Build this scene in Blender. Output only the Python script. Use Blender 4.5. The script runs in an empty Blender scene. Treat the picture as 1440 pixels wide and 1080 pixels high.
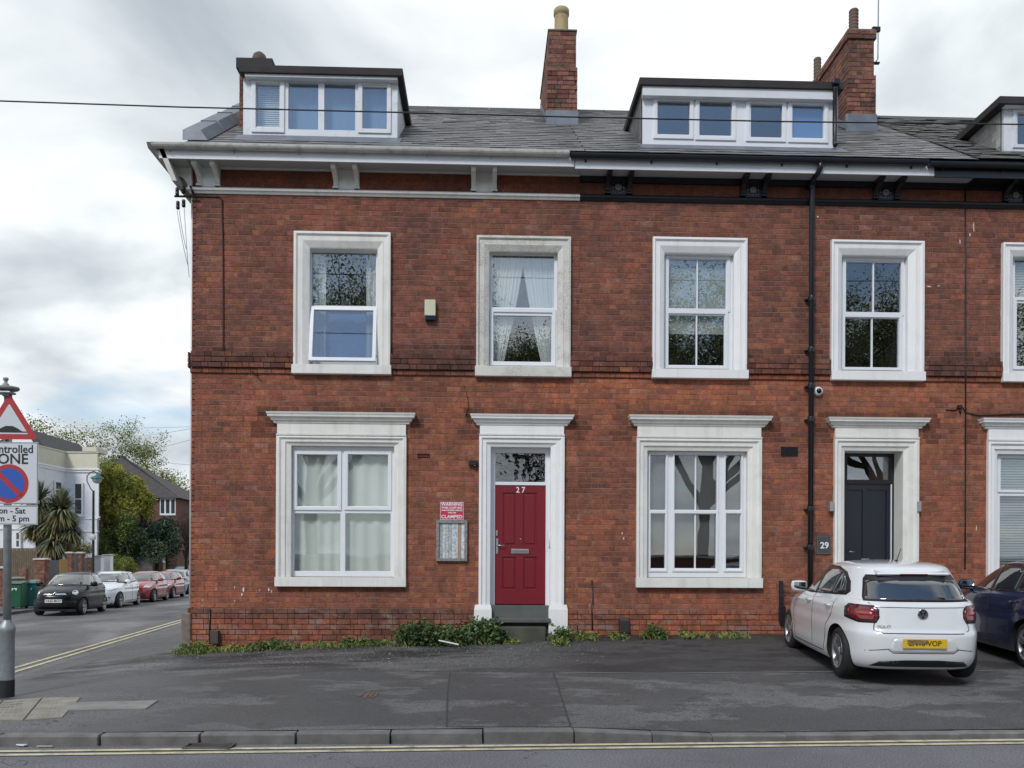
import bpy, bmesh, math, random
from mathutils import Vector, Matrix
from mathutils.bvhtree import BVHTree
from mathutils.geometry import delaunay_2d_cdt
R = math.radians
scene = bpy.context.scene
col = scene.collection

# ------------------------------------------------------------------ camera
F = 1180.0; PSI = R(1.9); ROLL = .0046; DW = 14.2; ZC = 1.68
RIGHT = Vector((math.cos(PSI), -math.sin(PSI), 0)); FWD = Vector((math.sin(PSI), math.cos(PSI), 0)); UP = Vector((0, 0, 1))
XC = RIGHT * math.cos(ROLL) + UP * math.sin(ROLL)
YC = -RIGHT * math.sin(ROLL) + UP * math.cos(ROLL)
CAM = Vector((0, -DW, ZC))
cd = bpy.data.cameras.new('camera'); cam = bpy.data.objects.new('camera', cd); col.objects.link(cam)
m = Matrix((XC, YC, -FWD)).transposed().to_4x4(); m.translation = CAM
cam.matrix_world = m
cd.sensor_width = 36; cd.lens = F / 1440 * 36; cd.shift_y = 258 / 1440; cd.clip_end = 2000; cd.clip_start = .1
scene.camera = cam

# ------------------------------------------------------------------ exposure, sky, sun
scene.view_settings.view_transform = 'Standard'; scene.view_settings.look = 'None'
scene.view_settings.gamma = 1; scene.view_settings.use_curve_mapping = False
scene.view_settings.exposure = 0.50
SUN_EL, SUN_AZ = R(42), R(28)      # sun is behind the camera, to its left
sd = Vector((-math.sin(SUN_AZ) * math.cos(SUN_EL), -math.cos(SUN_AZ) * math.cos(SUN_EL), math.sin(SUN_EL)))
w = bpy.data.worlds.new('World'); scene.world = w; w.use_nodes = True
nt = w.node_tree; nt.nodes.clear()
def N(tree, t, **kw):
    n = tree.nodes.new(t)
    for k, v in kw.items(): setattr(n, k, v)
    return n
def ramp(tree, stops, inp=None, interp='LINEAR'):
    n = tree.nodes.new('ShaderNodeValToRGB'); n.color_ramp.interpolation = interp
    e = n.color_ramp.elements
    while len(e) < len(stops): e.new(.5)
    for i, (p, c) in enumerate(stops):
        e[i].position = p; e[i].color = (c, c, c, 1) if not isinstance(c, tuple) else (*c, 1)
    if inp is not None: tree.links.new(inp, n.inputs[0])
    return n
def sky():
    L = nt.links.new
    out = N(nt, 'ShaderNodeOutputWorld'); bg = N(nt, 'ShaderNodeBackground'); bg.inputs[1].default_value = 1
    sk = N(nt, 'ShaderNodeTexSky', sky_type='NISHITA', sun_disc=False); sk.sun_elevation = SUN_EL
    sk.sun_rotation = math.atan2(sd.x, sd.y)
    sk.air_density = 1.2; sk.dust_density = .15; sk.ozone_density = 2.5
    sc = N(nt, 'ShaderNodeVectorMath', operation='SCALE'); sc.inputs[3].default_value = .1; L(sk.outputs[0], sc.inputs[0])
    tc = N(nt, 'ShaderNodeTexCoord'); sp = N(nt, 'ShaderNodeSeparateXYZ'); L(tc.outputs['Generated'], sp.inputs[0])
    za = N(nt, 'ShaderNodeMath', operation='ADD'); za.inputs[1].default_value = .22; L(sp.outputs[2], za.inputs[0])
    zm = N(nt, 'ShaderNodeMath', operation='MAXIMUM'); zm.inputs[1].default_value = .08; L(za.outputs[0], zm.inputs[0])
    dv = N(nt, 'ShaderNodeVectorMath', operation='DIVIDE'); L(tc.outputs['Generated'], dv.inputs[0])
    cb = N(nt, 'ShaderNodeCombineXYZ')
    for i in range(3): L(zm.outputs[0], cb.inputs[i])
    L(cb.outputs[0], dv.inputs[1])
    def noise(scale, det, off, rough=.55, dist=.3):
        mp = N(nt, 'ShaderNodeMapping'); mp.inputs[1].default_value = off; L(dv.outputs[0], mp.inputs[0])
        n = N(nt, 'ShaderNodeTexNoise'); n.inputs['Scale'].default_value = scale; n.inputs['Detail'].default_value = det
        n.inputs['Roughness'].default_value = rough; n.inputs['Distortion'].default_value = dist
        L(mp.outputs[0], n.inputs['Vector']); return n
    n1 = noise(1.0, 9, (3.1, 1.7, .4), .52, .35)
    n2 = noise(1.9, 10, (11.4, 3.3, 8), .50, .35)
    shade = ramp(nt, [(.33, (.42, .46, .50)), (.43, (.54, .58, .61)), (.50, (.655, .69, .715)), (.57, (.74, .765, .78)), (.66, (.90, .91, .90))], n2.outputs[0])
    big = ramp(nt, [(.38, (.74, .76, .785)), (.60, (1.03, 1.03, 1.02))], n1.outputs[0])
    mul = N(nt, 'ShaderNodeMix', data_type='RGBA', blend_type='MULTIPLY'); mul.inputs[0].default_value = 1
    L(shade.outputs[0], mul.inputs[6]); L(big.outputs[0], mul.inputs[7])
    gap = noise(1.3, 7, (1.2, 8.4, 2), .5, .3)
    zk = N(nt, 'ShaderNodeMath', operation='MULTIPLY_ADD', use_clamp=True); zk.inputs[1].default_value = 3; zk.inputs[2].default_value = -.75; L(sp.outputs[2], zk.inputs[0])
    yk = N(nt, 'ShaderNodeMath', operation='MULTIPLY'); L(zk.outputs[0], yk.inputs[0]); L(sp.outputs[1], yk.inputs[1])
    ma = N(nt, 'ShaderNodeMath', operation='MULTIPLY_ADD'); ma.inputs[1].default_value = .5; L(yk.outputs[0], ma.inputs[0]); L(gap.outputs[0], ma.inputs[2])
    cover = ramp(nt, [(.30, 0.06), (.46, 1.0)], ma.outputs[0])
    # cover opens a little towards the zenith
    zr = ramp(nt, [(.60, 1.0), (.95, .8)], sp.outputs[2])
    cm = N(nt, 'ShaderNodeMath', operation='MULTIPLY'); L(cover.outputs[0], cm.inputs[0]); L(zr.outputs[0], cm.inputs[1])
    mx = N(nt, 'ShaderNodeMix', data_type='RGBA'); L(cm.outputs[0], mx.inputs[0]); L(sc.outputs[0], mx.inputs[6]); L(mul.outputs[2], mx.inputs[7])
    L(mx.outputs[2], bg.inputs[0]); L(bg.outputs[0], out.inputs[0])
sky()
sl = bpy.data.lights.new('sun', 'SUN'); sl.energy = 1.5; sl.angle = R(14); sl.color = (1, .96, .9)
so = bpy.data.objects.new('sun', sl); col.objects.link(so); so.rotation_euler = sd.to_track_quat('Z', 'Y').to_euler()

# ------------------------------------------------------------------ sight lines of the survey: pixel of the photo -> point on a plane
def ray(px, py):
    return (XC * ((px - 720) / F) + YC * (-(py - 798) / F) + FWD)
def P(px, py, Y=0.0):
    r = ray(px, py); t = (Y + DW) / r.y; return CAM + r * t
def G(px, py, z):
    r = ray(px, py); t = (z - ZC) / r.z; return CAM + r * t
def RC(l, t, r, b, Y=0.0):
    mx, my = (l + r) / 2, (t + b) / 2
    return (P(l, my, Y).x, P(r, my, Y).x, P(mx, b, Y).z, P(mx, t, Y).z)   # x0 x1 z0 z1

# ------------------------------------------------------------------ object helpers
def tag(o, label=None, cat=None, group=None, kind=None):
    if label: o['label'] = label
    if cat: o['category'] = cat
    if group: o['group'] = group
    if kind: o['kind'] = kind
    return o
def empty(name, loc=(0, 0, 0), rz=0):
    o = bpy.data.objects.new(name, None); col.objects.link(o); o.location = loc; o.rotation_euler = (0, 0, rz)
    o.empty_display_size = .2; return o
def link(name, me, parent=None):
    o = bpy.data.objects.new(name, me); col.objects.link(o)
    if parent is not None: o.parent = parent
    return o
def add_tint(me, tints):
    a = me.color_attributes.new('tint', 'FLOAT_COLOR', 'CORNER')
    buf = []
    for p, t in zip(me.polygons, tints):
        buf.extend((t[0], t[1], t[2], 1.0) * p.loop_total)
    a.data.foreach_set('color', buf)
class MB:
    def __init__(s): s.v = []; s.f = []; s.m = []; s.t = []; s.mi = 0; s.tint = (1, 1, 1); s.sm = []; s.smooth = False
    def face(s, idx): s.f.append(idx); s.m.append(s.mi); s.t.append(s.tint); s.sm.append(s.smooth)
    def quad(s, a, b, c, d):
        n = len(s.v); s.v += [tuple(a), tuple(b), tuple(c), tuple(d)]; s.face((n, n + 1, n + 2, n + 3))
    def tri(s, a, b, c):
        n = len(s.v); s.v += [tuple(a), tuple(b), tuple(c)]; s.face((n, n + 1, n + 2))
    def box(s, x0, x1, y0, y1, z0, z1, M=None, back=True):
        n = len(s.v)
        for x in (x0, x1):
            for y in (y0, y1):
                for z in (z0, z1):
                    p = Vector((x, y, z))
                    if M is not None: p = M @ p
                    s.v.append(tuple(p))
        for q in ((0, 1, 3, 2), (4, 6, 7, 5), (0, 4, 5, 1), (2, 3, 7, 6), (0, 2, 6, 4), (1, 5, 7, 3)):
            if not back and q == (2, 3, 7, 6): continue
            s.face(tuple(n + i for i in q))
        return s
    def prism(s, poly, a, b, axis='x', caps=True):
        # poly in the plane perpendicular to axis: x:(y,z)  y:(x,z)  z:(x,y)
        def mk(p, t):
            return {'x': (t, p[0], p[1]), 'y': (p[0], t, p[1]), 'z': (p[0], p[1], t)}[axis]
        n = len(s.v); k = len(poly)
        s.v += [mk(p, a) for p in poly] + [mk(p, b) for p in poly]
        for i in range(k): s.face((n + i, n + (i + 1) % k, n + k + (i + 1) % k, n + k + i))
        if caps: s.face(tuple(range(n + k - 1, n - 1, -1))); s.face(tuple(range(n + k, n + 2 * k)))
        return s
    def tube(s, pts, r, n=8, caps=True):
        pts = [Vector(p) for p in pts]; rr = r if isinstance(r, (list, tuple)) else [r] * len(pts)
        base = len(s.v); up = None; sm = s.smooth; s.smooth = True
        for i, p in enumerate(pts):
            d = (pts[min(i + 1, len(pts) - 1)] - pts[max(i - 1, 0)])
            if d.length < 1e-9: d = Vector((0, 0, 1))
            d.normalize()
            if up is None:
                up = Vector((0, 0, 1)) if abs(d.z) < .9 else Vector((1, 0, 0))
            a = d.cross(up)
            if a.length < 1e-6: a = d.cross(Vector((0, 1, 0)))
            a.normalize(); b = a.cross(d).normalized(); up = b
            for k in range(n):
                an = 2 * math.pi * k / n
                s.v.append(tuple(p + (a * math.cos(an) + b * math.sin(an)) * rr[i]))
        for i in range(len(pts) - 1):
            for k in range(n):
                s.face((base + i * n + k, base + i * n + (k + 1) % n, base + (i + 1) * n + (k + 1) % n, base + (i + 1) * n + k))
        s.smooth = sm
        if caps:
            s.face(tuple(base + k for k in range(n))); e = base + (len(pts) - 1) * n
            s.face(tuple(e + k for k in range(n - 1, -1, -1)))
        return s
    def lathe(s, prof, c=(0, 0, 0), n=24, axis='z', smooth=True):
        # prof: (r, h)
        c = Vector(c); base = len(s.v); sm = s.smooth; s.smooth = smooth
        for r, h in prof:
            for k in range(n):
                an = 2 * math.pi * k / n; a, b = r * math.cos(an), r * math.sin(an)
                v = {'z': Vector((a, b, h)), 'y': Vector((a, h, b)), 'x': Vector((h, a, b))}[axis]
                s.v.append(tuple(c + v))
        for i in range(len(prof) - 1):
            for k in range(n):
                s.face((base + i * n + k, base + i * n + (k + 1) % n, base + (i + 1) * n + (k + 1) % n, base + (i + 1) * n + k))
        s.smooth = sm
        return s
    def mesh(s, name, mats):
        me = bpy.data.meshes.new(name); me.from_pydata(s.v, [], s.f)
        mats = mats if isinstance(mats, (list, tuple)) else [mats]
        for x in mats: me.materials.append(x)
        me.polygons.foreach_set('material_index', s.m); me.polygons.foreach_set('use_smooth', s.sm)
        add_tint(me, s.t)
        return me
    def build(s, name, mats, parent=None, fix=True, bevel=0, loc=None):
        me = s.mesh(name, mats)
        if fix:
            bm = bmesh.new(); bm.from_mesh(me); bmesh.ops.recalc_face_normals(bm, faces=bm.faces); bm.to_mesh(me); bm.free()
        me.update(); o = link(name, me, parent)
        if bevel:
            md = o.modifiers.new('bevel', 'BEVEL'); md.width = bevel; md.segments = 2; md.limit_method = 'ANGLE'; md.angle_limit = R(50)
        if loc is not None: o.location = loc
        return o

def plate(mb, x0, x1, z0, z1, holes, y0, y1):
    """a slab in the xz plane between y0 (front) and y1, pierced by rectangular holes"""
    xs = sorted({x0, x1, *[c for h in holes for c in h[:2] if x0 < c < x1]})
    zs = sorted({z0, z1, *[c for h in holes for c in h[2:] if z0 < c < z1]})
    def solid(i, j):
        if i < 0 or j < 0 or i >= len(xs) - 1 or j >= len(zs) - 1: return False
        cx, cz = (xs[i] + xs[i + 1]) / 2, (zs[j] + zs[j + 1]) / 2
        return not any(h[0] < cx < h[1] and h[2] < cz < h[3] for h in holes)
    for i in range(len(xs) - 1):
        for j in range(len(zs) - 1):
            if not solid(i, j): continue
            a, b, c, d = xs[i], xs[i + 1], zs[j], zs[j + 1]
            mb.quad((a, y0, c), (b, y0, c), (b, y0, d), (a, y0, d)); mb.quad((a, y1, c), (a, y1, d), (b, y1, d), (b, y1, c))
            if not solid(i - 1, j): mb.quad((a, y0, c), (a, y0, d), (a, y1, d), (a, y1, c))
            if not solid(i + 1, j): mb.quad((b, y0, c), (b, y1, c), (b, y1, d), (b, y0, d))
            if not solid(i, j - 1): mb.quad((a, y0, c), (a, y1, c), (b, y1, c), (b, y0, c))
            if not solid(i, j + 1): mb.quad((a, y0, d), (b, y0, d), (b, y1, d), (a, y1, d))
def merge(o, d=.0005):
    bm = bmesh.new(); bm.from_mesh(o.data); bmesh.ops.remove_doubles(bm, verts=bm.verts, dist=d)
    bmesh.ops.recalc_face_normals(bm, faces=bm.faces); bm.to_mesh(o.data); bm.free(); o.data.update(); return o
def ring(mb, x0, x1, z0, z1, w, y0, y1):
    plate(mb, x0, x1, z0, z1, [(x0 + w, x1 - w, z0 + w, z1 - w)], y0, y1)
def textmesh(txt, size, extrude=.002, align='CENTER', bold=0.0):
    cu = bpy.data.curves.new('t', 'FONT'); cu.body = txt; cu.size = size; cu.extrude = extrude; cu.offset = bold
    cu.align_x = align; cu.align_y = 'CENTER'; cu.resolution_u = 3
    o = bpy.data.objects.new('t', cu); col.objects.link(o)
    dg = bpy.context.evaluated_depsgraph_get(); dg.update()
    me = bpy.data.meshes.new_from_object(o.evaluated_get(dg)); bpy.data.objects.remove(o); bpy.data.curves.remove(cu)
    return me
def text(name, txt, size, mat, parent, loc, rot=(R(90), 0, 0), extrude=.002, align='CENTER', sx=1.0, bold=0.0):
    me = textmesh(txt, size, extrude, align, bold); me.materials.clear(); me.materials.append(mat)
    o = link(name, me, parent); o.location = loc; o.rotation_euler = rot; o.scale = (sx, 1, 1); return o

# ------------------------------------------------------------------ materials
MATS = {}
def mat(name, c, rough=.6, metal=0, var=.0, vscale=3.0, bump=0, bscale=80, tint=False, dirt=0, dirt_c=(.05, .045, .04), dscale=4, spec=.5, coat=0, alpha_emit=None, detail=6, trans=0):
    if name in MATS: return MATS[name]
    mt = bpy.data.materials.new(name); mt.use_nodes = True; t = mt.node_tree; L = t.links.new
    b = t.nodes['Principled BSDF']; b.inputs['Roughness'].default_value = rough; b.inputs['Metallic'].default_value = metal
    b.inputs['Specular IOR Level'].default_value = spec; b.inputs['Coat Weight'].default_value = coat; b.inputs['Coat Roughness'].default_value = .04
    if trans: b.inputs['Transmission Weight'].default_value = trans
    cur = None
    rgb = N(t, 'ShaderNodeRGB'); rgb.outputs[0].default_value = (*c, 1); cur = rgb.outputs[0]
    geo = N(t, 'ShaderNodeNewGeometry')
    if tint:
        at = N(t, 'ShaderNodeAttribute', attribute_name='tint'); oi = N(t, 'ShaderNodeObjectInfo')
        for src in (at.outputs['Color'], oi.outputs['Color']):
            mx = N(t, 'ShaderNodeMix', data_type='RGBA', blend_type='MULTIPLY'); mx.inputs[0].default_value = 1
            L(cur, mx.inputs[6]); L(src, mx.inputs[7]); cur = mx.outputs[2]
    if var:
        n = N(t, 'ShaderNodeTexNoise'); n.inputs['Scale'].default_value = vscale; n.inputs['Detail'].default_value = detail; L(geo.outputs['Position'], n.inputs['Vector'])
        r = ramp(t, [(.3, 1 - var), (.7, 1 + var)], n.outputs[0])
        mx = N(t, 'ShaderNodeMix', data_type='RGBA', blend_type='MULTIPLY'); mx.inputs[0].default_value = 1
        L(cur, mx.inputs[6]); L(r.outputs[0], mx.inputs[7]); cur = mx.outputs[2]
    if dirt:
        n = N(t, 'ShaderNodeTexNoise'); n.inputs['Scale'].default_value = dscale; n.inputs['Detail'].default_value = 9; n.inputs['Roughness'].default_value = .68
        L(geo.outputs['Position'], n.inputs['Vector'])
        r = ramp(t, [(.50, 0.0), (.72, dirt)], n.outputs[0])
        mx = N(t, 'ShaderNodeMix', data_type='RGBA'); L(r.outputs[0], mx.inputs[0]); L(cur, mx.inputs[6]); mx.inputs[7].default_value = (*dirt_c, 1); cur = mx.outputs[2]
    L(cur, b.inputs['Base Color'])
    if bump:
        n = N(t, 'ShaderNodeTexNoise'); n.inputs['Scale'].default_value = bscale; n.inputs['Detail'].default_value = 4; L(geo.outputs['Position'], n.inputs['Vector'])
        bp = N(t, 'ShaderNodeBump'); bp.inputs['Strength'].default_value = bump; bp.inputs['Distance'].default_value = .01
        L(n.outputs[0], bp.inputs['Height']); L(bp.outputs[0], b.inputs['Normal'])
    MATS[name] = mt; return mt

def brick_material():
    mt = bpy.data.materials.new('weathered_brick'); mt.use_nodes = True; t = mt.node_tree; L = t.links.new
    b = t.nodes['Principled BSDF']; b.inputs['Roughness'].default_value = .86; b.inputs['Specular IOR Level'].default_value = .25
    geo = N(t, 'ShaderNodeNewGeometry'); at = N(t, 'ShaderNodeAttribute', attribute_name='tint'); oi = N(t, 'ShaderNodeObjectInfo')
    def mul(a, c, f=1.0):
        mx = N(t, 'ShaderNodeMix', data_type='RGBA', blend_type='MULTIPLY'); mx.inputs[0].default_value = f
        L(a, mx.inputs[6]); L(c, mx.inputs[7]); return mx.outputs[2]
    def noise(sc, det=6, rough=.6, scl=None):
        n = N(t, 'ShaderNodeTexNoise'); n.inputs['Scale'].default_value = sc; n.inputs['Detail'].default_value = det; n.inputs['Roughness'].default_value = rough
        if scl:
            mp = N(t, 'ShaderNodeMapping'); mp.inputs[3].default_value = scl; L(geo.outputs['Position'], mp.inputs[0]); L(mp.outputs[0], n.inputs['Vector'])
        else: L(geo.outputs['Position'], n.inputs['Vector'])
        return n.outputs[0]
    def over(cur, fac, c):
        mx = N(t, 'ShaderNodeMix', data_type='RGBA'); L(fac, mx.inputs[0]); L(cur, mx.inputs[6]); mx.inputs[7].default_value = (*c, 1); return mx.outputs[2]
    c = mul(at.outputs['Color'], oi.outputs['Color'])
    c = mul(c, ramp(t, [(.3, (.72, .76, .80)), (.5, (1, 1, 1)), (.7, (1.34, 1.20, 1.08))], noise(.55, 8, .62)).outputs[0])
    c = mul(c, ramp(t, [(.3, .62), (.7, 1.35)], noise(38, 5, .7)).outputs[0])
    c = mul(c, ramp(t, [(.32, .70), (.68, 1.34)], noise(9, 6, .7)).outputs[0])
    # soot in uneven vertical drifts
    c = over(c, ramp(t, [(.47, 0.0), (.72, .62)], noise(1.5, 9, .7, (1, 1, .6))).outputs[0], (.045, .032, .028))
    # pale bloom of salts here and there
    c = over(c, ramp(t, [(.60, 0.0), (.76, .42)], noise(4.3, 10, .8)).outputs[0], (.30, .20, .17))
    # run-down streaks
    c = over(c, ramp(t, [(.55, 0.0), (.72, .38)], noise(3.2, 6, .6, (1.6, 1.6, .16))).outputs[0], (.06, .040, .034))
    # rising damp and peeled render near the ground: a z mask broken by noise
    sp = N(t, 'ShaderNodeSeparateXYZ'); L(geo.outputs['Position'], sp.inputs[0])
    zr = ramp(t, [(0.0, 1.0), (.125, .85), (.155, 0.0)], None)
    dvd = N(t, 'ShaderNodeMath', operation='DIVIDE'); dvd.inputs[1].default_value = 7; L(sp.outputs[2], dvd.inputs[0]); L(dvd.outputs[0], zr.inputs[0])
    ms = ramp(t, [(.52, 0.0), (.62, .75)], noise(2.7, 9, .7, (1, 1, 2.0)))
    mm = N(t, 'ShaderNodeMath', operation='MULTIPLY'); L(zr.outputs[0], mm.inputs[0]); L(ms.outputs[0], mm.inputs[1])
    c = over(c, mm.outputs[0], (.27, .19, .17))
    L(c, b.inputs['Base Color'])
    bp = N(t, 'ShaderNodeBump'); bp.inputs['Strength'].default_value = .55; bp.inputs['Distance'].default_value = .006
    L(noise(60, 6, .7), bp.inputs['Height']); L(bp.outputs[0], b.inputs['Normal'])
    return mt
BRICK = brick_material()
MORTAR = mat('lime_mortar', (.25, .145, .108), .95, var=.45, vscale=3.5, bump=.5, bscale=120, dirt=.75, dirt_c=(.10, .065, .05), dscale=1.2)
STONE = mat('cream_painted_stone', (.79, .78, .73), .6, var=.06, vscale=2, dirt=.22, dirt_c=(.30, .27, .22), dscale=3, bump=.15, bscale=60)
STONEW = mat('white_painted_stone', (.86, .86, .85), .55, var=.03, vscale=2, dirt=.12, dirt_c=(.38, .36, .32), dscale=2.5, bump=.12, bscale=60)
def streaks(mt, c=(.34, .32, .27), k=.24):
    t = mt.node_tree; L = t.links.new; b = t.nodes['Principled BSDF']; src = b.inputs['Base Color'].links[0].from_socket
    geo = N(t, 'ShaderNodeNewGeometry'); mp = N(t, 'ShaderNodeMapping'); mp.inputs[3].default_value = (7, 7, .7); L(geo.outputs['Position'], mp.inputs[0])
    n = N(t, 'ShaderNodeTexNoise'); n.inputs['Scale'].default_value = 1.6; n.inputs['Detail'].default_value = 8; L(mp.outputs[0], n.inputs['Vector'])
    rr = ramp(t, [(.53, 0.0), (.72, k)], n.outputs[0]); mx = N(t, 'ShaderNodeMix', data_type='RGBA'); L(rr.outputs[0], mx.inputs[0]); L(src, mx.inputs[6]); mx.inputs[7].default_value = (*c, 1)
    sp = N(t, 'ShaderNodeSeparateXYZ'); L(geo.outputs['True Normal'], sp.inputs[0]); r2 = ramp(t, [(.3, 0.0), (.8, .75)], sp.outputs[2])
    m2 = N(t, 'ShaderNodeMix', data_type='RGBA'); L(r2.outputs[0], m2.inputs[0]); L(mx.outputs[2], m2.inputs[6]); m2.inputs[7].default_value = (.20, .18, .14, 1)
    L(m2.outputs[2], b.inputs['Base Color'])
streaks(STONE); streaks(STONEW, k=.12)
def peeling(name='peeling_painted_stone'):
    mt = mat(name, (.68, .665, .61), .65, var=.05, dirt=.2, dirt_c=(.35, .31, .26), bump=.25, bscale=40)
    t = mt.node_tree; L = t.links.new; b = t.nodes['Principled BSDF']; src = b.inputs['Base Color'].links[0].from_socket
    geo = N(t, 'ShaderNodeNewGeometry')
    v = N(t, 'ShaderNodeTexVoronoi', feature='DISTANCE_TO_EDGE'); v.inputs['Scale'].default_value = 11
    nz = N(t, 'ShaderNodeTexNoise'); nz.inputs['Scale'].default_value = 9; nz.inputs['Detail'].default_value = 6; L(geo.outputs['Position'], nz.inputs['Vector'])
    ad = N(t, 'ShaderNodeVectorMath', operation='ADD'); L(geo.outputs['Position'], ad.inputs[0]); L(nz.outputs['Color'], ad.inputs[1]); L(ad.outputs[0], v.inputs['Vector'])
    r = ramp(t, [(.0, 1.0), (.07, 0.0)], v.outputs['Distance'])
    n2 = N(t, 'ShaderNodeTexNoise'); n2.inputs['Scale'].default_value = 2.6; L(geo.outputs['Position'], n2.inputs['Vector'])
    r2 = ramp(t, [(.42, 0.0), (.52, 1.0)], n2.outputs[0])
    mm = N(t, 'ShaderNodeMath', operation='MULTIPLY'); L(r.outputs[0], mm.inputs[0]); L(r2.outputs[0], mm.inputs[1])
    mx = N(t, 'ShaderNodeMix', data_type='RGBA'); L(mm.outputs[0], mx.inputs[0]); L(src, mx.inputs[6]); mx.inputs[7].default_value = (.16, .13, .10, 1)
    L(mx.outputs[2], b.inputs['Base Color']); return mt
PEEL = peeling()
UPVC = mat('white_plastic_frame', (.78, .80, .83), .3, var=.02)
UPVCD = mat('aged_white_plastic', (.70, .72, .75), .45, var=.06, dirt=.35, dirt_c=(.17, .15, .13), dscale=6)
OLDW = mat('aged_white_gutter', (.55, .54, .50), .5, var=.06, dirt=.65, dirt_c=(.16, .15, .13), dscale=5)
FASC = mat('white_fascia_board', (.72, .73, .75), .35, var=.04, dirt=.1, dirt_c=(.3, .3, .3))
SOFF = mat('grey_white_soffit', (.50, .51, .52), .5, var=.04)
BLK = mat('black_paint', (.012, .013, .017), .35, var=.1)
BLKG = mat('black_plastic_gutter', (.014, .016, .022), .28)
LEAD = mat('lead_sheet', (.17, .19, .22), .5, .3, var=.12, vscale=4, dirt=.25, dirt_c=(.3, .31, .32), bump=.1, bscale=15)
FELT = mat('black_roofing_felt', (.035, .03, .03), .85, var=.25, bump=.4, bscale=60)
SLATE = mat('roof_slate', (.150, .148, .146), .55, var=.14, vscale=9, tint=True, dirt=.35, dirt_c=(.17, .165, .145), dscale=2.2, bump=.3, bscale=30)
SLATEM = mat('mossy_roof_slate', (.085, .085, .08), .75, var=.25, vscale=7, tint=True, dirt=.85, dirt_c=(.10, .105, .05), dscale=3.5, bump=.5, bscale=25)
SLATEW = mat('lime_stained_slate', (.34, .34, .32), .75, var=.15, tint=True, dirt=.5, dirt_c=(.12, .12, .10), dscale=5)
RIDGE = mat('ridge_tile_clay', (.075, .07, .072), .7, var=.2, bump=.3)
UNDER = mat('roof_battens', (.03, .03, .03), .9)
TERRA = mat('terracotta_pot', (.15, .10, .075), .8, var=.2, dirt=.5, dirt_c=(.07, .06, .05))
BUFF = mat('buff_clay_pot', (.45, .34, .18), .75, var=.15, dirt=.5, dirt_c=(.14, .12, .08))
RED = mat('red_door_paint', (.19, .008, .017), .35, var=.04, bump=.05, bscale=200)
NAVY = mat('navy_door_paint', (.010, .014, .024), .25)
STEEL = mat('brushed_steel', (.5, .5, .5), .35, 1)
GALV = mat('galvanised_steel', (.36, .39, .41), .5, .6, var=.15, vscale=14, dirt=.3, dirt_c=(.5, .52, .54), dscale=5)
STEP = mat('grey_step_paint', (.10, .105, .10), .7, var=.15, dirt=.4, dirt_c=(.15, .14, .11), dscale=5)
SANDS = mat('old_sandstone', (.20, .16, .13), .9, var=.25, vscale=8, bump=.6, bscale=40, dirt=.6, dirt_c=(.08, .07, .05))
CABLE = mat('black_cable', (.01, .01, .012), .5)
WHITE = mat('white_print', (.82, .82, .82), .4)
BLACK = mat('black_print', (.012, .012, .012), .4)
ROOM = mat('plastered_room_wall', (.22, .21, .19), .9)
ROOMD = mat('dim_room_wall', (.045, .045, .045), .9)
NET = mat('net_curtain', (.70, .73, .72), .9)
BLIND = mat('cream_roller_blind', (.45, .46, .42), .9)
TAUPE = mat('taupe_roller_blind', (.15, .145, .14), .9)
GREYC = mat('grey_venetian_slat', (.30, .33, .34), .6)

def glass_material(name, refl, tintc=(.93, .95, .95), wav=.0011, wscale=1.8):
    mt = bpy.data.materials.new(name); mt.use_nodes = True; t = mt.node_tree; t.nodes.clear(); L = t.links.new
    out = N(t, 'ShaderNodeOutputMaterial'); mx = N(t, 'ShaderNodeMixShader'); tr = N(t, 'ShaderNodeBsdfTransparent'); tr.inputs[0].default_value = (*tintc, 1)
    gl = N(t, 'ShaderNodeBsdfGlossy'); gl.inputs['Roughness'].default_value = .0; gl.inputs[0].default_value = (.95, .97, 1, 1)
    lf = N(t, 'ShaderNodeLayerWeight'); lf.inputs[0].default_value = .5; lw = N(t, 'ShaderNodeMath', operation='POWER'); lw.inputs[1].default_value = 4; L(lf.outputs['Facing'], lw.inputs[0])
    ad = N(t, 'ShaderNodeMath', operation='MULTIPLY_ADD'); ad.inputs[1].default_value = .9; ad.inputs[2].default_value = refl; ad.use_clamp = True
    L(lw.outputs[0], ad.inputs[0]); L(ad.outputs[0], mx.inputs[0]); L(tr.outputs[0], mx.inputs[1]); L(gl.outputs[0], mx.inputs[2]); L(mx.outputs[0], out.inputs[0])
    geo = N(t, 'ShaderNodeNewGeometry'); n = N(t, 'ShaderNodeTexNoise'); n.inputs['Scale'].default_value = wscale; n.inputs['Detail'].default_value = 1; L(geo.outputs['Position'], n.inputs['Vector'])
    bp = N(t, 'ShaderNodeBump'); bp.inputs['Strength'].default_value = 1; bp.inputs['Distance'].default_value = wav; L(n.outputs[0], bp.inputs['Height']); L(bp.outputs[0], gl.inputs['Normal'])
    return mt
GLASS = glass_material('window_glass', .15)
GLASSM = glass_material('shaded_window_glass', .11)
GLASSG = glass_material('clear_window_glass', .06, (.92, .95, .94))
GLASSF = glass_material('rippled_glass', .14, (.55, .58, .6), .003, 9)

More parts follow.
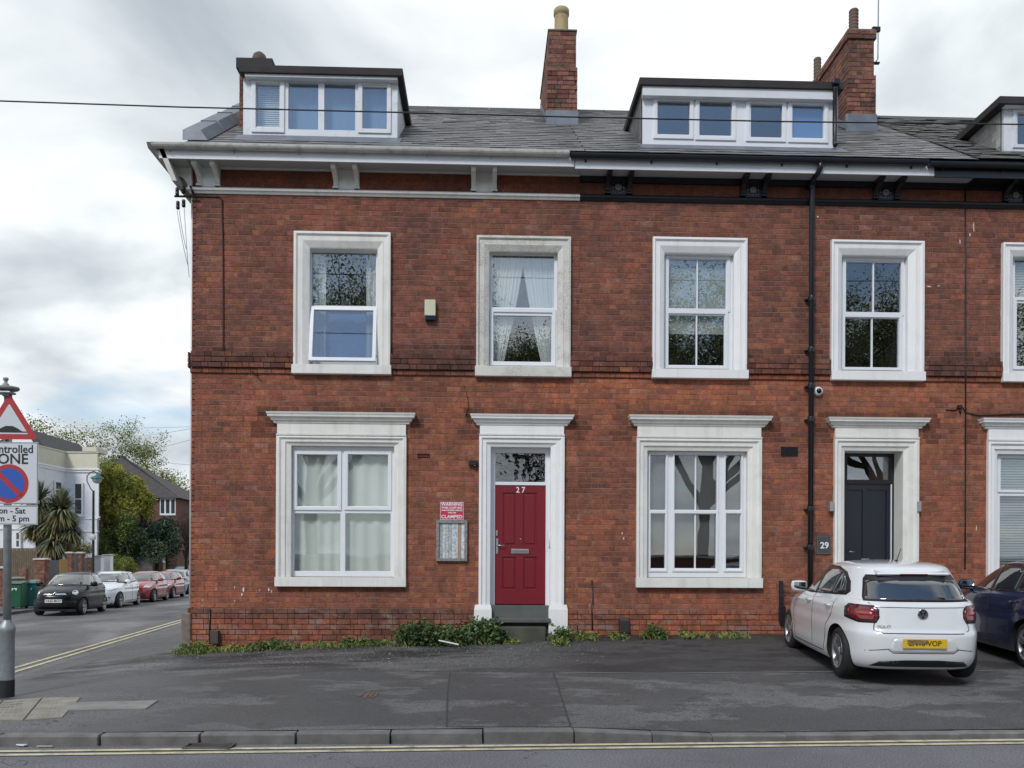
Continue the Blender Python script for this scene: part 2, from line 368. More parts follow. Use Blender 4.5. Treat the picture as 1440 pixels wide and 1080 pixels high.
def ground_material(name, base, kind):
    mt = bpy.data.materials.new(name); mt.use_nodes = True; t = mt.node_tree; L = t.links.new
    b = t.nodes['Principled BSDF']; geo = N(t, 'ShaderNodeNewGeometry'); b.inputs['Specular IOR Level'].default_value = .35
    def noise(sc, det=6, rough=.6, scl=None):
        n = N(t, 'ShaderNodeTexNoise'); n.inputs['Scale'].default_value = sc; n.inputs['Detail'].default_value = det; n.inputs['Roughness'].default_value = rough
        if scl:
            mp = N(t, 'ShaderNodeMapping'); mp.inputs[3].default_value = scl; L(geo.outputs['Position'], mp.inputs[0]); L(mp.outputs[0], n.inputs['Vector'])
        else: L(geo.outputs['Position'], n.inputs['Vector'])
        return n.outputs[0]
    def mul(a, c):
        mx = N(t, 'ShaderNodeMix', data_type='RGBA', blend_type='MULTIPLY'); mx.inputs[0].default_value = 1
        L(a, mx.inputs[6]); L(c, mx.inputs[7]); return mx.outputs[2]
    def mulf(a, c):
        mx = N(t, 'ShaderNodeMath', operation='MULTIPLY'); L(a, mx.inputs[0]); L(c, mx.inputs[1]); return mx.outputs[0]
    rgb = N(t, 'ShaderNodeRGB'); rgb.outputs[0].default_value = (*base, 1); c = rgb.outputs[0]
    c = mul(c, ramp(t, [(.3, .80), (.7, 1.2)], noise(.55, 5, .6)).outputs[0])
    c = mul(c, ramp(t, [(.35, .45), (.65, 1.6)], noise(55, 4, .75)).outputs[0])
    sp = N(t, 'ShaderNodeSeparateXYZ'); L(geo.outputs['Position'], sp.inputs[0])
    rough = .85
    if kind in ('pavement', 'forecourt'):
        # damp film that has dried off in ragged patches
        dry = ramp(t, [(.505, 0.0), (.545, 1.0)], noise(1.25, 10, .66, (.55, 1.1, 1)))
        k = 1.65 if kind == 'pavement' else 1.5
        mx = N(t, 'ShaderNodeMix', data_type='RGBA'); L(dry.outputs[0], mx.inputs[0]); mx.inputs[6].default_value = (1, 1, 1, 1); mx.inputs[7].default_value = (k, k * .98, k * .96, 1)
        c = mul(c, mx.outputs[2])
        rr = N(t, 'ShaderNodeMapRange'); rr.inputs[3].default_value = .55; rr.inputs[4].default_value = .9; L(dry.outputs[0], rr.inputs[0]); L(rr.outputs[0], b.inputs['Roughness'])
        if kind == 'forecourt':
            # washed-out stony belt along the house, left of the doorstep
            gx = N(t, 'ShaderNodeMapRange'); gx.inputs[1].default_value = 1.6; gx.inputs[2].default_value = -.6; L(sp.outputs[0], gx.inputs[0])
            gm = mulf(gx.outputs[0], ramp(t, [(.42, 0.0), (.55, 1.0)], noise(1.3, 6, .6, (.4, 1.4, 1))).outputs[0])
            vor = N(t, 'ShaderNodeTexVoronoi'); vor.inputs['Scale'].default_value = 42; L(geo.outputs['Position'], vor.inputs['Vector'])
            gv = ramp(t, [(.0, (.34, .33, .31)), (.5, (.13, .13, .125)), (.9, (.05, .05, .05))], vor.outputs['Distance'])
            mg = N(t, 'ShaderNodeMix', data_type='RGBA'); L(gm, mg.inputs[0]); L(c, mg.inputs[6]); L(gv.outputs[0], mg.inputs[7]); c = mg.outputs[2]
            # moss near the wall
            my = N(t, 'ShaderNodeMapRange'); my.inputs[1].default_value = -.75; my.inputs[2].default_value = -.25; L(sp.outputs[1], my.inputs[0])
            mk = mulf(my.outputs[0], ramp(t, [(.38, 0.0), (.55, .8)], noise(2.5, 7, .7)).outputs[0])
            mo = N(t, 'ShaderNodeMix', data_type='RGBA'); L(mk, mo.inputs[0]); L(c, mo.inputs[6]); mo.inputs[7].default_value = (.045, .040, .018, 1); c = mo.outputs[2]
    elif kind == 'side':
        c = mul(c, ramp(t, [(.40, .70), (.47, 1.0), (.53, 1.0), (.60, 1.55)], noise(.35, 4, .5, (1.4, .5, 1))).outputs[0])
        b.inputs['Roughness'].default_value = .8
    else: b.inputs['Roughness'].default_value = .8
    # hairline cracks
    vw = N(t, 'ShaderNodeTexNoise'); vw.inputs['Scale'].default_value = 2.5; vw.inputs['Detail'].default_value = 5; L(geo.outputs['Position'], vw.inputs['Vector'])
    va = N(t, 'ShaderNodeVectorMath', operation='ADD'); L(geo.outputs['Position'], va.inputs[0]); L(vw.outputs['Color'], va.inputs[1])
    vc = N(t, 'ShaderNodeTexVoronoi', feature='DISTANCE_TO_EDGE'); vc.inputs['Scale'].default_value = .9; L(va.outputs[0], vc.inputs['Vector'])
    cr = mulf(ramp(t, [(.0, .8), (.010, 0.0)], vc.outputs['Distance']).outputs[0], ramp(t, [(.50, 0.0), (.58, 1.0)], noise(.6, 2)).outputs[0])
    mo = N(t, 'ShaderNodeMix', data_type='RGBA'); L(cr, mo.inputs[0]); L(c, mo.inputs[6]); mo.inputs[7].default_value = (.02, .02, .02, 1); c = mo.outputs[2]
    # fine pale grit
    vg = N(t, 'ShaderNodeTexVoronoi'); vg.inputs['Scale'].default_value = 26; vg.inputs['Randomness'].default_value = 1; L(geo.outputs['Position'], vg.inputs['Vector'])
    gr = ramp(t, [(.0, 1.0), (.10, 1.0), (.15, 0.0)], vg.outputs['Distance'])
    gk = mulf(gr.outputs[0], ramp(t, [(.55, 0.0), (.65, .6)], noise(1.7, 3)).outputs[0])
    mo = N(t, 'ShaderNodeMix', data_type='RGBA'); L(gk, mo.inputs[0]); L(c, mo.inputs[6]); mo.inputs[7].default_value = (.32, .31, .29, 1); c = mo.outputs[2]
    L(c, b.inputs['Base Color'])
    bp = N(t, 'ShaderNodeBump'); bp.inputs['Strength'].default_value = .6; bp.inputs['Distance'].default_value = .008; L(noise(110, 4, .7), bp.inputs['Height']); L(bp.outputs[0], b.inputs['Normal'])
    return mt
M_ROAD = ground_material('road_asphalt', (.16, .16, .17), 'road')
M_SIDE = ground_material('side_street_asphalt', (.135, .132, .13), 'side')
M_PAVE = ground_material('pavement_asphalt', (.082, .082, .082), 'pavement')
M_FORE = ground_material('forecourt_asphalt', (.044, .044, .045), 'forecourt')
M_EARTH = mat('far_ground', (.07, .075, .05), .95, var=.3, vscale=.2)
M_KERB = mat('concrete_kerb', (.17, .165, .155), .85, var=.25, vscale=5, bump=.4, bscale=90, dirt=.5, dirt_c=(.05, .05, .05), dscale=3)
M_YEL = mat('worn_yellow_line', (.60, .54, .36), .8, var=.15, vscale=8, dirt=.9, dirt_c=(.12, .115, .10), dscale=5)
M_SLAB = mat('buff_paving', (.27, .25, .21), .85, var=.2, vscale=5, bump=.3, dirt=.35, dirt_c=(.11, .10, .09))
M_PATCH = mat('pale_patch', (.23, .225, .205), .85, var=.2, vscale=5, bump=.3)
M_IRON = mat('cast_iron', (.13, .12, .11), .6, .5, var=.3, bump=.3)

# ------------------------------------------------------------------ ground
TH = math.tan(R(8.0))
def lineX(Y): return -7.0 - TH * (Y + 1.2)           # side street kerb on the house side
def lerp(a, b, t): t = max(0, min(1, t)); return a + (b - a) * t
def pw(x, pts):
    for (a, b), (c, d) in zip(pts, pts[1:]):
        if x <= c: return b + (d - b) * max(0, (x - a)) / (c - a)
    return pts[-1][1]
def kerbY(X): return -6.11 + .042 * X
def zwall(X): return pw(X, [(-9, .12), (-5.2, .24), (-2.4, .385), (0, .465), (1.7, .53), (3.4, .565), (5.1, .59), (12, .66)])
def zkerb(X): return pw(X, [(-8, .1), (.9, .1), (2.3, .035), (14, .035)])
def H(X, Y):
    k = zkerb(X); wv = zwall(X)
    t = (Y - kerbY(X)) / (0 - kerbY(X))
    t = max(0, min(1, t))
    zc = k + (wv - k) * pw(t, [(0, 0), (.45, .42), (.84, .70), (1, 1)])
    if Y > 0: zc = lerp(wv, .10, Y / 3)
    # fall towards the side street
    s = (lineX(max(Y, -3)) + 1.6 - X) / 1.6
    if s > 0: zc = lerp(zc, .03, s) if s < 1 else .03
    s2 = (-5.2 - X) / 2.0
    if s2 > 0: zc = min(zc, lerp(zc, .10, s2))
    return zc
def poly_sheet(name, pts, z, material, kind='structure', parent=None, lab=None):
    bm = bmesh.new(); bm.faces.new([bm.verts.new((x, y, z)) for x, y in pts]); me = bpy.data.meshes.new(name)
    bmesh.ops.recalc_face_normals(bm, faces=bm.faces)
    for f in bm.faces:
        if f.normal.z < 0: f.normal_flip()
    bm.to_mesh(me); bm.free()
    me.materials.append(material); o = link(name, me, parent)
    if parent is None: tag(o, kind=kind)
    return o
poly_sheet('ground', [(-400, -400), (400, -400), (400, 400), (-400, 400)], -.05, M_EARTH)
road = poly_sheet('road', [(-120, -16.5), (120, -16.5), (120, kerbY(14) + .3), (0, kerbY(0) - .1), (-120, -6.3)], 0, M_ROAD)
def sx(Y, off): return lineX(Y) + off
side = poly_sheet('side_street', [(sx(-6.35, -14), -6.35), (sx(-6.2, 3), -6.2), (sx(-3, .4), -3), (sx(90, .4), 90), (sx(90, -7.0), 90), (sx(2, -7.0), 2), (sx(-2, -8.0), -2), (sx(-5, -12), -5)], .004, M_SIDE)
# pavement + forecourt as one terrain grid split by a seam line at the edging
def seamY(X): return pw(X, [(-9, -2.55), (-4.5, -2.4), (-1, -2.75), (1, -3.05), (7.5, -2.92), (14, -2.9)])
def corner_in(X, Y):
    # inside the pavement outline: right of the side kerb, rounded corner
    return X > sx(Y, 0)
def terrain():
    xs = [i * .25 for i in range(-72, 57)]; mbP = MB(); mbF = MB()
    def clampx(X, Y):
        cy, rr = -4.75, 1.4
        if Y > cy: return max(X, sx(Y, 0))
        cx = sx(cy, 0) + rr; dy = cy - Y
        r2 = rr ** 2 - dy * dy
        return max(X, cx - math.sqrt(max(r2, 0)))
    def strip(mb, ya, yb, n, xs):
        g = []
        for X in xs:
            row = []
            for j in range(n + 1):
                Y = ya(X) + (yb(X) - ya(X)) * j / n
                Xc = clampx(X, Y); row.append((Xc, Y, H(Xc, Y)))
            g.append(row)
        mb.smooth = True
        for i in range(len(xs) - 1):
            for j in range(n):
                a, b, c, d = g[i][j], g[i + 1][j], g[i + 1][j + 1], g[i][j + 1]
                if abs(a[0] - b[0]) < 1e-4 and abs(c[0] - d[0]) < 1e-4: continue
                mb.quad(a, b, c, d)
    strip(mbP, lambda X: kerbY(X) + .125, seamY, 14, [x for x in xs if x <= 14])
    strip(mbF, seamY, lambda X: 0.0, 14, [x for x in xs if x >= -6.5])
    strip(mbP, seamY, lambda X: 0.0, 14, [x for x in xs if x <= -6.5])
    strip(mbP, lambda X: 0.0, lambda X: 40.0, 60, [x for x in xs if x <= -4.75])
    for mb, nm, mt in ((mbP, 'pavement', M_PAVE), (mbF, 'forecourt', M_FORE)):
        o = mb.build(nm, mt, fix=False); merge(o); tag(o, kind='structure')
        for p in o.data.polygons:
            pass
    return
terrain()
pav = bpy.data.objects['pavement']
poly_sheet('far_pavement', [(sx(2.5, -6.9), 2.5), (sx(90, -6.9), 90), (sx(90, -9.6), 90), (sx(2.5, -9.6), 2.5)], .1, M_PAVE)
ff = MB(); ff.prism([(sx(2, -6.75), 2.3), (sx(90, -6.75), 90), (sx(90, -6.9), 90), (sx(2, -6.9), 2.3)], 0.0, .105, 'z'); tag(ff.build('far_kerb', M_KERB), kind='structure')
poly_sheet('back_garden_ground', [(sx(2.5, -9.6), 2.5), (sx(90, -9.6), 90), (-90, 90), (-90, 2.5)], .12, M_EARTH)
# kerb stones
kerb = empty('kerb', (0, kerbY(0), 0)); tag(kerb, kind='structure')
jx = [-5.4 + .9 * 0]
jn = [-6.3, -5.4, -4.49, -3.58, -2.67, -1.78, -.89, -.005, .88]
for a, b in zip(jn, jn[1:]):
    mb = MB(); pr = [(kerbY((a + b) / 2) + .0, -.1), (kerbY((a + b) / 2) + .0, .085), (kerbY((a + b) / 2) + .02, .102), (kerbY((a + b) / 2) + .13, .104), (kerbY((a + b) / 2) + .13, -.1)]
    mb.prism(pr, a + .006, b - .006, 'x'); o = mb.build('kerb_stone', M_KERB, bevel=.006); o.parent = kerb; o.location = (0, -kerbY(0), random.Random(a).uniform(-.004, .004))
dj = [.88, 1.65, 2.25, 3.0, 3.9, 4.8, 5.7, 6.6, 7.5, 8.4, 9.3, 10.2]
for a, b in zip(dj, dj[1:]):
    za, zb = zkerb(a) + .003, zkerb(b) + .003; y = kerbY((a + b) / 2)
    if a < 1: za = .102
    mb = MB(); n = 0
    x0, x1 = a + .005, b - .005
    vs = [(x0, y, -.1), (x0, y, za - .015), (x0, y + .03, za), (x0, y + .13, za), (x0, y + .13, -.1)]
    ws = [(x1, y, -.1), (x1, y, zb - .015), (x1, y + .03, zb), (x1, y + .13, zb), (x1, y + .13, -.1)]
    mb.v = vs + ws
    for i in range(5): mb.face((i, (i + 1) % 5, 5 + (i + 1) % 5, 5 + i))
    mb.face((4, 3, 2, 1, 0)); mb.face((5, 6, 7, 8, 9))
    o = mb.build('kerb_stone', M_KERB, bevel=.005); o.parent = kerb; o.location = (0, -kerbY(0), 0)
# side street dropped kerb, a thin concrete strip
kb = MB(); n = 30
for i in range(n):
    y0, y1 = -3.2 + i * 1.0, -3.2 + (i + 1) * 1.0 - .012
    kb.v += [(sx(y0, -.02), y0, .034), (sx(y0, .10), y0, .036), (sx(y1, .10), y1, .036), (sx(y1, -.02), y1, .034)]; k = len(kb.v) - 4; kb.face((k, k + 1, k + 2, k + 3))
tag(kb.build('side_kerb', M_KERB, fix=False), kind='structure')
# yellow lines
def strip_line(name, pts, wd, z, parent):
    mb = MB()
    for (x0, y0), (x1, y1) in zip(pts, pts[1:]):
        d = Vector((x1 - x0, y1 - y0)).normalized(); n2 = Vector((-d.y, d.x)) * wd / 2
        mb.quad((x0 - n2.x, y0 - n2.y, z), (x1 - n2.x, y1 - n2.y, z), (x1 + n2.x, y1 + n2.y, z), (x0 + n2.x, y0 + n2.y, z))
    o = mb.build(name, M_YEL, parent, fix=False)
    for p in o.data.polygons: pass
    return o
for off in (-.22, -.37):
    strip_line('yellow_line', [(x, kerbY(x) + off) for x in (-40, -20, -8, -4, 0, 4, 8, 14, 40)][2:], .075, .008, road)
for off in (-.28, -.50):
    strip_line('yellow_line', [(sx(y, off), y) for y in (-2.4, 0, 4, 8, 12, 20, 40)], .085, .012, side)
# drain grate in the gutter
g0, g1 = G(256, 1054, 0), G(324, 1054, 0)
dg = empty('drain_grate', ((g0.x + g1.x) / 2, kerbY(g0.x) - .115, 0)); tag(dg, 'slotted cast iron drain grate in the gutter beside the kerb', 'drain')
mb = MB(); hw = (g1.x - g0.x) / 2; plate(mb, -hw, hw, -.1, .1, [(-hw + .02, hw - .02, -.08, .08)], 0, .012)
o = mb.build('frame', M_IRON, dg); o.rotation_euler = (R(90), 0, 0); o.location = (0, 0, .012)
for i in range(11):
    x = -hw + .04 + i * (2 * hw - .08) / 10; mb = MB(); mb.v = []
    mb.prism([(x - .03, -.08), (x - .012, -.08), (x + .035, .08), (x + .017, .08)], .001, .014, 'z'); mb.build('bar', M_IRON, dg)
poly = poly_sheet('drain_shade_sheet', [(-hw, -.1), (hw, -.1), (hw, .1), (-hw, .1)], .0055, mat('drain_dark', (.004, .004, .004), .9), parent=dg)  # flat sheet, the shade below the bars put into its black colour
poly['label'] = 'black sheet painted as shade under the bars'
# tactile paving and slab
def on_ground_patch(name, pxs, material, z=.1, lift=.006, label=None, cat=None, parent=None, thick=.012):
    pts = [G(x, y, z) for x, y in pxs]; pts = [Vector((p.x, p.y, H(p.x, p.y))) for p in pts]
    mb = MB(); mb.v = [(p.x, p.y, p.z + lift) for p in pts] + [(p.x, p.y, p.z - thick) for p in pts]; k = len(pts)
    mb.face(tuple(range(k)))
    for i in range(k): mb.face((i, (i + 1) % k, k + (i + 1) % k, k + i))
    o = mb.build(name, material, parent)
    if parent is None: tag(o, kind='structure')
    return o
for i in range(4):
    xa, xb = -130 + i * 55, -78 + i * 55
    o = on_ground_patch('tactile_paving_slab', [(xa, 1013), (xb, 1013 - (3 if i > 2 else 0)), (xb + 26, 985), (xa + 26, 985)], M_SLAB, .12, .010, parent=None)
    o.parent = pav
    mb = MB(); a = G(xa + 3, 1010, .12); b_ = G(xb, 987, .12); c = G(xa + 26, 987, .12); d = G(xb - 2, 1010, .12)
    for u in range(6):
        for v in range(6):
            p = a.lerp(d, (u + .5) / 6).lerp(c.lerp(b_, (u + .5) / 6), (v + .5) / 6); z = H(p.x, p.y) + .009
            mb.lathe([(.018, 0), (.013, .006), (.001, .007)], (p.x, p.y, z), 6)
    o2 = mb.build('blister', M_SLAB, o); o2['kind'] = 'stuff'
    if 'kind' in o: del o['kind']
o = on_ground_patch('paving_slab', [(78, 1000), (205, 999), (222, 989), (100, 990.5)], M_PATCH, .13, .012); o.parent = pav
# reinstated trench seams and edging
def ground_strip(name, pts, wd, material, lift=.004, parent=None):
    mb = MB(); P2 = []
    for (a, b) in zip(pts, pts[1:]):
        n = max(1, int((Vector(b) - Vector(a)).length / .3))
        for i in range(n): P2.append(Vector(a).lerp(Vector(b), i / n))
    P2.append(Vector(pts[-1]))
    for i in range(len(P2) - 1):
        a, b = P2[i], P2[i + 1]; d = (b - a).normalized(); n2 = Vector((-d.y, d.x)) * wd / 2
        q = [(a - n2), (b - n2), (b + n2), (a + n2)]
        mb.quad(*[(v.x, v.y, H(v.x, v.y) + lift) for v in q])
    return mb.build(name, material, parent, fix=False)
M_EDGE = mat('edging_line', (.22, .22, .215), .8, var=.2)
M_TAR = mat('tar_seam', (.045, .045, .045), .8)
ground_strip('edging_strip', [(x, seamY(x)) for x in (1.0, 3, 5, 7.5, 10, 13)], .035, M_EDGE, .006, pav)
ground_strip('tar_seam', [(.93, -3.05), (.86, -5.95)], .018, M_TAR, .006, pav)
ground_strip('tar_seam', [(-.45, -2.85), (-.42, -4.4), (-.36, -5.95)], .016, M_TAR, .006, pav)
ground_strip('tar_seam', [(x, seamY(x)) for x in (-2.5, -1, .9)], .018, M_TAR, .006, pav)
# orange survey scribble
sp_ = mat('orange_survey_paint', (.15, .085, .065), .8, var=.3)
for pts in ([(505, 973), (512, 968), (519, 969)], [(512, 975), (520, 968)], [(519, 974), (527, 968)], [(523, 975), (532, 969)]):
    ps = [G(x, y, .24) for x, y in pts]; ground_strip('paint_mark', [(p.x, p.y) for p in ps], .03, sp_, .006, pav)

# ------------------------------------------------------------------ bricks
CH = .0892; SL = .232; HL = .114
def brick_layout(x0, x1, z0, z1, holes, rng, offs, palette, prand=None, zref=0.0):
    """list of (xa, xb, za, zb, off, tint)"""
    out = []; k0 = int(math.floor((z0 - zref) / CH)); k1 = int(math.ceil((z1 - zref) / CH))
    for k in range(k0, k1):
        za, zb = zref + k * CH + .0048, zref + (k + 1) * CH - .0048
        za, zb = max(za, z0), min(zb, z1)
        if zb - za < .02: continue
        cz = (za + zb) / 2
        hs = [h for h in holes if h[2] < cz < h[3]]
        x = x0 - rng.choice((0, HL / 2, HL, SL * .75)) * 1.0
        pat = [SL, SL, SL, HL] if k % 2 else [SL, HL]; i = rng.randrange(4)
        of = offs(cz)
        while x < x1:
            L_ = pat[i % len(pat)] * rng.uniform(.97, 1.03); i += 1
            a, b = max(x + .003, x0), min(x + L_ - .003, x1); x += L_
            if b - a < .02: continue
            segs = [(a, b)]
            for h in hs:
                ns = []
                for s in segs:
                    if s[1] <= h[0] or s[0] >= h[1]: ns.append(s); continue
                    if s[0] < h[0]: ns.append((s[0], h[0]))
                    if s[1] > h[1]: ns.append((h[1], s[1]))
                segs = ns
            t = palette(rng, (a + b) / 2, cz)
            for s in segs:
                if s[1] - s[0] > .015: out.append((s[0], s[1], za + rng.uniform(-.0016, .0016), zb + rng.uniform(-.0016, .0016), of + rng.uniform(-.0015, .0015), t))
    return out
def emit_bricks(parent, layout, M, n_single, name='brick', depth=.03, material=None, nearest=None):
    material = material or BRICK
    if n_single and len(layout) > n_single:
        layout = sorted(layout, key=lambda b: ((M @ Vector(((b[0] + b[1]) / 2, 0, (b[2] + b[3]) / 2))) - CAM).length / max(.05, (b[1] - b[0])) ** .5)
    singles = layout[:n_single] if n_single else []; rest = layout[len(singles):]
    cache = {}
    for (a, b, c, d, of, t) in singles:
        key = (round((b - a) * 200), round((d - c) * 400))
        if key not in cache:
            mb = MB(); w2, h2 = key[0] / 400, key[1] / 800; brick_geo(mb, -w2, w2, -h2, h2, 0, depth); me = mb.mesh(name, material); cache[key] = me
        o = bpy.data.objects.new(name, cache[key]); col.objects.link(o)
        o.parent = parent; o.color = (*t, 1)
        o.matrix_local = M @ Matrix.Translation(((a + b) / 2, -of, (c + d) / 2))
    if rest:
        mb = MB()
        for (a, b, c, d, of, t) in rest:
            mb.tint = t; brick_geo(mb, a, b, c, d, -of, depth, M)
        o = mb.build(name + 's' if not name.endswith('s') else name, material, parent, fix=False); o['kind'] = 'stuff'
        return o
def brick_geo(mb, a, b, c, d, y, depth, M=None):
    # bevelled front: 5 side/front faces + chamfer
    e = .004; n = len(mb.v)
    pts = [(a, y + depth, c), (b, y + depth, c), (b, y + depth, d), (a, y + depth, d),
           (a, y + e, c), (b, y + e, c), (b, y + e, d), (a, y + e, d),
           (a + e, y, c + e), (b - e, y, c + e), (b - e, y, d - e), (a + e, y, d - e)]
    for p in pts: mb.v.append(tuple(M @ Vector(p)) if M is not None else p)
    mb.face((n + 8, n + 9, n + 10, n + 11))
    for i in range(4):
        j = (i + 1) % 4
        mb.face((n + 4 + i, n + 4 + j, n + 8 + j, n + 8 + i)); mb.face((n + i, n + j, n + 4 + j, n + 4 + i))
def vary(rng, c, a=.06, b=.17):
    k = 1 + rng.uniform(-b, b); return tuple(max(.003, x * k * (1 + rng.uniform(-a, a))) for x in c)
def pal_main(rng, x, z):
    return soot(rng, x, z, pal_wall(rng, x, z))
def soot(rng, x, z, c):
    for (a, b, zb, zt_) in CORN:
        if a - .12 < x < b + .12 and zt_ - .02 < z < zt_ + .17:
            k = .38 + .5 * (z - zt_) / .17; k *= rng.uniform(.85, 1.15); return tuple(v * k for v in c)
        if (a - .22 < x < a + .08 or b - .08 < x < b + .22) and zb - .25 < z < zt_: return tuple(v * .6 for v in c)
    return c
def pal_wall(rng, x, z):
    up = z > 5.0
    r = rng.random()
    # orange patches at the party line and under the string course
    orange = (.34, .124, .062); red = (.265, .093, .058); dark = (.135, .064, .050); purple = (.195, .081, .060); pale = (.31, .165, .12)
    hot = math.sin(x * 1.3 + 1) * .5 + math.sin(z * 1.9 + x * .7) * .5
    if up: base = purple if r < .42 else red if r < .78 else dark if r < .93 else (orange if r < .975 else pale)
    else: base = red if r < .55 else orange if r < .78 else purple if r < .90 else dark if r < .965 else pale
    if hot > .45 and r > .6 and r < .9: base = orange
    if 1.5 < x < 8.3 and z > 4.2 and z < 4.95 and r < .6: base = orange
    mean = (.205, .081, .057) if up else (.285, .103, .061)
    base = tuple(b_ * .45 + m_ * .55 for b_, m_ in zip(base, mean))
    c = vary(rng, base); c = (c[0], c[1], c[2])
    if 5.0 < z < 5.40: kf = rng.uniform(.5, .85); c = tuple(v * kf * (1.0, 1.08, 1.12)[i] for i, v in enumerate(c))   # soot-black courses of the string
    if 4.93 < z < 5.0: c = tuple(v * .8 for v in c)
    if .78 < z < .98 and x < 1: c = tuple((v * .55 + .022) for v in c)
    return c
def pal_frieze(rng, x, z): return vary(rng, (.19, .065, .038), .04, .08)
def pal_chim(rng, x, z):
    r = rng.random(); return vary(rng, (.26, .12, .085) if r < .6 else (.17, .068, .052) if r < .88 else (.12, .085, .065), .08, .2)

# ------------------------------------------------------------------ facade measurements
XL = P(271, 300).x; XA = 1.59; XB = 8.26; XR = 13.0
ZS0, ZS1 = 4.955, 5.235      # string course
ZTOP = 7.935                  # top of brick below painted string
ZSOF = P(500, 237).z         # soffit level at the wall
ZPL = .99
CORN = []
def offs(z):
    if z < .42: return .075
    if z < ZPL: return .065
    if ZS0 + .06 < z < ZS1 + .05: return .075
    if ZS0 - .03 < z <= ZS0 + .06: return .035
    return .005
# window spec: outer surround px, inner opening px, sill px
UP = [((414, 328, 549.5, 515), (435.5, 350, 530.5, 513), (411.5, 514.5, 551, 527.5)),
      ((670, 334, 802, 517.5), (688, 355, 784, 517), (668, 517, 803, 531)),
      ((917, 336, 1049, 521), (934, 357, 1032, 520), (915.5, 521, 1050.5, 533.5)),
      ((1167, 340, 1297, 524), (1183.5, 360, 1276.5, 523), (1166.5, 523.5, 1298, 536.5)),
      ((1407, 344, 1536, 527), (1424, 362, 1518, 526), (1406, 526.5, 1537, 539))]
DN = {'gw1': ((389.5, 596, 571.5, 812), (409, 627, 554, 811), (388, 811.5, 571.5, 825), (378, 581.5, 581, 596)),
      'gw3': ((894.5, 599.5, 1069.5, 813), (910, 634, 1051, 812), (893.5, 812.5, 1070.5, 826.5), (883, 586, 1084, 600)),
      'gw5': ((1386.5, 604, 1560, 816), (1402, 639, 1545, 815), (1385, 815.5, 1561, 829), (1373, 590.5, 1574, 604)),
      'd27': ((673.5, 598, 793, 853), (689.5, 628.5, 774, 853), None, (664, 584.5, 805, 598.5)),
      'd29': ((1171.5, 601.5, 1289.5, 880), (1187, 634, 1269.5, 880), None, (1162, 589, 1302, 602))}
DOORB27 = 1.03
def spec(s): return RC(*s)
holes_all = []
for o_, i_, s_ in UP:
    a = RC(*o_); holes_all.append((a[0] + .012, a[1] - .012, a[2] - .08, a[3] - .02))
for k, v in DN.items():
    a = RC(*v[0]); zb = a[2]
    if k == 'd27': zb = .3
    if k == 'd29': zb = .5
    holes_all.append((a[0] + .02, a[1] - .02, zb - (.05 if k[0] == 'g' else 0), a[3] - .05))
# vents
VENTS = {'terracotta_vent': RC(587, 638, 604, 643.5), 'louvre_vent': RC(1098, 628.5, 1122, 641.5)}

def house(name, label, x0, x1, seed, left_side=False):
    h = empty(name, (x0, 0, zwall(x0))); tag(h, label, 'house', 'brick terraced houses')
    off = Matrix.Translation(Vector((x0, 0, zwall(x0)))).inverted()
    return h, off
class House:
    def __init__(s, name, label, x0, x1):
        s.root = empty(name, (0, 0, 0)); tag(s.root, label, 'house', 'terraced houses in the row'); s.x0, s.x1 = x0, x1
H27 = House('brick_house', 'end terrace red brick house with burgundy door and white gutter, at the street corner', XL, XA)
H29 = House('brick_house', 'middle terrace red brick house with navy door, black gutter and black downpipe', XA, XB)
H31 = House('brick_house', 'terrace house cut by the right edge, with mossy roof and venetian blinds', XB, XR)
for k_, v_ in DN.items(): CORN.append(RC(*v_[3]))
for i, (hs, dep) in enumerate(((H27, 8), (H29, 8), (H31, 8))):
    hl = [h for h in holes_all if h[1] > hs.x0 and h[0] < hs.x1]
    mb = MB(); plate(mb, hs.x0, hs.x1, -.1, ZSOF + .15, hl, 0.0, .12)
    wall = merge(mb.build('wall', MORTAR, hs.root, fix=False))
    rng = random.Random(5 + i)
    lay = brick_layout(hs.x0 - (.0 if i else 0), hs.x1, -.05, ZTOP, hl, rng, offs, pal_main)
    emit_bricks(wall, lay, Matrix.Identity(4), 300)
    fr = brick_layout(hs.x0, hs.x1, ZTOP + .08, ZSOF + .02, [], rng, lambda z: .006, pal_frieze, zref=ZTOP + .08)
    o = emit_bricks(wall, fr, Matrix.Identity(4), 0, name='frieze_brick')
    mb = MB(); mb.tint = (.19, .065, .038); mb.box(hs.x0 + .003, hs.x1 - .003, -.0035, .01, ZTOP + .06, ZSOF + .02); mb.build('frieze_bed', BRICK, wall)
# gable side wall of the corner house, with its bricks turned to face -x
gside = MB(); gside.prism([(0.0, -.1), (8.0, -.1), (8.0, 8.3), (4.2, 11.3), (0.0, 8.3)], XL, XL + .05, 'x')
gs = gside.build('side_wall', MORTAR, H27.root)
Mside = Matrix.Translation((XL, 0, 0)) @ Matrix.Rotation(R(-90), 4, 'Z')
lay = brick_layout(-8, 0.0, -.05, 8.3, [], random.Random(77), offs, pal_main)
emit_bricks(gs, lay, Mside, 0)
# back and right walls so the block is closed
bk = MB(); bk.box(XL, XR, 8.0, 8.1, -.1, 8.3); bk.build('rear_wall', MORTAR, H29.root)
# sandstone corner block at the plinth of the left corner
mb = MB(); mb.box(XL - .13, XL + .03, -.10, .25, -.1, .90); mb.build('corner_stone', SANDS, H27.root, bevel=.02)

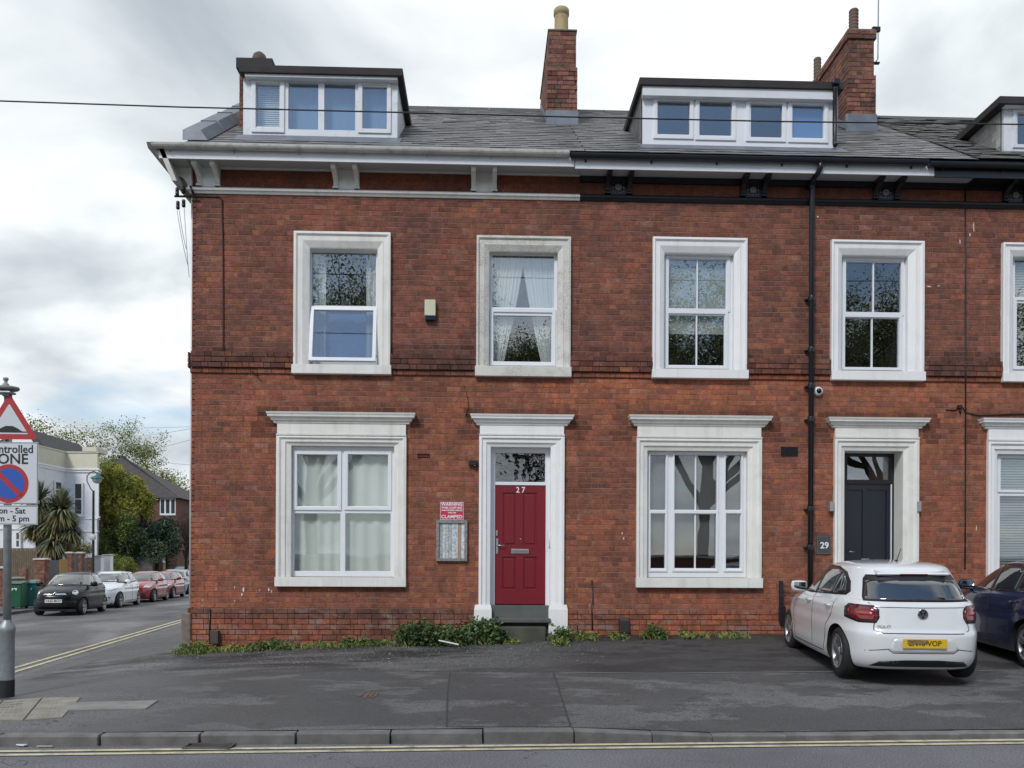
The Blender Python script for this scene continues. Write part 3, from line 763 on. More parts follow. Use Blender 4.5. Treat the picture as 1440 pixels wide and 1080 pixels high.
def architrave(mb, O, I, prof, zb=None):
    """O, I = (x0,x1,z0,z1) outer and inner rects; prof = [(t, y)]"""
    z0 = zb if zb is not None else O[2]
    def loop(t, y):
        xl = O[0] + (I[0] - O[0]) * t; xr = O[1] + (I[1] - O[1]) * t; zt = O[3] + (I[3] - O[3]) * t
        return [(xl, y, z0), (xl, y, zt), (xr, y, zt), (xr, y, z0)]
    ls = [loop(t, y) for t, y in prof]
    for a, b in zip(ls, ls[1:]):
        for i in range(3): mb.quad(a[i], b[i], b[i + 1], a[i + 1])
    for s in (0, 3):   # bottom closure
        n = len(mb.v); mb.v += [l[s] for l in ls]; mb.face(tuple(range(n, n + len(ls))))
ARCH = [(0, .02), (0, -.075), (.15, -.08), (.22, -.062), (.26, -.05), (.52, -.048), (.56, -.056), (.62, -.05), (.94, -.012), (1, 0), (1, .16)]
ARCHG = [(0, .02), (0, -.07), (.20, -.075), (.30, -.055), (.34, -.045), (.62, -.043), (.68, -.02), (.92, -.005), (1, 0), (1, .16)]
def moulding(mb, x0, x1, prof, y=0.0, ends=(1, 1)):
    """prof: [(z, projection)] with returns round both ends"""
    rows = []
    for z, p in prof: rows.append([(x0 - p * ends[0], y + .02, z), (x0 - p * ends[0], y - p, z), (x1 + p * ends[1], y - p, z), (x1 + p * ends[1], y + .02, z)])
    for a, b in zip(rows, rows[1:]):
        for i in range(3): mb.quad(a[i], a[i + 1], b[i + 1], b[i])
    mb.quad(*rows[0]); mb.quad(*rows[-1])

FY = .10   # plane of the frames
def panes(win, rects, Y, material=None, name='pane', tilt=None):
    for r in rects:
        mb = MB(); mb.box(r[0] - .01, r[1] + .01, Y, Y + .008, r[2] - .01, r[3] + .01); mb.build(name, material or GLASS, win)
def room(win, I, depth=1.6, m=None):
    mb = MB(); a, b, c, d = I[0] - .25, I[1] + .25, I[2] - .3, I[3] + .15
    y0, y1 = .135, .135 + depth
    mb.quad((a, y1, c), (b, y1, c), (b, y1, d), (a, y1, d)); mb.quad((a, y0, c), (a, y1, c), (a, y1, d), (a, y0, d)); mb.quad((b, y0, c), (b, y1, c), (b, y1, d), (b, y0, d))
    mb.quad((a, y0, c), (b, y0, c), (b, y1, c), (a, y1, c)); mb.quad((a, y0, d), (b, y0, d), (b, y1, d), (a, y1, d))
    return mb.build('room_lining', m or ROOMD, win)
def curtain(win, x0, x1, z0, z1, y, material, amp=.03, per=.13, name='curtain', taper=None, seed=0):
    rng = random.Random(seed); n = max(8, int((x1 - x0) / .018)); mb = MB(); mb.smooth = True; rows = []
    ph = [rng.uniform(0, 6) for _ in range(3)]
    for j in range(7):
        v = j / 6; row = []
        for i in range(n + 1):
            u = i / n; xx = x0 + (x1 - x0) * u
            if taper: xx = taper(u, v, x0, x1)
            yy = y + amp * math.sin((x0 + (x1 - x0) * u) / per * 6.28 + ph[0] + math.sin(u * 9 + ph[1]) * 1.2) + amp * .4 * math.sin(u * 37 + v * 2 + ph[2])
            row.append((xx, yy, z0 + (z1 - z0) * v))
        rows.append(row)
    for j in range(6):
        for i in range(n): mb.quad(rows[j][i], rows[j][i + 1], rows[j + 1][i + 1], rows[j + 1][i])
    o = mb.build(name, material, win, fix=False); merge(o); return o
def rects(lst, Y): return [RC(*q, Y) for q in lst]

def window(hs, idx, framebox, glass, sashes=(), smat=STONE, fmat=UPVC, dn=None, bars=(), gl=None):
    if dn is None: o_, i_, s_ = UP[idx]; O = RC(*o_); I = RC(*i_); S = RC(*s_); prof = ARCH
    else: o_, i_, s_, c_ = DN[dn]; O = RC(*o_); I = RC(*i_); S = RC(*s_); Cn = RC(*c_); prof = ARCHG
    Fb = RC(*framebox, FY); Fb = (min(Fb[0], I[0] + .0), max(Fb[1], I[1]), min(Fb[2], I[2]), max(Fb[3], I[3] + .0))
    gr = rects(glass, FY)
    mb = MB(); plate(mb, Fb[0], Fb[1], Fb[2], Fb[3], gr, FY, FY + .06)
    win = merge(mb.build('window', fmat, hs.root, fix=False))
    md = win.modifiers.new('bevel', 'BEVEL'); md.width = .005; md.segments = 2; md.limit_method = 'ANGLE'
    panes(win, gr, FY + .028, gl)
    for sq, wpx in sashes:
        q = RC(*sq, FY - .02); mb = MB(); ring(mb, *q, wpx / 83, FY - .022, FY + .004); so_ = merge(mb.build('sash', fmat, win, fix=False))
        md = so_.modifiers.new('bevel', 'BEVEL'); md.width = .006; md.segments = 2; md.limit_method = 'ANGLE'
    for bq in bars:
        q = RC(*bq, FY - .01); mb = MB(); mb.box(q[0], q[1], FY + .008, FY + .05, q[2], q[3]); mb.build('glazing_bar', fmat, win, bevel=.003)
    mb = MB()
    if dn is None: architrave(mb, O, I, prof, S[3] - .005); mb.build('surround', smat, win)
    else:
        ztop = Cn[2]; A = (O[0], O[1], O[2], O[3] - (RC(*o_)[3] - RC(o_[0], o_[1] + 18, o_[2], o_[3])[3]))
        architrave(mb, A, I, prof, S[3] - .005)
        mb.box(O[0] + .01, O[1] - .01, -.055, .02, A[3] - .002, ztop)
        zz = A[3]; moulding(mb, O[0] + .01, O[1] - .01, [(zz - .005, .056), (zz + .008, .085), (zz + .03, .088), (zz + .036, .055)], ends=(.12, .12))
        mb.build('surround', smat, win)
        cornice(win, O, Cn, smat)
    mb = MB(); mb.box(S[0], S[1], -.105, .12, S[2], S[3]); mb.build('sill', smat, win, bevel=.008)
    room(win, I)
    return win, I, gr
def cornice(win, O, Cn, smat):
    mb = MB(); hz = Cn[3] - Cn[2]; zb = Cn[2]
    moulding(mb, O[0] + .02, O[1] - .02, [(zb - .01, .055), (zb, .07), (zb + hz * .15, .075), (zb + hz * .22, .10), (zb + hz * .5, .125), (zb + hz * .55, .15), (zb + hz * .72, .155), (zb + hz * .8, .165), (zb + hz * .97, .175), (zb + hz, .16), (zb + hz + .02, .0)])
    mb.build('cornice', smat, win)

# upper windows, left to right
w1, I1, g1_ = window(H27, 0, (436, 352, 530, 513), [(438.5, 355, 528.5, 430), (439, 436, 528, 509)], smat=STONE)
# lower leaf: top-hung and pushed open at the bottom
q = RC(437, 432.5, 530.5, 513, .08); hgt = q[3] - q[2]
mb = MB(); ring(mb, q[0], q[1], -hgt, 0, .062, -.03, .03)
leaf = merge(mb.build('opening_sash', UPVC, w1, fix=False)); leaf.location = (0, .075, q[3]); leaf.rotation_euler = (R(-10), 0, 0)
md = leaf.modifiers.new('bevel', 'BEVEL'); md.width = .006; md.segments = 2
mb = MB(); mb.box(q[0] + .055, q[1] - .055, -.004, .004, -hgt + .055, -.055); pn = mb.build('pane', GLASS, w1); pn.location = leaf.location; pn.rotation_euler = leaf.rotation_euler
for s in (-1, 1):
    mb = MB(); xx = q[0] + .01 if s < 0 else q[1] - .01
    mb.box(xx - .006, xx + .006, -.06, .12, q[2] + .14, q[2] + .155); mb.build('stay_arm', STEEL, w1)
# blue sheet behind the open leaf: reflected sky put into its colour
mb = MB(); mb.box(I1[0] + .1, I1[1] - .1, .34, .345, I1[2], RC(436, 433, 530, 513)[3]); mb.build('blind_or_sky_sheet', mat('reflected_sky_blue', (.14, .27, .55), .8), w1)
curtain(w1, I1[0] + .02, I1[0] + .22, I1[2], I1[3], .26, NET, .02, .07, seed=1)
curtain(w1, I1[1] - .22, I1[1] - .02, I1[2], I1[3], .26, NET, .02, .07, seed=2)
w2, I2, _ = window(H27, 1, (688, 355, 784, 517), [(692.5, 358.5, 779, 432.5), (694, 444, 775.5, 508.5)], sashes=[((688.5, 434, 781.5, 514), 5.2)], smat=PEEL)
def tie(side):
    def f(u, v, a, b):
        pull = (1 - v) ** 1.2
        if side < 0: return a + (b - a) * u * (1 - .62 * pull)
        return b - (b - a) * (1 - u) * (1 - .62 * pull)
    return f
curtain(w2, I2[0], (I2[0] + I2[1]) / 2 + .02, I2[2], I2[3], .24, NET, .018, .06, taper=tie(-1), seed=3)
curtain(w2, (I2[0] + I2[1]) / 2 - .02, I2[1], I2[2], I2[3], .25, NET, .018, .06, taper=tie(1), seed=4)
w3, I3, _ = window(H29, 2, (934, 358, 1032, 521), [(941, 365, 1021, 435), (940, 443.5, 1018.5, 513.5)], sashes=[((936.5, 359.5, 1027, 438), 4.2), ((936, 437, 1024, 518.5), 4.2)], smat=STONEW, bars=[(980, 364, 982, 436), (979, 443, 981, 514)])
q = RC(934, 360, 1032, 470, .2); mb = MB(); mb.box(q[0], q[1], .2, .204, q[2], q[3]); mb.build('blind_or_sky_sheet', BLIND, w3)
w4, I4, _ = window(H29, 3, (1184, 360, 1276, 523), [(1190, 369, 1267, 440), (1188, 447.5, 1264, 516.5)], sashes=[((1185.5, 362.5, 1271.5, 443), 4.2), ((1184.5, 442, 1269, 520.5), 4.2)], smat=STONEW, gl=GLASSM, bars=[(1228, 368, 1230, 441), (1226, 447, 1228, 517)])
w5, I5, _ = window(H31, 4, (1424, 362, 1518, 526), [(1427.5, 366, 1512, 420), (1430, 427, 1508, 515)], sashes=[((1425, 418, 1513, 520), 5)], smat=STONEW)
def venetian(win, x0, x1, z0, z1, y, step=.045):
    z = z0; mb = MB()
    while z < z1:
        o = MB(); o.prism([(y, z), (y + .004, z + .001), (y + .018, z + .034), (y + .014, z + .035)], x0, x1, 'x'); o.build('blind_slat', GREYC, win); z += step
venetian(w5, I5[0], I5[1], RC(1424, 362, 1518, 420)[2], I5[3], .2)
# ground floor windows
gw1, Ig1, _ = window(H27, 0, (411, 631.5, 551, 808), [(418, 639.5, 474.5, 712), (489.5, 639.5, 545.5, 712), (413.5, 722, 478.5, 803), (485.5, 722, 549, 803)],
                     sashes=[((412.5, 634, 480, 717.5), 5), ((484, 634, 550.5, 717.5), 5)], smat=STONE, dn='gw1', gl=GLASSG)
curtain(gw1, Ig1[0] - .05, Ig1[1] + .05, Ig1[2] - .1, Ig1[3], .24, mat('heavy_net', (.74, .73, .69), .9), .016, .21, seed=9, name='net_curtain')
gw3, Ig3, _ = window(H29, 0, (910.5, 634, 1050.5, 812), [(914, 640, 936, 717), (948, 640, 1008, 717), (1020.5, 640, 1042, 717), (914, 723, 935, 799), (948, 723, 1007, 799), (1020.5, 723, 1041, 799)],
                     sashes=[((945.5, 719, 1010, 804), 3.2), ((912, 719, 938.5, 804), 3.0), ((1018, 719, 1045, 804), 3.0), ((946, 636, 1011, 720), 2.6), ((912, 636, 939, 720), 2.4), ((1018, 636, 1045, 720), 2.4)],
                     smat=STONE, dn='gw3', gl=GLASSM, bars=[(977.5, 639, 979.5, 718), (977, 723, 979, 800)])
q = RC(905, 634, 1055, 780, .22); mb = MB(); mb.box(q[0], q[1], .22, .224, q[2], q[3]); mb.build('blind_or_sky_sheet', TAUPE, gw3)
gw5, Ig5, _ = window(H31, 0, (1402, 640, 1545, 815), [(1407.5, 645, 1540, 689), (1406, 698, 1540, 806)], sashes=[((1403.5, 641.5, 1544, 693), 4)], smat=STONEW, dn='gw5')
venetian(gw5, Ig5[0], Ig5[1], Ig5[2], Ig5[3], .2)

# ------------------------------------------------------------------ doors
def door27():
    o_, i_, s_, c_ = DN['d27']; O = RC(*o_); I = RC(*i_); Cn = RC(*c_); dy = .19; smat = STONEW
    zb = DOORB27
    O = (O[0], O[1], zb, O[3]); I = (I[0], I[1], zb, I[3])
    Lf = RC(696, 683, 767, 849.5, dy)
    mb = MB(); plate(mb, Lf[0] + .003, Lf[1] - .003, Lf[2], Lf[3], rects([(707, 693, 725.5, 767), (735.5, 693, 754.5, 767), (706.5, 783, 725.5, 829), (736, 783, 754.5, 829)], dy), dy - .02, dy + .03)
    door = merge(mb.build('door', RED, H27.root, fix=False))
    md = door.modifiers.new('bevel', 'BEVEL'); md.width = .006; md.segments = 2; md.limit_method = 'ANGLE'
    for q in rects([(707, 693, 725.5, 767), (735.5, 693, 754.5, 767), (706.5, 783, 725.5, 829), (736, 783, 754.5, 829)], dy):
        mb = MB(); mb.box(q[0], q[1], dy + .004, dy + .02, q[2], q[3]); mb.build('door_panel', RED, door)
        mb = MB(); mb.box(q[0] + .03, q[1] - .03, dy - .012, dy + .01, q[2] + .03, q[3] - .03); mb.build('door_panel', RED, door, bevel=.01)
    q = RC(719, 772, 743.5, 778.5, dy - .02); mb = MB(); mb.box(q[0], q[1], dy - .034, dy - .019, q[2], q[3]); mb.build('letterbox', STEEL, door, bevel=.004)
    mb = MB(); mb.box(q[0] + .02, q[1] - .02, dy - .038, dy - .033, q[2] + .02, q[3] - .02); mb.build('letter_flap', mat('dull_steel', (.3, .3, .3), .5, 1), door, bevel=.002)
    h = P(699, 768, dy); mb = MB(); mb.box(h.x - .018, h.x + .018, dy - .034, dy - .019, h.z - .13, h.z + .13); mb.tube([(h.x, dy - .03, h.z + .01), (h.x, dy - .075, h.z + .01), (h.x + .12, dy - .075, h.z + .01)], .011, 8); mb.build('handle', STEEL, door)
    h = P(698.5, 750, dy); mb = MB(); mb.box(h.x - .016, h.x + .016, dy - .04, dy - .019, h.z - .045, h.z + .045); mb.build('key_safe', STEEL, door, bevel=.006)
    h = P(732, 758, dy); mb = MB(); mb.lathe([(.012, 0), (.012, -.006), (.005, -.008), (.001, -.006)], (h.x, dy - .019, h.z), 10, 'y'); mb.build('spyhole', STEEL, door)
    n = P(732, 689.3, dy - .02); text('house_number', '2 7', .135, WHITE, door, (n.x, dy - .026, n.z), sx=.9, bold=.002)
    # frame with transom
    Fb = RC(690, 629, 774, 851, dy); tr = RC(696.5, 637.5, 766.5, 678, dy)
    mb = MB(); plate(mb, I[0] - .01, I[1] + .01, zb, I[3] + .01, [tr, (Lf[0], Lf[1], zb - .1, Lf[3] + .004)], dy - .035, dy + .05)
    fr = merge(mb.build('door_frame', UPVC, door, fix=False)); md = fr.modifiers.new('bevel', 'BEVEL'); md.width = .006; md.segments = 2; md.limit_method = 'ANGLE'
    mb = MB(); mb.box(tr[0], tr[1], dy + .0, dy + .008, tr[2], tr[3]); mb.build('fanlight', GLASSF, door)
    q = RC(721, 669, 738, 677.5, dy + .02); mb = MB(); mb.box(q[0], q[1], dy + .02, dy + .024, q[2], q[3]); mb.build('paper_notice', WHITE, door)
    q = RC(770, 746, 776, 770, dy - .03); mb = MB(); mb.tube([(q[0] + .03, dy - .03, q[2]), (q[0] + .03, dy - .09, q[2] + .01), (q[0] + .03, dy - .09, q[3] - .01), (q[0] + .03, dy - .03, q[3])], .014, 8); mb.build('grab_rail', UPVC, door)
    mb = MB(); architrave(mb, (O[0], O[1], zb, O[3] - .19), I, [(t, y if y < .1 else .25) for t, y in ARCHG], .62); mb.box(O[0] + .01, O[1] - .01, -.055, .02, O[3] - .192, Cn[2])
    zz = O[3] - .19; moulding(mb, O[0] + .01, O[1] - .01, [(zz - .005, .056), (zz + .008, .085), (zz + .03, .088), (zz + .036, .055)], ends=(.12, .12))
    mb.build('surround', smat, door); cornice(door, O, Cn, smat)
    for (l, r, b) in ((667.5, 690.5, 874), (772.5, 797.5, 885)):
        q = RC(l, 853, r, b + 10, -.1); mb = MB(); moulding(mb, q[0] + .085, q[1] - .085, [(q[2], .095), (q[3] - .05, .095), (q[3] - .02, .088), (q[3] + .0, .085), (q[3] + .03, .078)]); mb.build('plinth_block', smat, door)
    # steps
    q = RC(690.5, 851.5, 773, 869.5, .02); mb = MB(); mb.box(q[0], q[1], .0, .3, q[2] - .3, q[3]); mb.build('threshold', STEP, door, bevel=.01)
    q = RC(689, 869.5, 774.5, 876, -.14); mb = MB(); mb.box(q[0], q[1], -.14, .0, q[2], q[3]); mb.build('step', STEP, door, bevel=.015)
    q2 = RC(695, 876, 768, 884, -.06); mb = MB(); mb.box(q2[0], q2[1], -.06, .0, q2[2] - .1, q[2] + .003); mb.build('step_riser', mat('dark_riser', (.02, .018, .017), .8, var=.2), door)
    q = RC(699, 882, 776, 899, -.32); mb = MB(); mb.box(q[0] + .05, q[1] - .1, -.32, .0, q[2] - .15, q[3]); mb.build('step', mat('mossy_step', (.075, .08, .06), .85, var=.3, dirt=.6, dirt_c=(.04, .05, .02)), door, bevel=.015)
    return door
d27 = door27()
def door29():
    o_, i_, s_, c_ = DN['d29']; O = RC(*o_); I = RC(*i_); Cn = RC(*c_); dy = .36
    zb = .78; O = (O[0], O[1], zb, O[3]); I = (I[0], I[1], zb, I[3])
    Lf = RC(1190, 681, 1251.5, 880, dy); pr = rects([(1192, 689, 1212.5, 792), (1219.5, 689, 1246, 792), (1192, 806, 1212.5, 866), (1219.5, 806, 1246, 866)], dy)
    Lf = (RC(1187, 681, 1253, 880, dy)[0], Lf[1], zb, Lf[3])
    mb = MB(); plate(mb, *Lf, pr, dy - .015, dy + .03); door = merge(mb.build('door', NAVY, H29.root, fix=False))
    md = door.modifiers.new('bevel', 'BEVEL'); md.width = .008; md.segments = 2; md.limit_method = 'ANGLE'
    for q in pr:
        mb = MB(); mb.box(q[0], q[1], dy + .006, dy + .02, q[2], q[3]); mb.build('door_panel', NAVY, door)
    Fr = RC(1180, 634, 1259, 880, dy - .03); tr = RC(1190, 642, 1251, 675, dy)
    mb = MB(); plate(mb, I[0] - .1, I[1] + .02, zb, I[3] + .03, [tr, (Lf[0], Lf[1] + .004, zb - .1, Lf[3] + .004)], dy - .045, dy + .05); merge(mb.build('door_frame', BLK, door, fix=False))
    mb = MB(); mb.box(tr[0], tr[1], dy, dy + .008, tr[2], tr[3]); mb.build('fanlight', GLASS, door)
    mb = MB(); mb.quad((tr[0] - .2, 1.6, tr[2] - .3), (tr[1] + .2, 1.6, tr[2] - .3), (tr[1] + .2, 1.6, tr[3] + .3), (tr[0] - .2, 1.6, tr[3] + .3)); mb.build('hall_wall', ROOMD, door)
    h = P(1194, 776, dy); mb = MB(); mb.tube([(h.x - .02, dy - .02, h.z), (h.x - .02, dy - .06, h.z), (h.x + .07, dy - .06, h.z)], .009, 8); mb.build('handle', STEEL, door)
    h = P(1216, 787, dy); mb = MB(); mb.box(h.x - .07, h.x + .07, dy - .03, dy - .01, h.z - .02, h.z + .02); mb.build('letterbox', STEEL, door, bevel=.004)
    mb = MB(); q = P(1251.5, 780, dy); mb.box(q.x - .006, q.x + .006, dy - .05, dy - .01, 1.0, Lf[3]); mb.build('weather_strip', UPVC, door)
    mb = MB(); architrave(mb, (O[0], O[1], zb, O[3] - .20), I, [(t, y if y < .1 else .38) for t, y in ARCHG], zb - .25); mb.box(O[0] + .01, O[1] - .01, -.055, .02, O[3] - .202, Cn[2])
    zz = O[3] - .20; moulding(mb, O[0] + .01, O[1] - .01, [(zz - .005, .056), (zz + .008, .085), (zz + .03, .088), (zz + .036, .055)], ends=(.12, .12))
    mb.build('surround', STONE, door); cornice(door, O, Cn, STONE)
    for xx in (O[0], O[1]):
        mb = MB(); moulding(mb, xx - .12 + (.1 if xx == O[0] else -.1), xx + .12 + (.1 if xx == O[0] else -.1), [(.5, .11), (.95, .11), (.99, .09)]); mb.build('plinth_block', STONE, door)
    mb = MB(); mb.box(I[0], I[1], -.05, .4, .5, zb); mb.build('threshold', STEP, door)
door29()

# vents
q = VENTS['terracotta_vent']; mb = MB(); plate(mb, q[0], q[1], q[2], q[3], [(q[0] + .012 + i * .032, q[0] + .032 + i * .032, q[2] + .01, q[3] - .01) for i in range(6)], -.018, .0); mb.build('air_vent', mat('dark_clay', (.02, .008, .007), .8), H27.root)
q = VENTS['louvre_vent']; ve = MB(); ve.box(q[0], q[1], -.014, .0, q[2], q[3]); ve = ve.build('air_vent', mat('vent_black', (.006, .006, .006), .7), H29.root)
for i in range(8):
    x = q[0] + (i + .5) * (q[1] - q[0]) / 8; mb = MB(); mb.box(x - .008, x + .008, -.03, -.012, q[2], q[3]); mb.build('vent_bar', BLK, ve)

# ------------------------------------------------------------------ eaves
def gutter(hs, x0, x1, y, z, r, material, drops=()):
    prof = []
    for k in range(9):
        a = math.pi + math.pi * k / 8; prof.append((y + r * math.cos(a), z + r * math.sin(a)))
    prof += [(y + r + .0, z + .012), (y + r - .008, z + .012)]
    for k in range(8, -1, -1):
        a = math.pi + math.pi * k / 8; prof.append((y + (r - .008) * math.cos(a), z + (r - .008) * math.sin(a)))
    prof += [(y - r + .008, z + .012), (y - r, z + .012)]
    mb = MB(); mb.prism(prof, x0, x1, 'x'); g = mb.build('gutter', material, hs.root)
    n = int((x1 - x0) / 1.1)
    for i in range(n + 1):
        xx = x0 + .25 + i * (x1 - x0 - .5) / max(1, n); mb = MB()
        pr = [(y + (r + .006) * math.cos(math.pi + math.pi * k / 8), z + (r + .006) * math.sin(math.pi + math.pi * k / 8)) for k in range(9)]
        mb.prism(pr, xx - .015, xx + .015, 'x'); mb.box(xx - .012, xx + .012, y + r * .6, y + r + .03, z - r - .03, z - r * .6); mb.build('gutter_bracket', material, g)
    return g
GY = -.46; 
def zat(px, py, Y): return P(px, py, Y).z
ZG = zat(500, 206, GY - .06)
FZ1 = zat(500, 210, -.40); FZ0 = zat(500, 228, -.40)
SX0 = XL - .44
def eaves(hs, x0, x1, gm, fm, sm, strm, z1off=0, gx0=None, gx1=None, fx0=None, fx1=None):
    mb = MB(); mb.box(fx0 or x0, fx1 or x1, -.40, -.375, FZ0 + z1off, FZ1 + .05 + z1off); mb.build('fascia', fm, hs.root, bevel=.003)
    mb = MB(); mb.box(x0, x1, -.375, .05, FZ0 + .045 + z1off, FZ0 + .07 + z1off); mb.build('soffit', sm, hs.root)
    mb = MB(); moulding(mb, x0, x1, [(ZTOP - .03, .025), (ZTOP, .045), (ZTOP + .015, .065), (ZTOP + .045, .07), (ZTOP + .055, .05), (ZTOP + .075, .035), (ZTOP + .085, .0)], ends=(1 if hs is H27 else 0, 0)); mb.build('painted_string', strm, hs.root)
    gutter(hs, gx0 or x0, gx1 or x1, GY, ZG + z1off, .065, gm)
eaves(H27, XL - .02, XA, OLDW, FASC, SOFF, STONE, fx0=SX0 + .03, fx1=P(808, 225, -.4).x, gx0=SX0 - .05, gx1=P(801, 205, -.5).x)
eaves(H29, XA, XB, BLKG, FASC, SOFF, BLK, z1off=-.03, fx0=P(809, 225, -.4).x, fx1=P(1314, 235, -.4).x, gx0=P(803, 210, -.5).x, gx1=P(1306, 230, -.5).x)
eaves(H31, XB, XR, BLKG, BLK, BLK, BLK, z1off=-.05, gx0=P(1308, 230, -.5).x, fx0=P(1315, 235, -.4).x)
ZSO = FZ0 + .045
# black bed mould under the soffit of 29 and 31
for hs in (H29, H31):
    mb = MB(); mb.box(hs.x0 + .002, hs.x1 - .002, -.06, .0, ZSO - .13, ZSO - .03 + .0); mb.build('bed_mould', BLK, hs.root)
mb = MB(); mb.box(XL, XA, -.03, .0, ZSO - .025, ZSO); mb.build('bed_mould', STONE, H27.root)
BP = [(0, 0), (-.05, 0), (-.07, .03), (-.05, .07), (-.05, .11), (-.075, .16), (-.13, .21), (-.21, .25), (-.30, .27), (-.33, .30), (-.33, .40), (0, .40)]
zb0 = ZTOP + .085; sc_ = (ZSO - zb0) / .40
def bracket(parent, xc, material, rosette=False, w=.075):
    mb = MB(); mb.prism([(y, zb0 + z * sc_) for y, z in BP], xc - w / 2, xc + w / 2, 'x')
    # raised centre rib that follows the scroll
    mb.prism([(y - .012 if y < 0 else y, zb0 + z * sc_ - (.0 if z else 0)) for y, z in BP[:-2]] + [(-.10, zb0 + .30 * sc_), (0, zb0 + .1)], xc - w / 6, xc + w / 6, 'x')
    mb.box(xc - w / 2 - .01, xc + w / 2 + .01, -.075, 0, zb0, zb0 + .03); mb.build('eaves_bracket', material, parent, bevel=.004)
def bracket_group(hs, pa, pb, material, panel, rosette=False):
    xa, xb = P(pa, 250, -.05).x, P(pb, 250, -.05).x
    mb = MB(); mb.box(xa, xb, -.02, .0, zb0, ZSO - .01); mb.build('frieze_panel', panel, hs.root)
    bracket(hs.root, xa, material); bracket(hs.root, xb, material)
    if rosette:
        xc = (xa + xb) / 2; zc = (zb0 + ZSO) / 2 - .04; m_ = mat('worn_white_rosette', (.30, .29, .29), .7, dirt=.4)
        mb = MB()
        for k in range(8):
            a = k * math.pi / 4; r0, r1 = .022, .055
            c, s = math.cos(a), math.sin(a); nx, nz = -s, c
            mb.prism([(xc + c * r0 + nx * .008, zc + s * r0 + nz * .008), (xc + c * r1 + nx * .012, zc + s * r1 + nz * .012), (xc + c * r1 - nx * .012, zc + s * r1 - nz * .012), (xc + c * r0 - nx * .008, zc + s * r0 - nz * .008)], -.033, -.02, 'y')
        mb.lathe([(.014, 0), (.012, -.01), (.001, -.012)], (xc, -.02, zc), 10, 'y')
        for dx, dz in [(-.09, .075), (.09, .075), (-.09, -.075), (.09, -.075), (-.045, -.085), (.0, -.085), (.045, -.085), (-.09, 0), (.09, 0)]: mb.lathe([(.012, 0), (.009, -.009), (.001, -.01)], (xc + dx, -.02, zc + dz), 6, 'y')
        mb.build('rosette', m_, hs.root)
    # a darker gap piece
bracket_group(H27, 472, 502, STONE, STONE)
bracket_group(H27, 666, 695.5, STONE, STONE)
bracket_group(H27, 280, 305.5, STONE, STONEW)
for a, b in ((855, 885), (1045, 1075), (1232, 1262)): bracket_group(H29, a, b, BLK, BLK, True)
bracket_group(H31, 1415, 1445, BLK, BLK, True)
# boxed corner of the eaves, raked in towards the string, with its scroll bracket
cx0 = SX0; mb = MB()
zT, zB = FZ1 + .05, ZTOP - .0
mb.prism([(SX0 - .02, zT), (SX0 + .07, zT), (XL - .12, zB), (XL - .2, zB)], -.40, .6, 'y'); mb.build('eaves_end_board', OLDW, H27.root, bevel=.004)
mb = MB(); mb.prism([(SX0 + .05, FZ0 + .02), (XL, FZ0 + .02), (XL, zB), (XL - .14, zB)], .0, .6, 'y'); mb.build('corner_panel', mat('dirty_cream', (.40, .36, .27), .7, var=.2, dirt=.6, dirt_c=(.12, .1, .08)), H27.root)
mb = MB(); mb.box(SX0 - .02, SX0 + .13, -.372, -.20, FZ0 + .08, FZ1 + .045); mb.build('eaves_infill', FASC, H27.root)
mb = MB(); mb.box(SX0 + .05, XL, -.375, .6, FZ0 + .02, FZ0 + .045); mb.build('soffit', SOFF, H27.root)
mb = MB(); mb.prism([(XL, zB + .02), (XL - .06, zB + .02), (XL - .07, zB + .10), (XL - .13, zB + .19), (XL - .22, zB + .24), (XL - .29, zB + .26), (XL - .30, FZ0 + .02), (XL, FZ0 + .02)], -.07, -.0, 'y'); mb.build('eaves_bracket', STONE, H27.root, bevel=.006)
mb = MB(); mb.prism([(-.53, 0), (-.46, -.065), (.6, -.065), (.6, 0.0)], SX0 - .12, SX0, 'x'); o = mb.build('gutter', OLDW, H27.root); o.location = (0, 0, ZG)

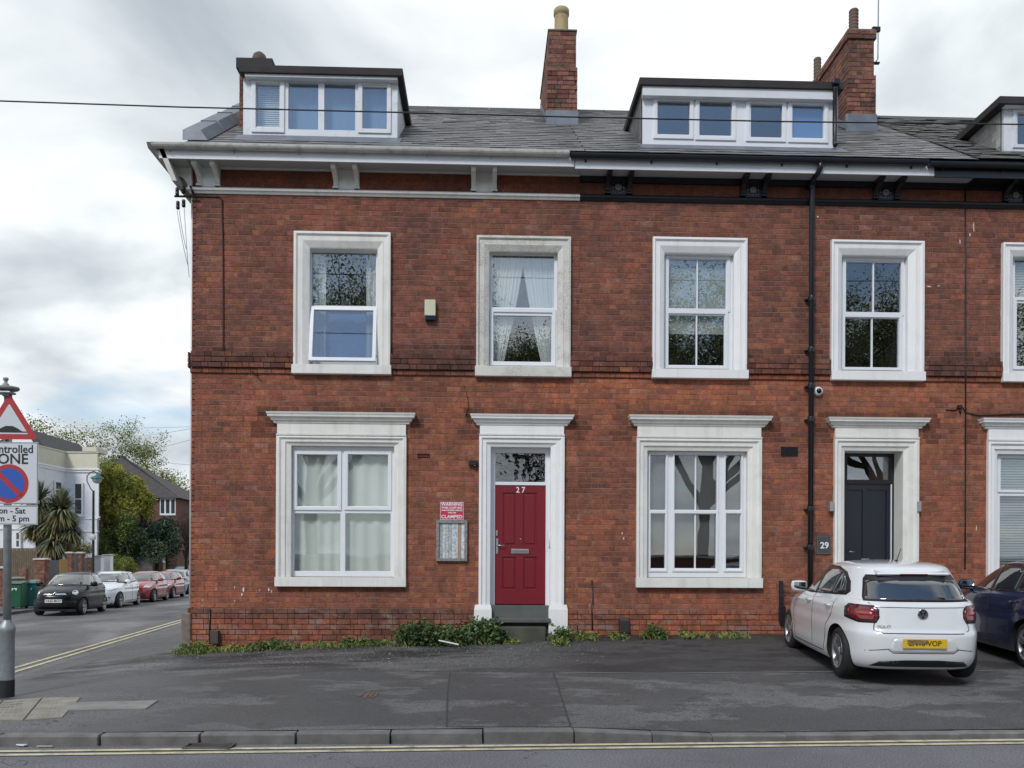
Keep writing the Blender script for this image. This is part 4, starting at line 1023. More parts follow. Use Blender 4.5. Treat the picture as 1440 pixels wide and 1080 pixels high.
# ------------------------------------------------------------------ roof
TP = math.tan(R(34.6)); EY, EZ = -.44, ZG + .035
def rz(Y): return EZ + TP * (Y - EY)
RY = 4.05; RZ = rz(RY)
def roof(hs, x0, x1, material, dy=0.0, seed=0, holes=(), lift=0.0, rough=0.0):
    mb = MB(); z0, z1 = rz(EY + .02) - .03 + lift, RZ - .03 + lift
    mb.prism([(EY + .02, z0), (RY, z1), (RY + RY + .4, z0), (RY + RY + .4, z0 - .05), (RY, z1 - .08), (EY + .02, z0 - .05)], x0, x1, 'x')
    rf = mb.build('roof', UNDER, hs.root)
    rng = random.Random(seed); n_up = 26; slope = (RY - EY) / math.cos(math.atan(TP)); g = slope / n_up; ang = math.atan(TP)
    single = []; W_ = .26; items = []
    for k in range(n_up):
        x = x0 - (W_ / 2 if k % 2 else 0)
        while x < x1:
            a, b = max(x, x0), min(x + W_ - .004, x1); x += W_
            if b - a < .03: continue
            s = k * g; yc, zc = EY + (s + g / 2) * math.cos(ang), EZ + lift + (s + g / 2) * math.sin(ang)
            if any(h[0] < (a + b) / 2 < h[1] and h[2] < yc < h[3] for h in holes): continue
            items.append((a, b, s, rng.uniform(.72, 1.3) * (rng.choice((.5, 1.5)) if rng.random() < .05 else 1), rng.uniform(-.004, .004) + rough * rng.uniform(-.01, .02)))
    def geo(mb, a, b, s, off, M0=None):
        L_ = g * 1.35; c, sn = math.cos(ang), math.sin(ang)
        def pt(x, t, h): 
            yy = EY - .03 + (s + t) * c - h * sn; zz = EZ + lift + (s + t) * sn - .02 + h * c; return (x, yy, zz)
        lo = .017 + off
        q = [pt(a, 0, lo - .008), pt(b, 0, lo - .008), pt(b, L_, -.004), pt(a, L_, -.004), pt(a, 0, lo), pt(b, 0, lo), pt(b, L_, .004), pt(a, L_, .004)]
        n = len(mb.v); mb.v += q
        for f in ((0, 1, 5, 4), (1, 2, 6, 5), (3, 0, 4, 7), (4, 5, 6, 7)): mb.face(tuple(n + i for i in f))
    items.sort(key=lambda i: i[2]); sing, rest = items[:300], items[300:]
    cache = {}
    for a, b, s, t, o_ in sing:
        key = round(b - a, 2)
        if key not in cache:
            m1 = MB(); m1_s = 0; geo(m1, -key / 2, key / 2, 0, 0); cache[key] = m1.mesh('slate', material)
        ob = bpy.data.objects.new('slate', cache[key]); col.objects.link(ob); ob.parent = rf
        ob.location = ((a + b) / 2, s * math.cos(ang), s * math.sin(ang) + o_ * .8); ob.color = (t, t, t * rng.uniform(.97, 1.03), 1)
        
    m2 = MB()
    for a, b, s, t, o_ in rest: m2.tint = (t, t, t); geo(m2, a, b, s, o_)
    o = m2.build('slates', material, rf, fix=False); o['kind'] = 'stuff'
    x = x0
    while x < x1:
        b = min(x + .45, x1); mb = MB()
        pr = [(RY - .14, RZ - .10 + lift), (RY - .13, RZ - .07 + lift), (RY - .03, RZ + .035 + lift), (RY + .03, RZ + .035 + lift), (RY + .13, RZ - .07 + lift), (RY + .14, RZ - .10 + lift)]
        mb.prism(pr, x, b - .004, 'x')
        if abs((x - x0) / .45 % 2) < .5: mb.lathe([(.12, 0), (.12, .03)], (x, RY, RZ - .08 + lift), 10, 'x')
        mb.build('ridge_tile', RIDGE, rf); x += .45
    return rf
D1 = (P(342, 140, .2).x, P(560, 140, .2).x); D2 = (P(903, 150, .2).x, P(1180, 150, .2).x); D3 = (P(1412, 170, .2).x, P(1412, 170, .2).x + 3)
XAr = XA + .05
rf27 = roof(H27, P(257, 192, EY).x + .03, XAr, SLATE, seed=1, holes=[(D1[0] + .05, D1[1] - .05, .3, 1.6)])
rf29 = roof(H29, XAr, XB - .05, SLATE, seed=2, holes=[(D2[0] + .05, D2[1] - .05, .3, 1.6)], lift=.004)
rf31 = roof(H31, XB - .05, XR, SLATEM, seed=3, holes=[(D3[0] + .05, D3[1] - .05, .3, 1.6)], lift=.02, rough=1.0)
# lead-dressed verge on the gable
mb = MB(); c, s = math.cos(math.atan(TP)), math.sin(math.atan(TP))
def verge(x0, x1, ya, yb, h, name, material, parent):
    mb = MB(); n = 5
    for i in range(n):
        a = ya + (yb - ya) * i / n; b = ya + (yb - ya) * (i + 1) / n - .02
        hh = h + .012 * (i % 2)
        # outer edge high, inner edge low: sloped capping
        pa = [(x0, a, rz(a) + hh * .15), (x0, a, rz(a) + hh), (x1 - .12, a, rz(a) + hh), (x1, a, rz(a) + .03)]
        pb = [(x0, b, rz(b) + hh * .15), (x0, b, rz(b) + hh), (x1 - .12, b, rz(b) + hh), (x1, b, rz(b) + .03)]
        k = len(mb.v); mb.v += pa + pb
        for f in ((0, 1, 5, 4), (1, 2, 6, 5), (2, 3, 7, 6), (3, 2, 1, 0), (4, 5, 6, 7), (0, 4, 7, 3)): mb.face(tuple(k + q for q in f))
        mb.tube([(x1 - .02, b, rz(b) + .05), (x1 - .14, b, rz(b) + hh + .01), (x0, b, rz(b) + hh + .01)], .012, 5)
    return mb.build(name, material, parent, bevel=.008)
verge(P(256, 190, EY + .1).x, P(292, 194, EY + .1).x, EY + .12, RY + .1, .2, 'verge_capping', LEAD, rf27)
# dormers
def dormer(hs, rf, fpx, roof_px, fas_px, winbox, glass, sashes, base_py, Yf=.2, cheek=FASC, pipe=None, edge_l=.1, edge_r=.08, fm=UPVC, blind=None, posts=None):
    X0, X1 = P(fpx[0], 150, Yf).x, P(fpx[1], 150, Yf).x; xm = (fpx[0] + fpx[1]) / 2
    zt = P(xm, roof_px[1], Yf - .12).z; zr = P(xm, roof_px[0], Yf - .2).z
    zb = P(xm, base_py, Yf).z; Wb = RC(*winbox, Yf); gr = rects(glass, Yf)
    yb = (zr - EZ) / TP + EY        # where the flat top meets the roof
    mb = MB(); plate(mb, X0, X1, zb - .06, zt, gr, Yf, Yf + .07); d = merge(mb.build('dormer', fm, hs.root, fix=False))
    md = d.modifiers.new('bevel', 'BEVEL'); md.width = .005; md.segments = 2; md.limit_method = 'ANGLE'
    for r in gr:
        mb = MB(); mb.box(r[0] - .01, r[1] + .01, Yf + .03, Yf + .038, r[2] - .01, r[3] + .01); mb.build('pane', GLASS, d)
    for sq, wp in sashes:
        q = RC(*sq, Yf - .02); mb = MB(); ring(mb, *q, wp / 82, Yf - .025, Yf + .004); so_ = merge(mb.build('sash', fm, d, fix=False)); md = so_.modifiers.new('bevel', 'BEVEL'); md.width = .006; md.segments = 2; md.limit_method = 'ANGLE'
    # fascia + roof slab
    q = RC(*fas_px, Yf - .12); mb = MB(); mb.box(q[0], q[1], Yf - .12, Yf - .002, q[2], q[3]); mb.build('fascia', FASC, d, bevel=.004)
    rx0, rx1 = P(roof_px[2], roof_px[0], Yf - .2).x, P(roof_px[3], roof_px[0], Yf - .2).x
    mb = MB(); mb.box(rx0, rx1, Yf - .16, yb + .2, zr - .13, zr); mb.build('flat_roof', FELT, d, bevel=.01)
    # cheeks: triangular
    for x, sg in ((X0, -1), (X1, 1)):
        mb = MB(); zz = zr - .14
        y1 = (zz - EZ) / TP + EY; xa, xb = (x, x + .05) if sg < 0 else (x - .05, x)
        mb.prism([(Yf + .071, rz(Yf) - .1), (Yf + .071, zz), (y1 + .05, zz)], xa, xb, 'x'); ck = mb.build('cheek', cheek if cheek in (UPVCD,) else mat('cheek_felt', (.10, .10, .10), .8), d)
        if cheek is not UPVCD:
            rng = random.Random(8); k = 0; z = rz(Yf)
            while z < zz:
                ys = (z - EZ) / TP + EY
                yy = Yf + .08 + (.1 if k % 2 else 0)
                y = Yf + .08
                first = (.12 if k % 2 else .24)
                while y < yb + .1:
                    y2 = min(y + first, yb + .1); first = .24
                    zl = max(z, rz(y) - .0 if rz(y) > z else z)
                    if zl < z + .16 or rz((y + y2) / 2) < z + .2:
                        if rz((y + y2) / 2) < zz and (y + y2) / 2 < (z + .17 - EZ) / TP + EY:
                            m1 = MB(); tt = rng.uniform(.7, 1.3); m1.tint = (tt, tt, tt)
                            xo = x + sg * .012; m1.box(min(xo, xo + sg * .008), max(xo, xo + sg * .008), y, y2 - .006, z, min(z + .165, zz)); m1.build('cheek_slate', cheek, d)
                    y = y2
                z += .17; k += 1
    # lead apron
    mb = MB(); ya = Yf - .30; mb.prism([(ya, rz(ya) + .015), (ya, rz(ya) + .028), (Yf + .0, zb - .03), (Yf + .0, zb - .07)], X0 - .08, X1 + .08, 'x'); mb.build('lead_apron', LEAD, d)
    # inside: closed box
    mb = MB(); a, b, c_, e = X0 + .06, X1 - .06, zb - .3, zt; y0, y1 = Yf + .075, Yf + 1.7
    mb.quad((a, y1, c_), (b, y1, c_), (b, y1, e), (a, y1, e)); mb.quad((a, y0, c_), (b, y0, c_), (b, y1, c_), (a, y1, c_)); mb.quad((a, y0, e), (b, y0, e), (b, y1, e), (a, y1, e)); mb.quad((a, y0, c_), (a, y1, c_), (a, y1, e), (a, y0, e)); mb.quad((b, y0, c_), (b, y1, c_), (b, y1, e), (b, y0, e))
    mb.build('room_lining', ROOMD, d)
    return d, gr
dm1, gr1 = dormer(H27, rf27, (342, 559), (91, 103, 335, 566), (344, 100, 559, 109.5), (352, 112, 551, 188), [(360, 118, 393, 178), (405.5, 116, 447.5, 182), (456, 117, 499.5, 183), (510.5, 122, 544, 182)],
                  [((353.5, 110, 400, 186), 6), ((503.5, 113, 550, 187), 6)], 189, cheek=UPVCD, fm=UPVCD)
q = gr1[0]; z = q[2] - .02
while z < q[3]:
    mb = MB(); mb.prism([(.36, z), (.364, z), (.376, z + .032), (.372, z + .032)], q[0] - .03, q[1] + .03, 'x'); mb.build('blind_slat', NET, dm1); z += .036
for gq, sd_ in ((gr1[1], 1), (gr1[2], 2), (gr1[3], 3)): curtain(dm1, gq[0] - .03, gq[1] + .03, gq[2] - .02, gq[3], .40, mat('reflected_sky_pale', (.22, .33, .48), .9), .006, .4, name='blind_or_sky_sheet', seed=sd_)  # pale blue sheets painted as the sky mirrored in these panes
dm2, gr2 = dormer(H29, rf29, (904, 1178), (109.5, 117, 900, 1189), (904, 117, 1178, 137), (917, 135, 1170, 200), [(925, 142, 970, 189), (984, 142.5, 1029, 190.5), (1056, 146.5, 1100, 193), (1114.5, 147.5, 1158.5, 194)],
                  [((919, 136, 975.5, 195), 5.5), ((978, 136.5, 1035, 197), 5.5), ((1049, 140, 1105.5, 199), 5.5), ((1108.5, 141.5, 1165, 200.5), 5.5)], 203, cheek=SLATE)
q = gr2[3]; mb = MB(); mb.box(q[0] - .02, q[1] + .02, .30, .304, q[2], q[3]); mb.build('blind_or_sky_sheet', mat('reflected_sky_blue', (.10, .19, .42), .8), dm2)  # flat blue sheet gives the last pane its reflected-sky colour
mb = MB(); p0 = P(1176, 117, -.02); p1 = P(1175, 207, .05)
mb.tube([(p0.x, .02, p0.z), (p0.x, .02, p0.z - .08), (p0.x + .03, .1, p0.z - .25), (p0.x + .03, .1, p1.z + .1), (p0.x + .02, .05, p1.z + .03)], .04, 10); mb.box(p0.x - .05, p0.x + .05, -.06, .06, p0.z - .02, p0.z + .06); mb.build('dormer_downpipe', BLK, dm2)
dm3, gr3 = dormer(H31, rf31, (1412, 1640), (135.5, 147, 1408, 1645), (1414, 144, 1640, 151), (1424, 152, 1600, 208), [(1431, 160, 1470, 203), (1486, 161, 1530, 205)], [((1425, 153, 1476, 208), 5)], 212, cheek=SLATEW, fm=UPVCD)
# chimneys
def chimney(hs, px0, px1, py_top, py_base, Yf, length, step_py=None, pots=(), potmat=BUFF, corbel=False, name='chimney', lead=True, stepw=.03):
    xm = (px0 + px1) / 2; X0, X1 = P(px0, (py_top + py_base) / 2, Yf).x, P(px1, (py_top + py_base) / 2, Yf).x
    zt = P(xm, py_top, Yf).z; zb = P(xm, py_base, Yf).z - .8; zs = P(xm, step_py, Yf).z if step_py else zt
    mb = MB(); mb.box(X0 + .008, X1 - .008, Yf + .008, Yf + length - .008, zb, zt - .01)
    ch = mb.build(name, MORTAR, hs.root)
    def of(z):
        if step_py and z < zs: return stepw
        if corbel and z > zt - .16: return .035
        return 0.0
    rng = random.Random(int(px0)); lay = brick_layout(X0, X1, zb + .3, zt, [], rng, of, pal_chim, zref=zt)
    # widen lower stage
    lay = [(a - (of((c + d) / 2) if a <= X0 + .01 else 0), b + (of((c + d) / 2) if b >= X1 - .01 else 0), c, d, o_, t) for a, b, c, d, o_, t in lay]
    emit_bricks(ch, lay, Matrix.Translation((0, Yf, 0)), 140, depth=.05)
    ML = Matrix.Translation((X0, Yf, 0)) @ Matrix.Rotation(R(-90), 4, 'Z')
    l2 = brick_layout(-length, 0, zb + .3, zt, [], rng, of, pal_chim, zref=zt); emit_bricks(ch, l2, ML, 140, depth=.05)
    MR = Matrix.Translation((X1, Yf, 0)) @ Matrix.Rotation(R(90), 4, 'Z')
    l3 = brick_layout(0, length, zb + .3, zt, [], rng, of, pal_chim, zref=zt); emit_bricks(ch, l3, MR, 0, depth=.05)
    mb = MB(); mb.box(X0 - .02, X1 + .02, Yf - .02, Yf + length + .02, zt - .005, zt + .03); mb.build('capping', SANDS, ch, bevel=.012)
    if not lead: mb = MB(); mb.box(X0 - .05, X1 + .05, Yf - .05, Yf + length + .03, zt - .16, zt + .035); mb.build('felt_cap', FELT, ch, bevel=.01)
    if lead:
        zz = P(xm, py_base, Yf).z; mb = MB(); mb.box(X0 - .05, X1 + .05, Yf - .05, Yf + .03, rz(Yf) - .2, max(zz + .06, rz(Yf) + .16)); mb.build('lead_flashing', LEAD, ch, bevel=.01)
        mb = MB(); mb.prism([(Yf - .05, rz(Yf) + .02), (Yf - .05, rz(Yf) + .16), (min(RY, Yf + length), rz(min(RY, Yf + length)) + .16), (min(RY, Yf + length), rz(min(RY, Yf + length)) + .0)], X0 - .045, X0 - .035, 'x'); mb.build('lead_soaker', LEAD, ch)
    for (px, pt, pw_, dyp, pm, kind) in pots:
        yc = Yf + dyp; c = P(px, pt, yc); zt2 = c.z; r = pw_ / 2 / (F / (DW + yc)); mb = MB(); hgt = zt2 - zt
        if kind == 'plain': mb.lathe([(r * 1.05, 0), (r * 1.0, .05), (r * .96, hgt * .75), (r * .97, hgt * .80), (r * 1.1, hgt * .82), (r * 1.1, hgt * .97), (r * 1.0, hgt), (r * .8, hgt), (r * .78, hgt * .7)], (c.x, yc, zt), 20)
        elif kind == 'ribbed':
            prof = []; n = 9
            for i in range(n): z0 = hgt * i / n; prof += [(r * 1.0, z0), (r * 1.12, z0 + hgt / n * .3), (r * 1.12, z0 + hgt / n * .6), (r * .98, z0 + hgt / n * .95)]
            mb.lathe(prof + [(r * .8, hgt), (r * .75, hgt * .7)], (c.x, yc, zt), 18)
        else: mb.lathe([(r * .6, 0), (r * .6, hgt * .35), (r * 1.0, hgt * .4), (r * 1.02, hgt * .6), (r * .8, hgt * .85), (r * .4, hgt * .98), (.001, hgt)], (c.x, yc, zt), 20)
        mb.build('chimney_pot', pm, ch)
    return ch
chimney(H27, 771.5, 810, 43.5, 161, 2.2, 2.4, 92, [(789.5, 14, 20, .35, BUFF, 'plain')], stepw=.025)
chimney(H29, 1193, 1229, 43, 166, 2.2, 2.2, 106, [(1200.5, 14, 12, .3, TERRA, 'ribbed'), (1149.5, 82, 9.5, 2.0, TERRA, 'ribbed')], corbel=True)
chimney(H27, 336.5, 380, 86, 190, 1.15, .9, None, [(365, 74, 21, .35, mat('sooty_cowl', (.10, .065, .05), .8, var=.3), 'cowl')], lead=False, corbel=True)
# downpipe of number 29
dp = MB(); a = P(1153, 238, -.44); b = P(1142, 262, -.11); e = P(1140, 812, -.11)
dp.tube([(a.x, -.46, ZG - .05), (a.x, -.46, ZG - .16), (a.x - .03, -.40, ZG - .24), (b.x + .02, -.16, b.z + .14), (b.x, -.11, b.z), (b.x, -.11, .62)], .045, 12)
dpo = dp.build('downpipe', BLKG, H29.root)
for py in (262, 420, 492, 543, 590, 716, 770):
    z = P(1141, py, -.11).z; mb = MB(); mb.lathe([(.046, -.05), (.058, -.045), (.058, .045), (.046, .05)], (b.x, -.11, z), 14); mb.box(b.x - .085, b.x + .085, -.08, -.0, z - .012, z + .012); mb.build('pipe_clip', BLKG, dpo, bevel=.003)
# white pipe down the gable side
mb = MB(); mb.tube([(XL - .03, .06, 7.9), (XL - .03, .06, 1.0)], .02, 10); mb.build('side_pipe', mat('white_pipe', (.75, .76, .78), .4), H27.root)

# ------------------------------------------------------------------ fittings on the walls
def boxthing(name, px, y0, y1, material, label, cat, bevel=.005, group=None):
    q = RC(*px, y0); e = empty(name, ((q[0] + q[1]) / 2, y1, q[2])); tag(e, label, cat, group)
    w_, h_ = (q[1] - q[0]) / 2, q[3] - q[2]; return e, w_, h_, y0 - y1
e, w_, h_, d_ = boxthing('alarm_box', (597, 421, 612.5, 449.5), -.1, -.01, None, 'cream burglar alarm box between the two upper windows of the corner house', 'alarm box')
mb = MB(); mb.box(-w_, w_, d_, 0, .07, h_); mb.build('cover', mat('cream_plastic', (.62, .60, .44), .4), e, bevel=.01)
mb = MB(); mb.box(-w_ + .01, w_ - .01, d_ + .01, 0, 0, .07); mb.build('strobe', mat('navy_plastic', (.01, .015, .05), .2), e, bevel=.006)
e, w_, h_, d_ = boxthing('warning_sign', (619, 706, 652, 731), -.02, -.01, None, 'red and white wheel clamping warning sign left of the burgundy door', 'sign')
mb = MB(); mb.box(-w_, w_, -.006, 0, 0, h_); bd = mb.build('board', mat('sign_white', (.75, .62, .64), .4), e)
mb = MB(); mb.box(-w_ + .008, w_ - .008, -.0085, -.005, .01, h_ - .075); mb.build('red_field', mat('sign_red', (.55, .03, .07), .4), e)
mb = MB(); mb.box(-w_ + .008, w_ - .008, -.0085, -.005, h_ - .072, h_ - .008); mb.build('red_band', mat('sign_red2', (.50, .10, .16), .4), e)
PK = mat('sign_print', (.85, .80, .80), .4)
for tx, z, s in (('WARNING', h_ - .04, .075), ('WHEEL CLAMP AREA', h_ - .098, .04), ('UNAUTHORISED VEHICLES', h_ - .14, .03), ('WILL BE', h_ - .18, .03), ('CLAMPED', .05, .08)):
    t_ = text('lettering', tx, s, PK, e, (0, -.010, z), extrude=.001, sx=1, bold=.0015)
    wd = max(v.co.x for v in t_.data.vertices) - min(v.co.x for v in t_.data.vertices)
    t_.scale = (min(1.25, (2 * w_ - .04) / wd), 1, 1)
e, w_, h_, d_ = boxthing('notice_board', (613.5, 731.5, 657, 789), -.05, -.01, None, 'weathered grey timber notice case under the clamping sign', 'notice board')
wood = mat('weathered_timber', (.24, .245, .245), .85, var=.3, vscale=20, bump=.4)
mb = MB(); ring(mb, -w_, w_, 0, h_, .045, -.05, 0); mb.build('frame', wood, e, bevel=.005)
for i in range(8):
    x0 = -w_ + .046 + i * (2 * w_ - .092) / 8; mb = MB(); tt = .7 + .5 * ((i * 37) % 10) / 10; mb.tint = (tt, tt, tt)
    mb.box(x0 + .001, x0 + (2 * w_ - .092) / 8 - .002, -.018 - .003 * (i % 3), 0, .046, h_ - .046)
    mb.build('backing_strip', mat('grey_strip', (.52, .56, .56), .8, tint=True, var=.35, vscale=25) if i < 6 or i == 7 else mat('raw_strip', (.38, .27, .19), .8, var=.2), e)
e, w_, h_, d_ = boxthing('door_camera', (659, 647, 672, 656), -.07, -.01, None, 'small black box camera left of the burgundy door surround', 'camera')
mb = MB(); mb.box(-w_, w_, -.07, 0, .02, h_); mb.build('housing', BLK, e, bevel=.01)
mb = MB(); mb.lathe([(.02, 0), (.022, -.02), (.012, -.03), (.001, -.031)], (.02, -.05, .01), 10, 'y'); mb.build('lens', mat('lens', (.02, .02, .03), .1), e)
e, w_, h_, d_ = boxthing('number_plaque', (1148.5, 753, 1168.5, 779.5), -.03, -.01, None, 'grey square plaque with white number 29 beside the navy door', 'sign')
mb = MB(); mb.box(-w_, w_, -.02, 0, 0, h_); mb.build('plate', mat('slate_grey_sign', (.085, .09, .095), .35, .4), e, bevel=.003)
mb = MB(); ring(mb, -w_ + .012, w_ - .012, .012, h_ - .012, .004, -.022, -.019); mb.build('border', mat('grey_line', (.25, .25, .25), .4, .4), e)
text('number', '29', .15, WHITE, e, (0.01, -.024, h_ * .46), bold=.003)
for px, lab in (((1167, 705.5, 1172.5, 719), 'small grey up-down wall light on the left side of the navy door'), ((1290.5, 705, 1295.5, 719.5), 'small grey up-down wall light on the right side of the navy door')):
    e, w_, h_, d_ = boxthing('wall_light', px, -.10, -.01, None, lab, 'light', group='lights flanking the navy door')
    mb = MB(); mb.box(-w_, w_, -.10, -.02, 0, h_); mb.build('body', mat('satin_grey', (.40, .41, .41), .35, .5), e, bevel=.006)
    mb = MB(); mb.box(-w_ * .6, w_ * .6, -.02, 0, h_ * .3, h_ * .7); mb.build('bracket', STEEL, e)
p = P(1151, 550, -.05); e = empty('security_camera', (p.x, -.01, p.z)); tag(e, 'white ringed dome security camera just right of the black downpipe', 'camera')
mb = MB(); mb.lathe([(.075, 0), (.078, -.03), (.066, -.06), (.045, -.066)], (0, 0, 0), 24, 'y'); mb.build('ring', UPVC, e)
mb = MB(); mb.lathe([(.046, -.05), (.043, -.075), (.03, -.09), (.012, -.098), (.001, -.099)], (0, 0, 0), 20, 'y'); mb.build('dome', mat('smoked_dome', (.006, .006, .008), .08), e)
e, w_, h_, d_ = boxthing('meter_box', (295, 887, 306.5, 905.5), -.16, -.075, None, 'small brown box low on the wall near the left street corner', 'meter box')
mb = MB(); mb.box(-w_, w_, d_, 0, 0, h_); mb.build('body', mat('brown_plastic', (.07, .055, .045), .6), e, bevel=.008)
mb = MB(); mb.tube([(-w_ - .03, .0, h_ + .35), (-w_ - .03, 0, .0)], .014, 6); mb.tube([(w_ * .6, 0, 0), (w_ * .6, 0, -.15)], .006, 5); mb.build('conduit', BLK, e)
e, w_, h_, d_ = boxthing('vent_hood', (872, 869, 885, 890), -.16, -.075, None, 'small brown vent hood low on the wall below the middle ground window', 'vent')
mb = MB(); mb.prism([(0, 0), (d_, 0), (d_, h_ * .8), (d_ * .6, h_), (0, h_)], -w_, w_, 'x'); mb.build('hood', mat('brown_black_plastic', (.03, .026, .026), .6), e, bevel=.008)
# black rail stub by the white car
p = P(1100, 817, -.18); q2 = P(1100, 862, -.18); e = empty('boot_rail', (p.x, -.1, q2.z - .15)); tag(e, 'black metal post with thin rods against the wall behind the white hatchback', 'railing')
mb = MB(); mb.box(-.03, .03, -.06, 0, .15, p.z - q2.z + .15); mb.box(-.035, .06, -.09, .0, 0, .26); mb.build('post', BLK, e, bevel=.004)
for f in (.28, .55, .85): mb = MB(); mb.tube([(0, -.03, .15 + f * (p.z - q2.z)), (.5, -.03, .15 + f * (p.z - q2.z) - .02)], .009, 6); mb.build('rod', BLK, e)
# cables
def cable(label, pts, r, name='cable', m=CABLE):
    mb = MB(); p0 = Vector(pts[0]); mb.tube([Vector(p) - p0 for p in pts], r, 5); o = mb.build(name, m); o.location = p0; tag(o, label, 'cable'); return o
def C(px, py, y=-.02): p = P(px, py, y); return (p.x, y, p.z)
cable('black cable running down the corner house left of its first window', [C(266, 275.5), C(308, 276.5), C(312, 280), C(313.5, 340), C(314, 420), C(314, 503), C(335, 514), C(352, 521), C(364, 529, -.08)], .011)
cable('black cable dropping along the joint between the middle and right houses', [C(1357.5, 262, -.02), C(1358, 400), C(1358, 500), C(1358, 515, -.09), C(1358, 538, -.09), C(1358, 545), C(1357.5, 700), C(1357, 800)], .012)
cable('thin brown cable rising from the weeds right of the burgundy door', [C(832, 816), C(834, 840), C(832, 852, -.08), C(833, 886, -.08)], .010)
cable('thin cable looping above the right ground window from a black junction', [C(1330, 576), C(1343, 577), C(1352, 570), C(1358, 580), C(1375, 584), C(1440, 582), C(1500, 582)], .009)
p = P(1350, 572, -.05); e = empty('junction_box', (p.x, -.01, p.z - .03)); tag(e, 'small black junction box above the far right ground window', 'junction box'); mb = MB(); mb.box(-.035, .035, -.06, 0, 0, .06); mb.build('body', BLK, e, bevel=.01); mb = MB(); mb.tube([(0, -.03, 0), (0, -.04, -.05), (.02, -.03, -.09)], .01, 5); mb.build('tail', BLK, e)
cable('thin pale crack-like wire curving under the upper string course', [C(652, 541), C(657, 556), C(659, 572), C(655, 584)], .005)
# overhead wire across the street
def catenary(a, b, sag, n=20):
    a, b = Vector(a), Vector(b); return [a.lerp(b, i / n) - Vector((0, 0, sag * 4 * (i / n) * (1 - i / n))) for i in range(n + 1)]
yw = -3.0
aw = [P(x, y, yw) for x, y in ((-300, 131), (0, 142), (250, 150.5), (558, 158), (800, 164.5), (1100, 171), (1440, 175), (1800, 178))]
cable('long black overhead wire crossing in front of the dormers', aw, .010, 'overhead_wire')
# insulator bracket at the corner
p = P(262, 277, -.04); e = empty('insulator_bracket', (XL, -.03, p.z)); tag(e, 'black telephone wire bracket with four insulators at the top left corner', 'wire bracket')
mb = MB(); q = P(246, 277, -.04); mb.tube([(.1, -.03, 0), (q.x - XL, -.03, .0)], .018, 6); mb.build('arm', BLK, e)
for (px, y0, y1) in ((249.5, 264, 276), (258, 262, 273), (250.5, 283, 295), (258.5, 281, 292)):
    a, b = P(px, y0, -.06), P(px, y1, -.06); hh = a.z - b.z; mb = MB(); mb.lathe([(.012, 0), (.03, .01), (.032, hh * .4), (.022, hh * .45), (.03, hh * .5), (.03, hh * .9), (.015, hh)], (b.x - XL, -.04, b.z - p.z), 10); mb.build('insulator', BLK, e)
mb = MB(); a, b = P(268, 262, -.05), P(272, 272, -.05); mb.tube([(a.x - XL, -.03, a.z - p.z), (b.x - XL, -.03, b.z - p.z)], .02, 6); mb.build('brace', BLK, e)
wl = mat('pale_wire', (.35, .37, .38), .6)
for k, (a, b) in enumerate((((249, 296), (264, 372)), ((252, 296), (262, 350)), ((259, 292), (266, 390)))):
    pa, pb = P(*a, .1), P(*b, .4); cable(['pale slack wire hanging from the lower left insulator', 'pale slack wire beside it, ending shortest', 'pale slack wire hanging from the lower right insulator'][k], catenary(pa, pb, .06, 8), .005, 'hanging_wire', wl)
# aerial on the chimney of number 29
p = P(1233, 90, 2.5); t_ = P(1234, -25, 2.5); e = empty('tv_aerial', (p.x, 2.5, p.z)); tag(e, 'thin television aerial mast strapped to the right chimney', 'aerial')
mb = MB(); mb.tube([(-.05, 0, 0), (.02, 0, .1), (.03, 0, t_.z - p.z)], .014, 6); mb.build('mast', GALV, e)
mb = MB(); z = P(1233, 42, 2.5).z - p.z; mb.box(-.1, .06, -.03, .03, z - .04, z + .05); mb.box(-.1, .05, -.03, .03, .0, .03); mb.build('clamp', BLK, e)
z = t_.z - p.z - .1; mb = MB(); mb.tube([(.03, 0, z), (-.85, -.2, z - .02)], .011, 5)
for i in range(12): mb.tube([(-.05 - i * .07, -.15 - .015 * i, z - .005), (-.05 - i * .07 + .0, .15 - .015 * i, z + .0)], .004, 4)
mb.build('antenna_boom', GALV, e)

# ------------------------------------------------------------------ foliage helpers
def leafmat(name, c, var=.35, rough=.55):
    return mat(name, c, rough, var=var, vscale=2.5, tint=True, spec=.3)
def leaf(mb, p, size, rng, up=.3, aspect=.55):
    d = Vector((rng.gauss(0, 1), rng.gauss(0, 1), rng.gauss(0, 1) * .6)).normalized()
    n = Vector((rng.gauss(0, 1), rng.gauss(0, 1), rng.gauss(0, 1) + up * 3)).normalized()
    s = d.cross(n)
    if s.length < .05: return
    s.normalize(); s *= size * aspect / 2; d *= size
    a = p; m_ = p + d * .5 + n * size * .08
    k = len(mb.v); mb.v += [tuple(a), tuple(m_ + s), tuple(p + d), tuple(m_ - s)]; mb.face((k, k + 1, k + 2, k + 3))
def clumpy(rng, mb, centre, rad, n, size, tints, up=.3, shell=.35, aspect=.55):
    for i in range(n):
        while True:
            v = Vector((rng.uniform(-1, 1), rng.uniform(-1, 1), rng.uniform(-1, 1)))
            if v.length <= 1: break
        v = v.normalized() * (v.length ** shell)
        t = rng.choice(tints); kk = rng.uniform(.75, 1.25); mb.tint = tuple(x * kk for x in t)
        leaf(mb, Vector(centre) + Vector((v.x * rad[0], v.y * rad[1], v.z * rad[2])), size * rng.uniform(.6, 1.3), rng, up, aspect)
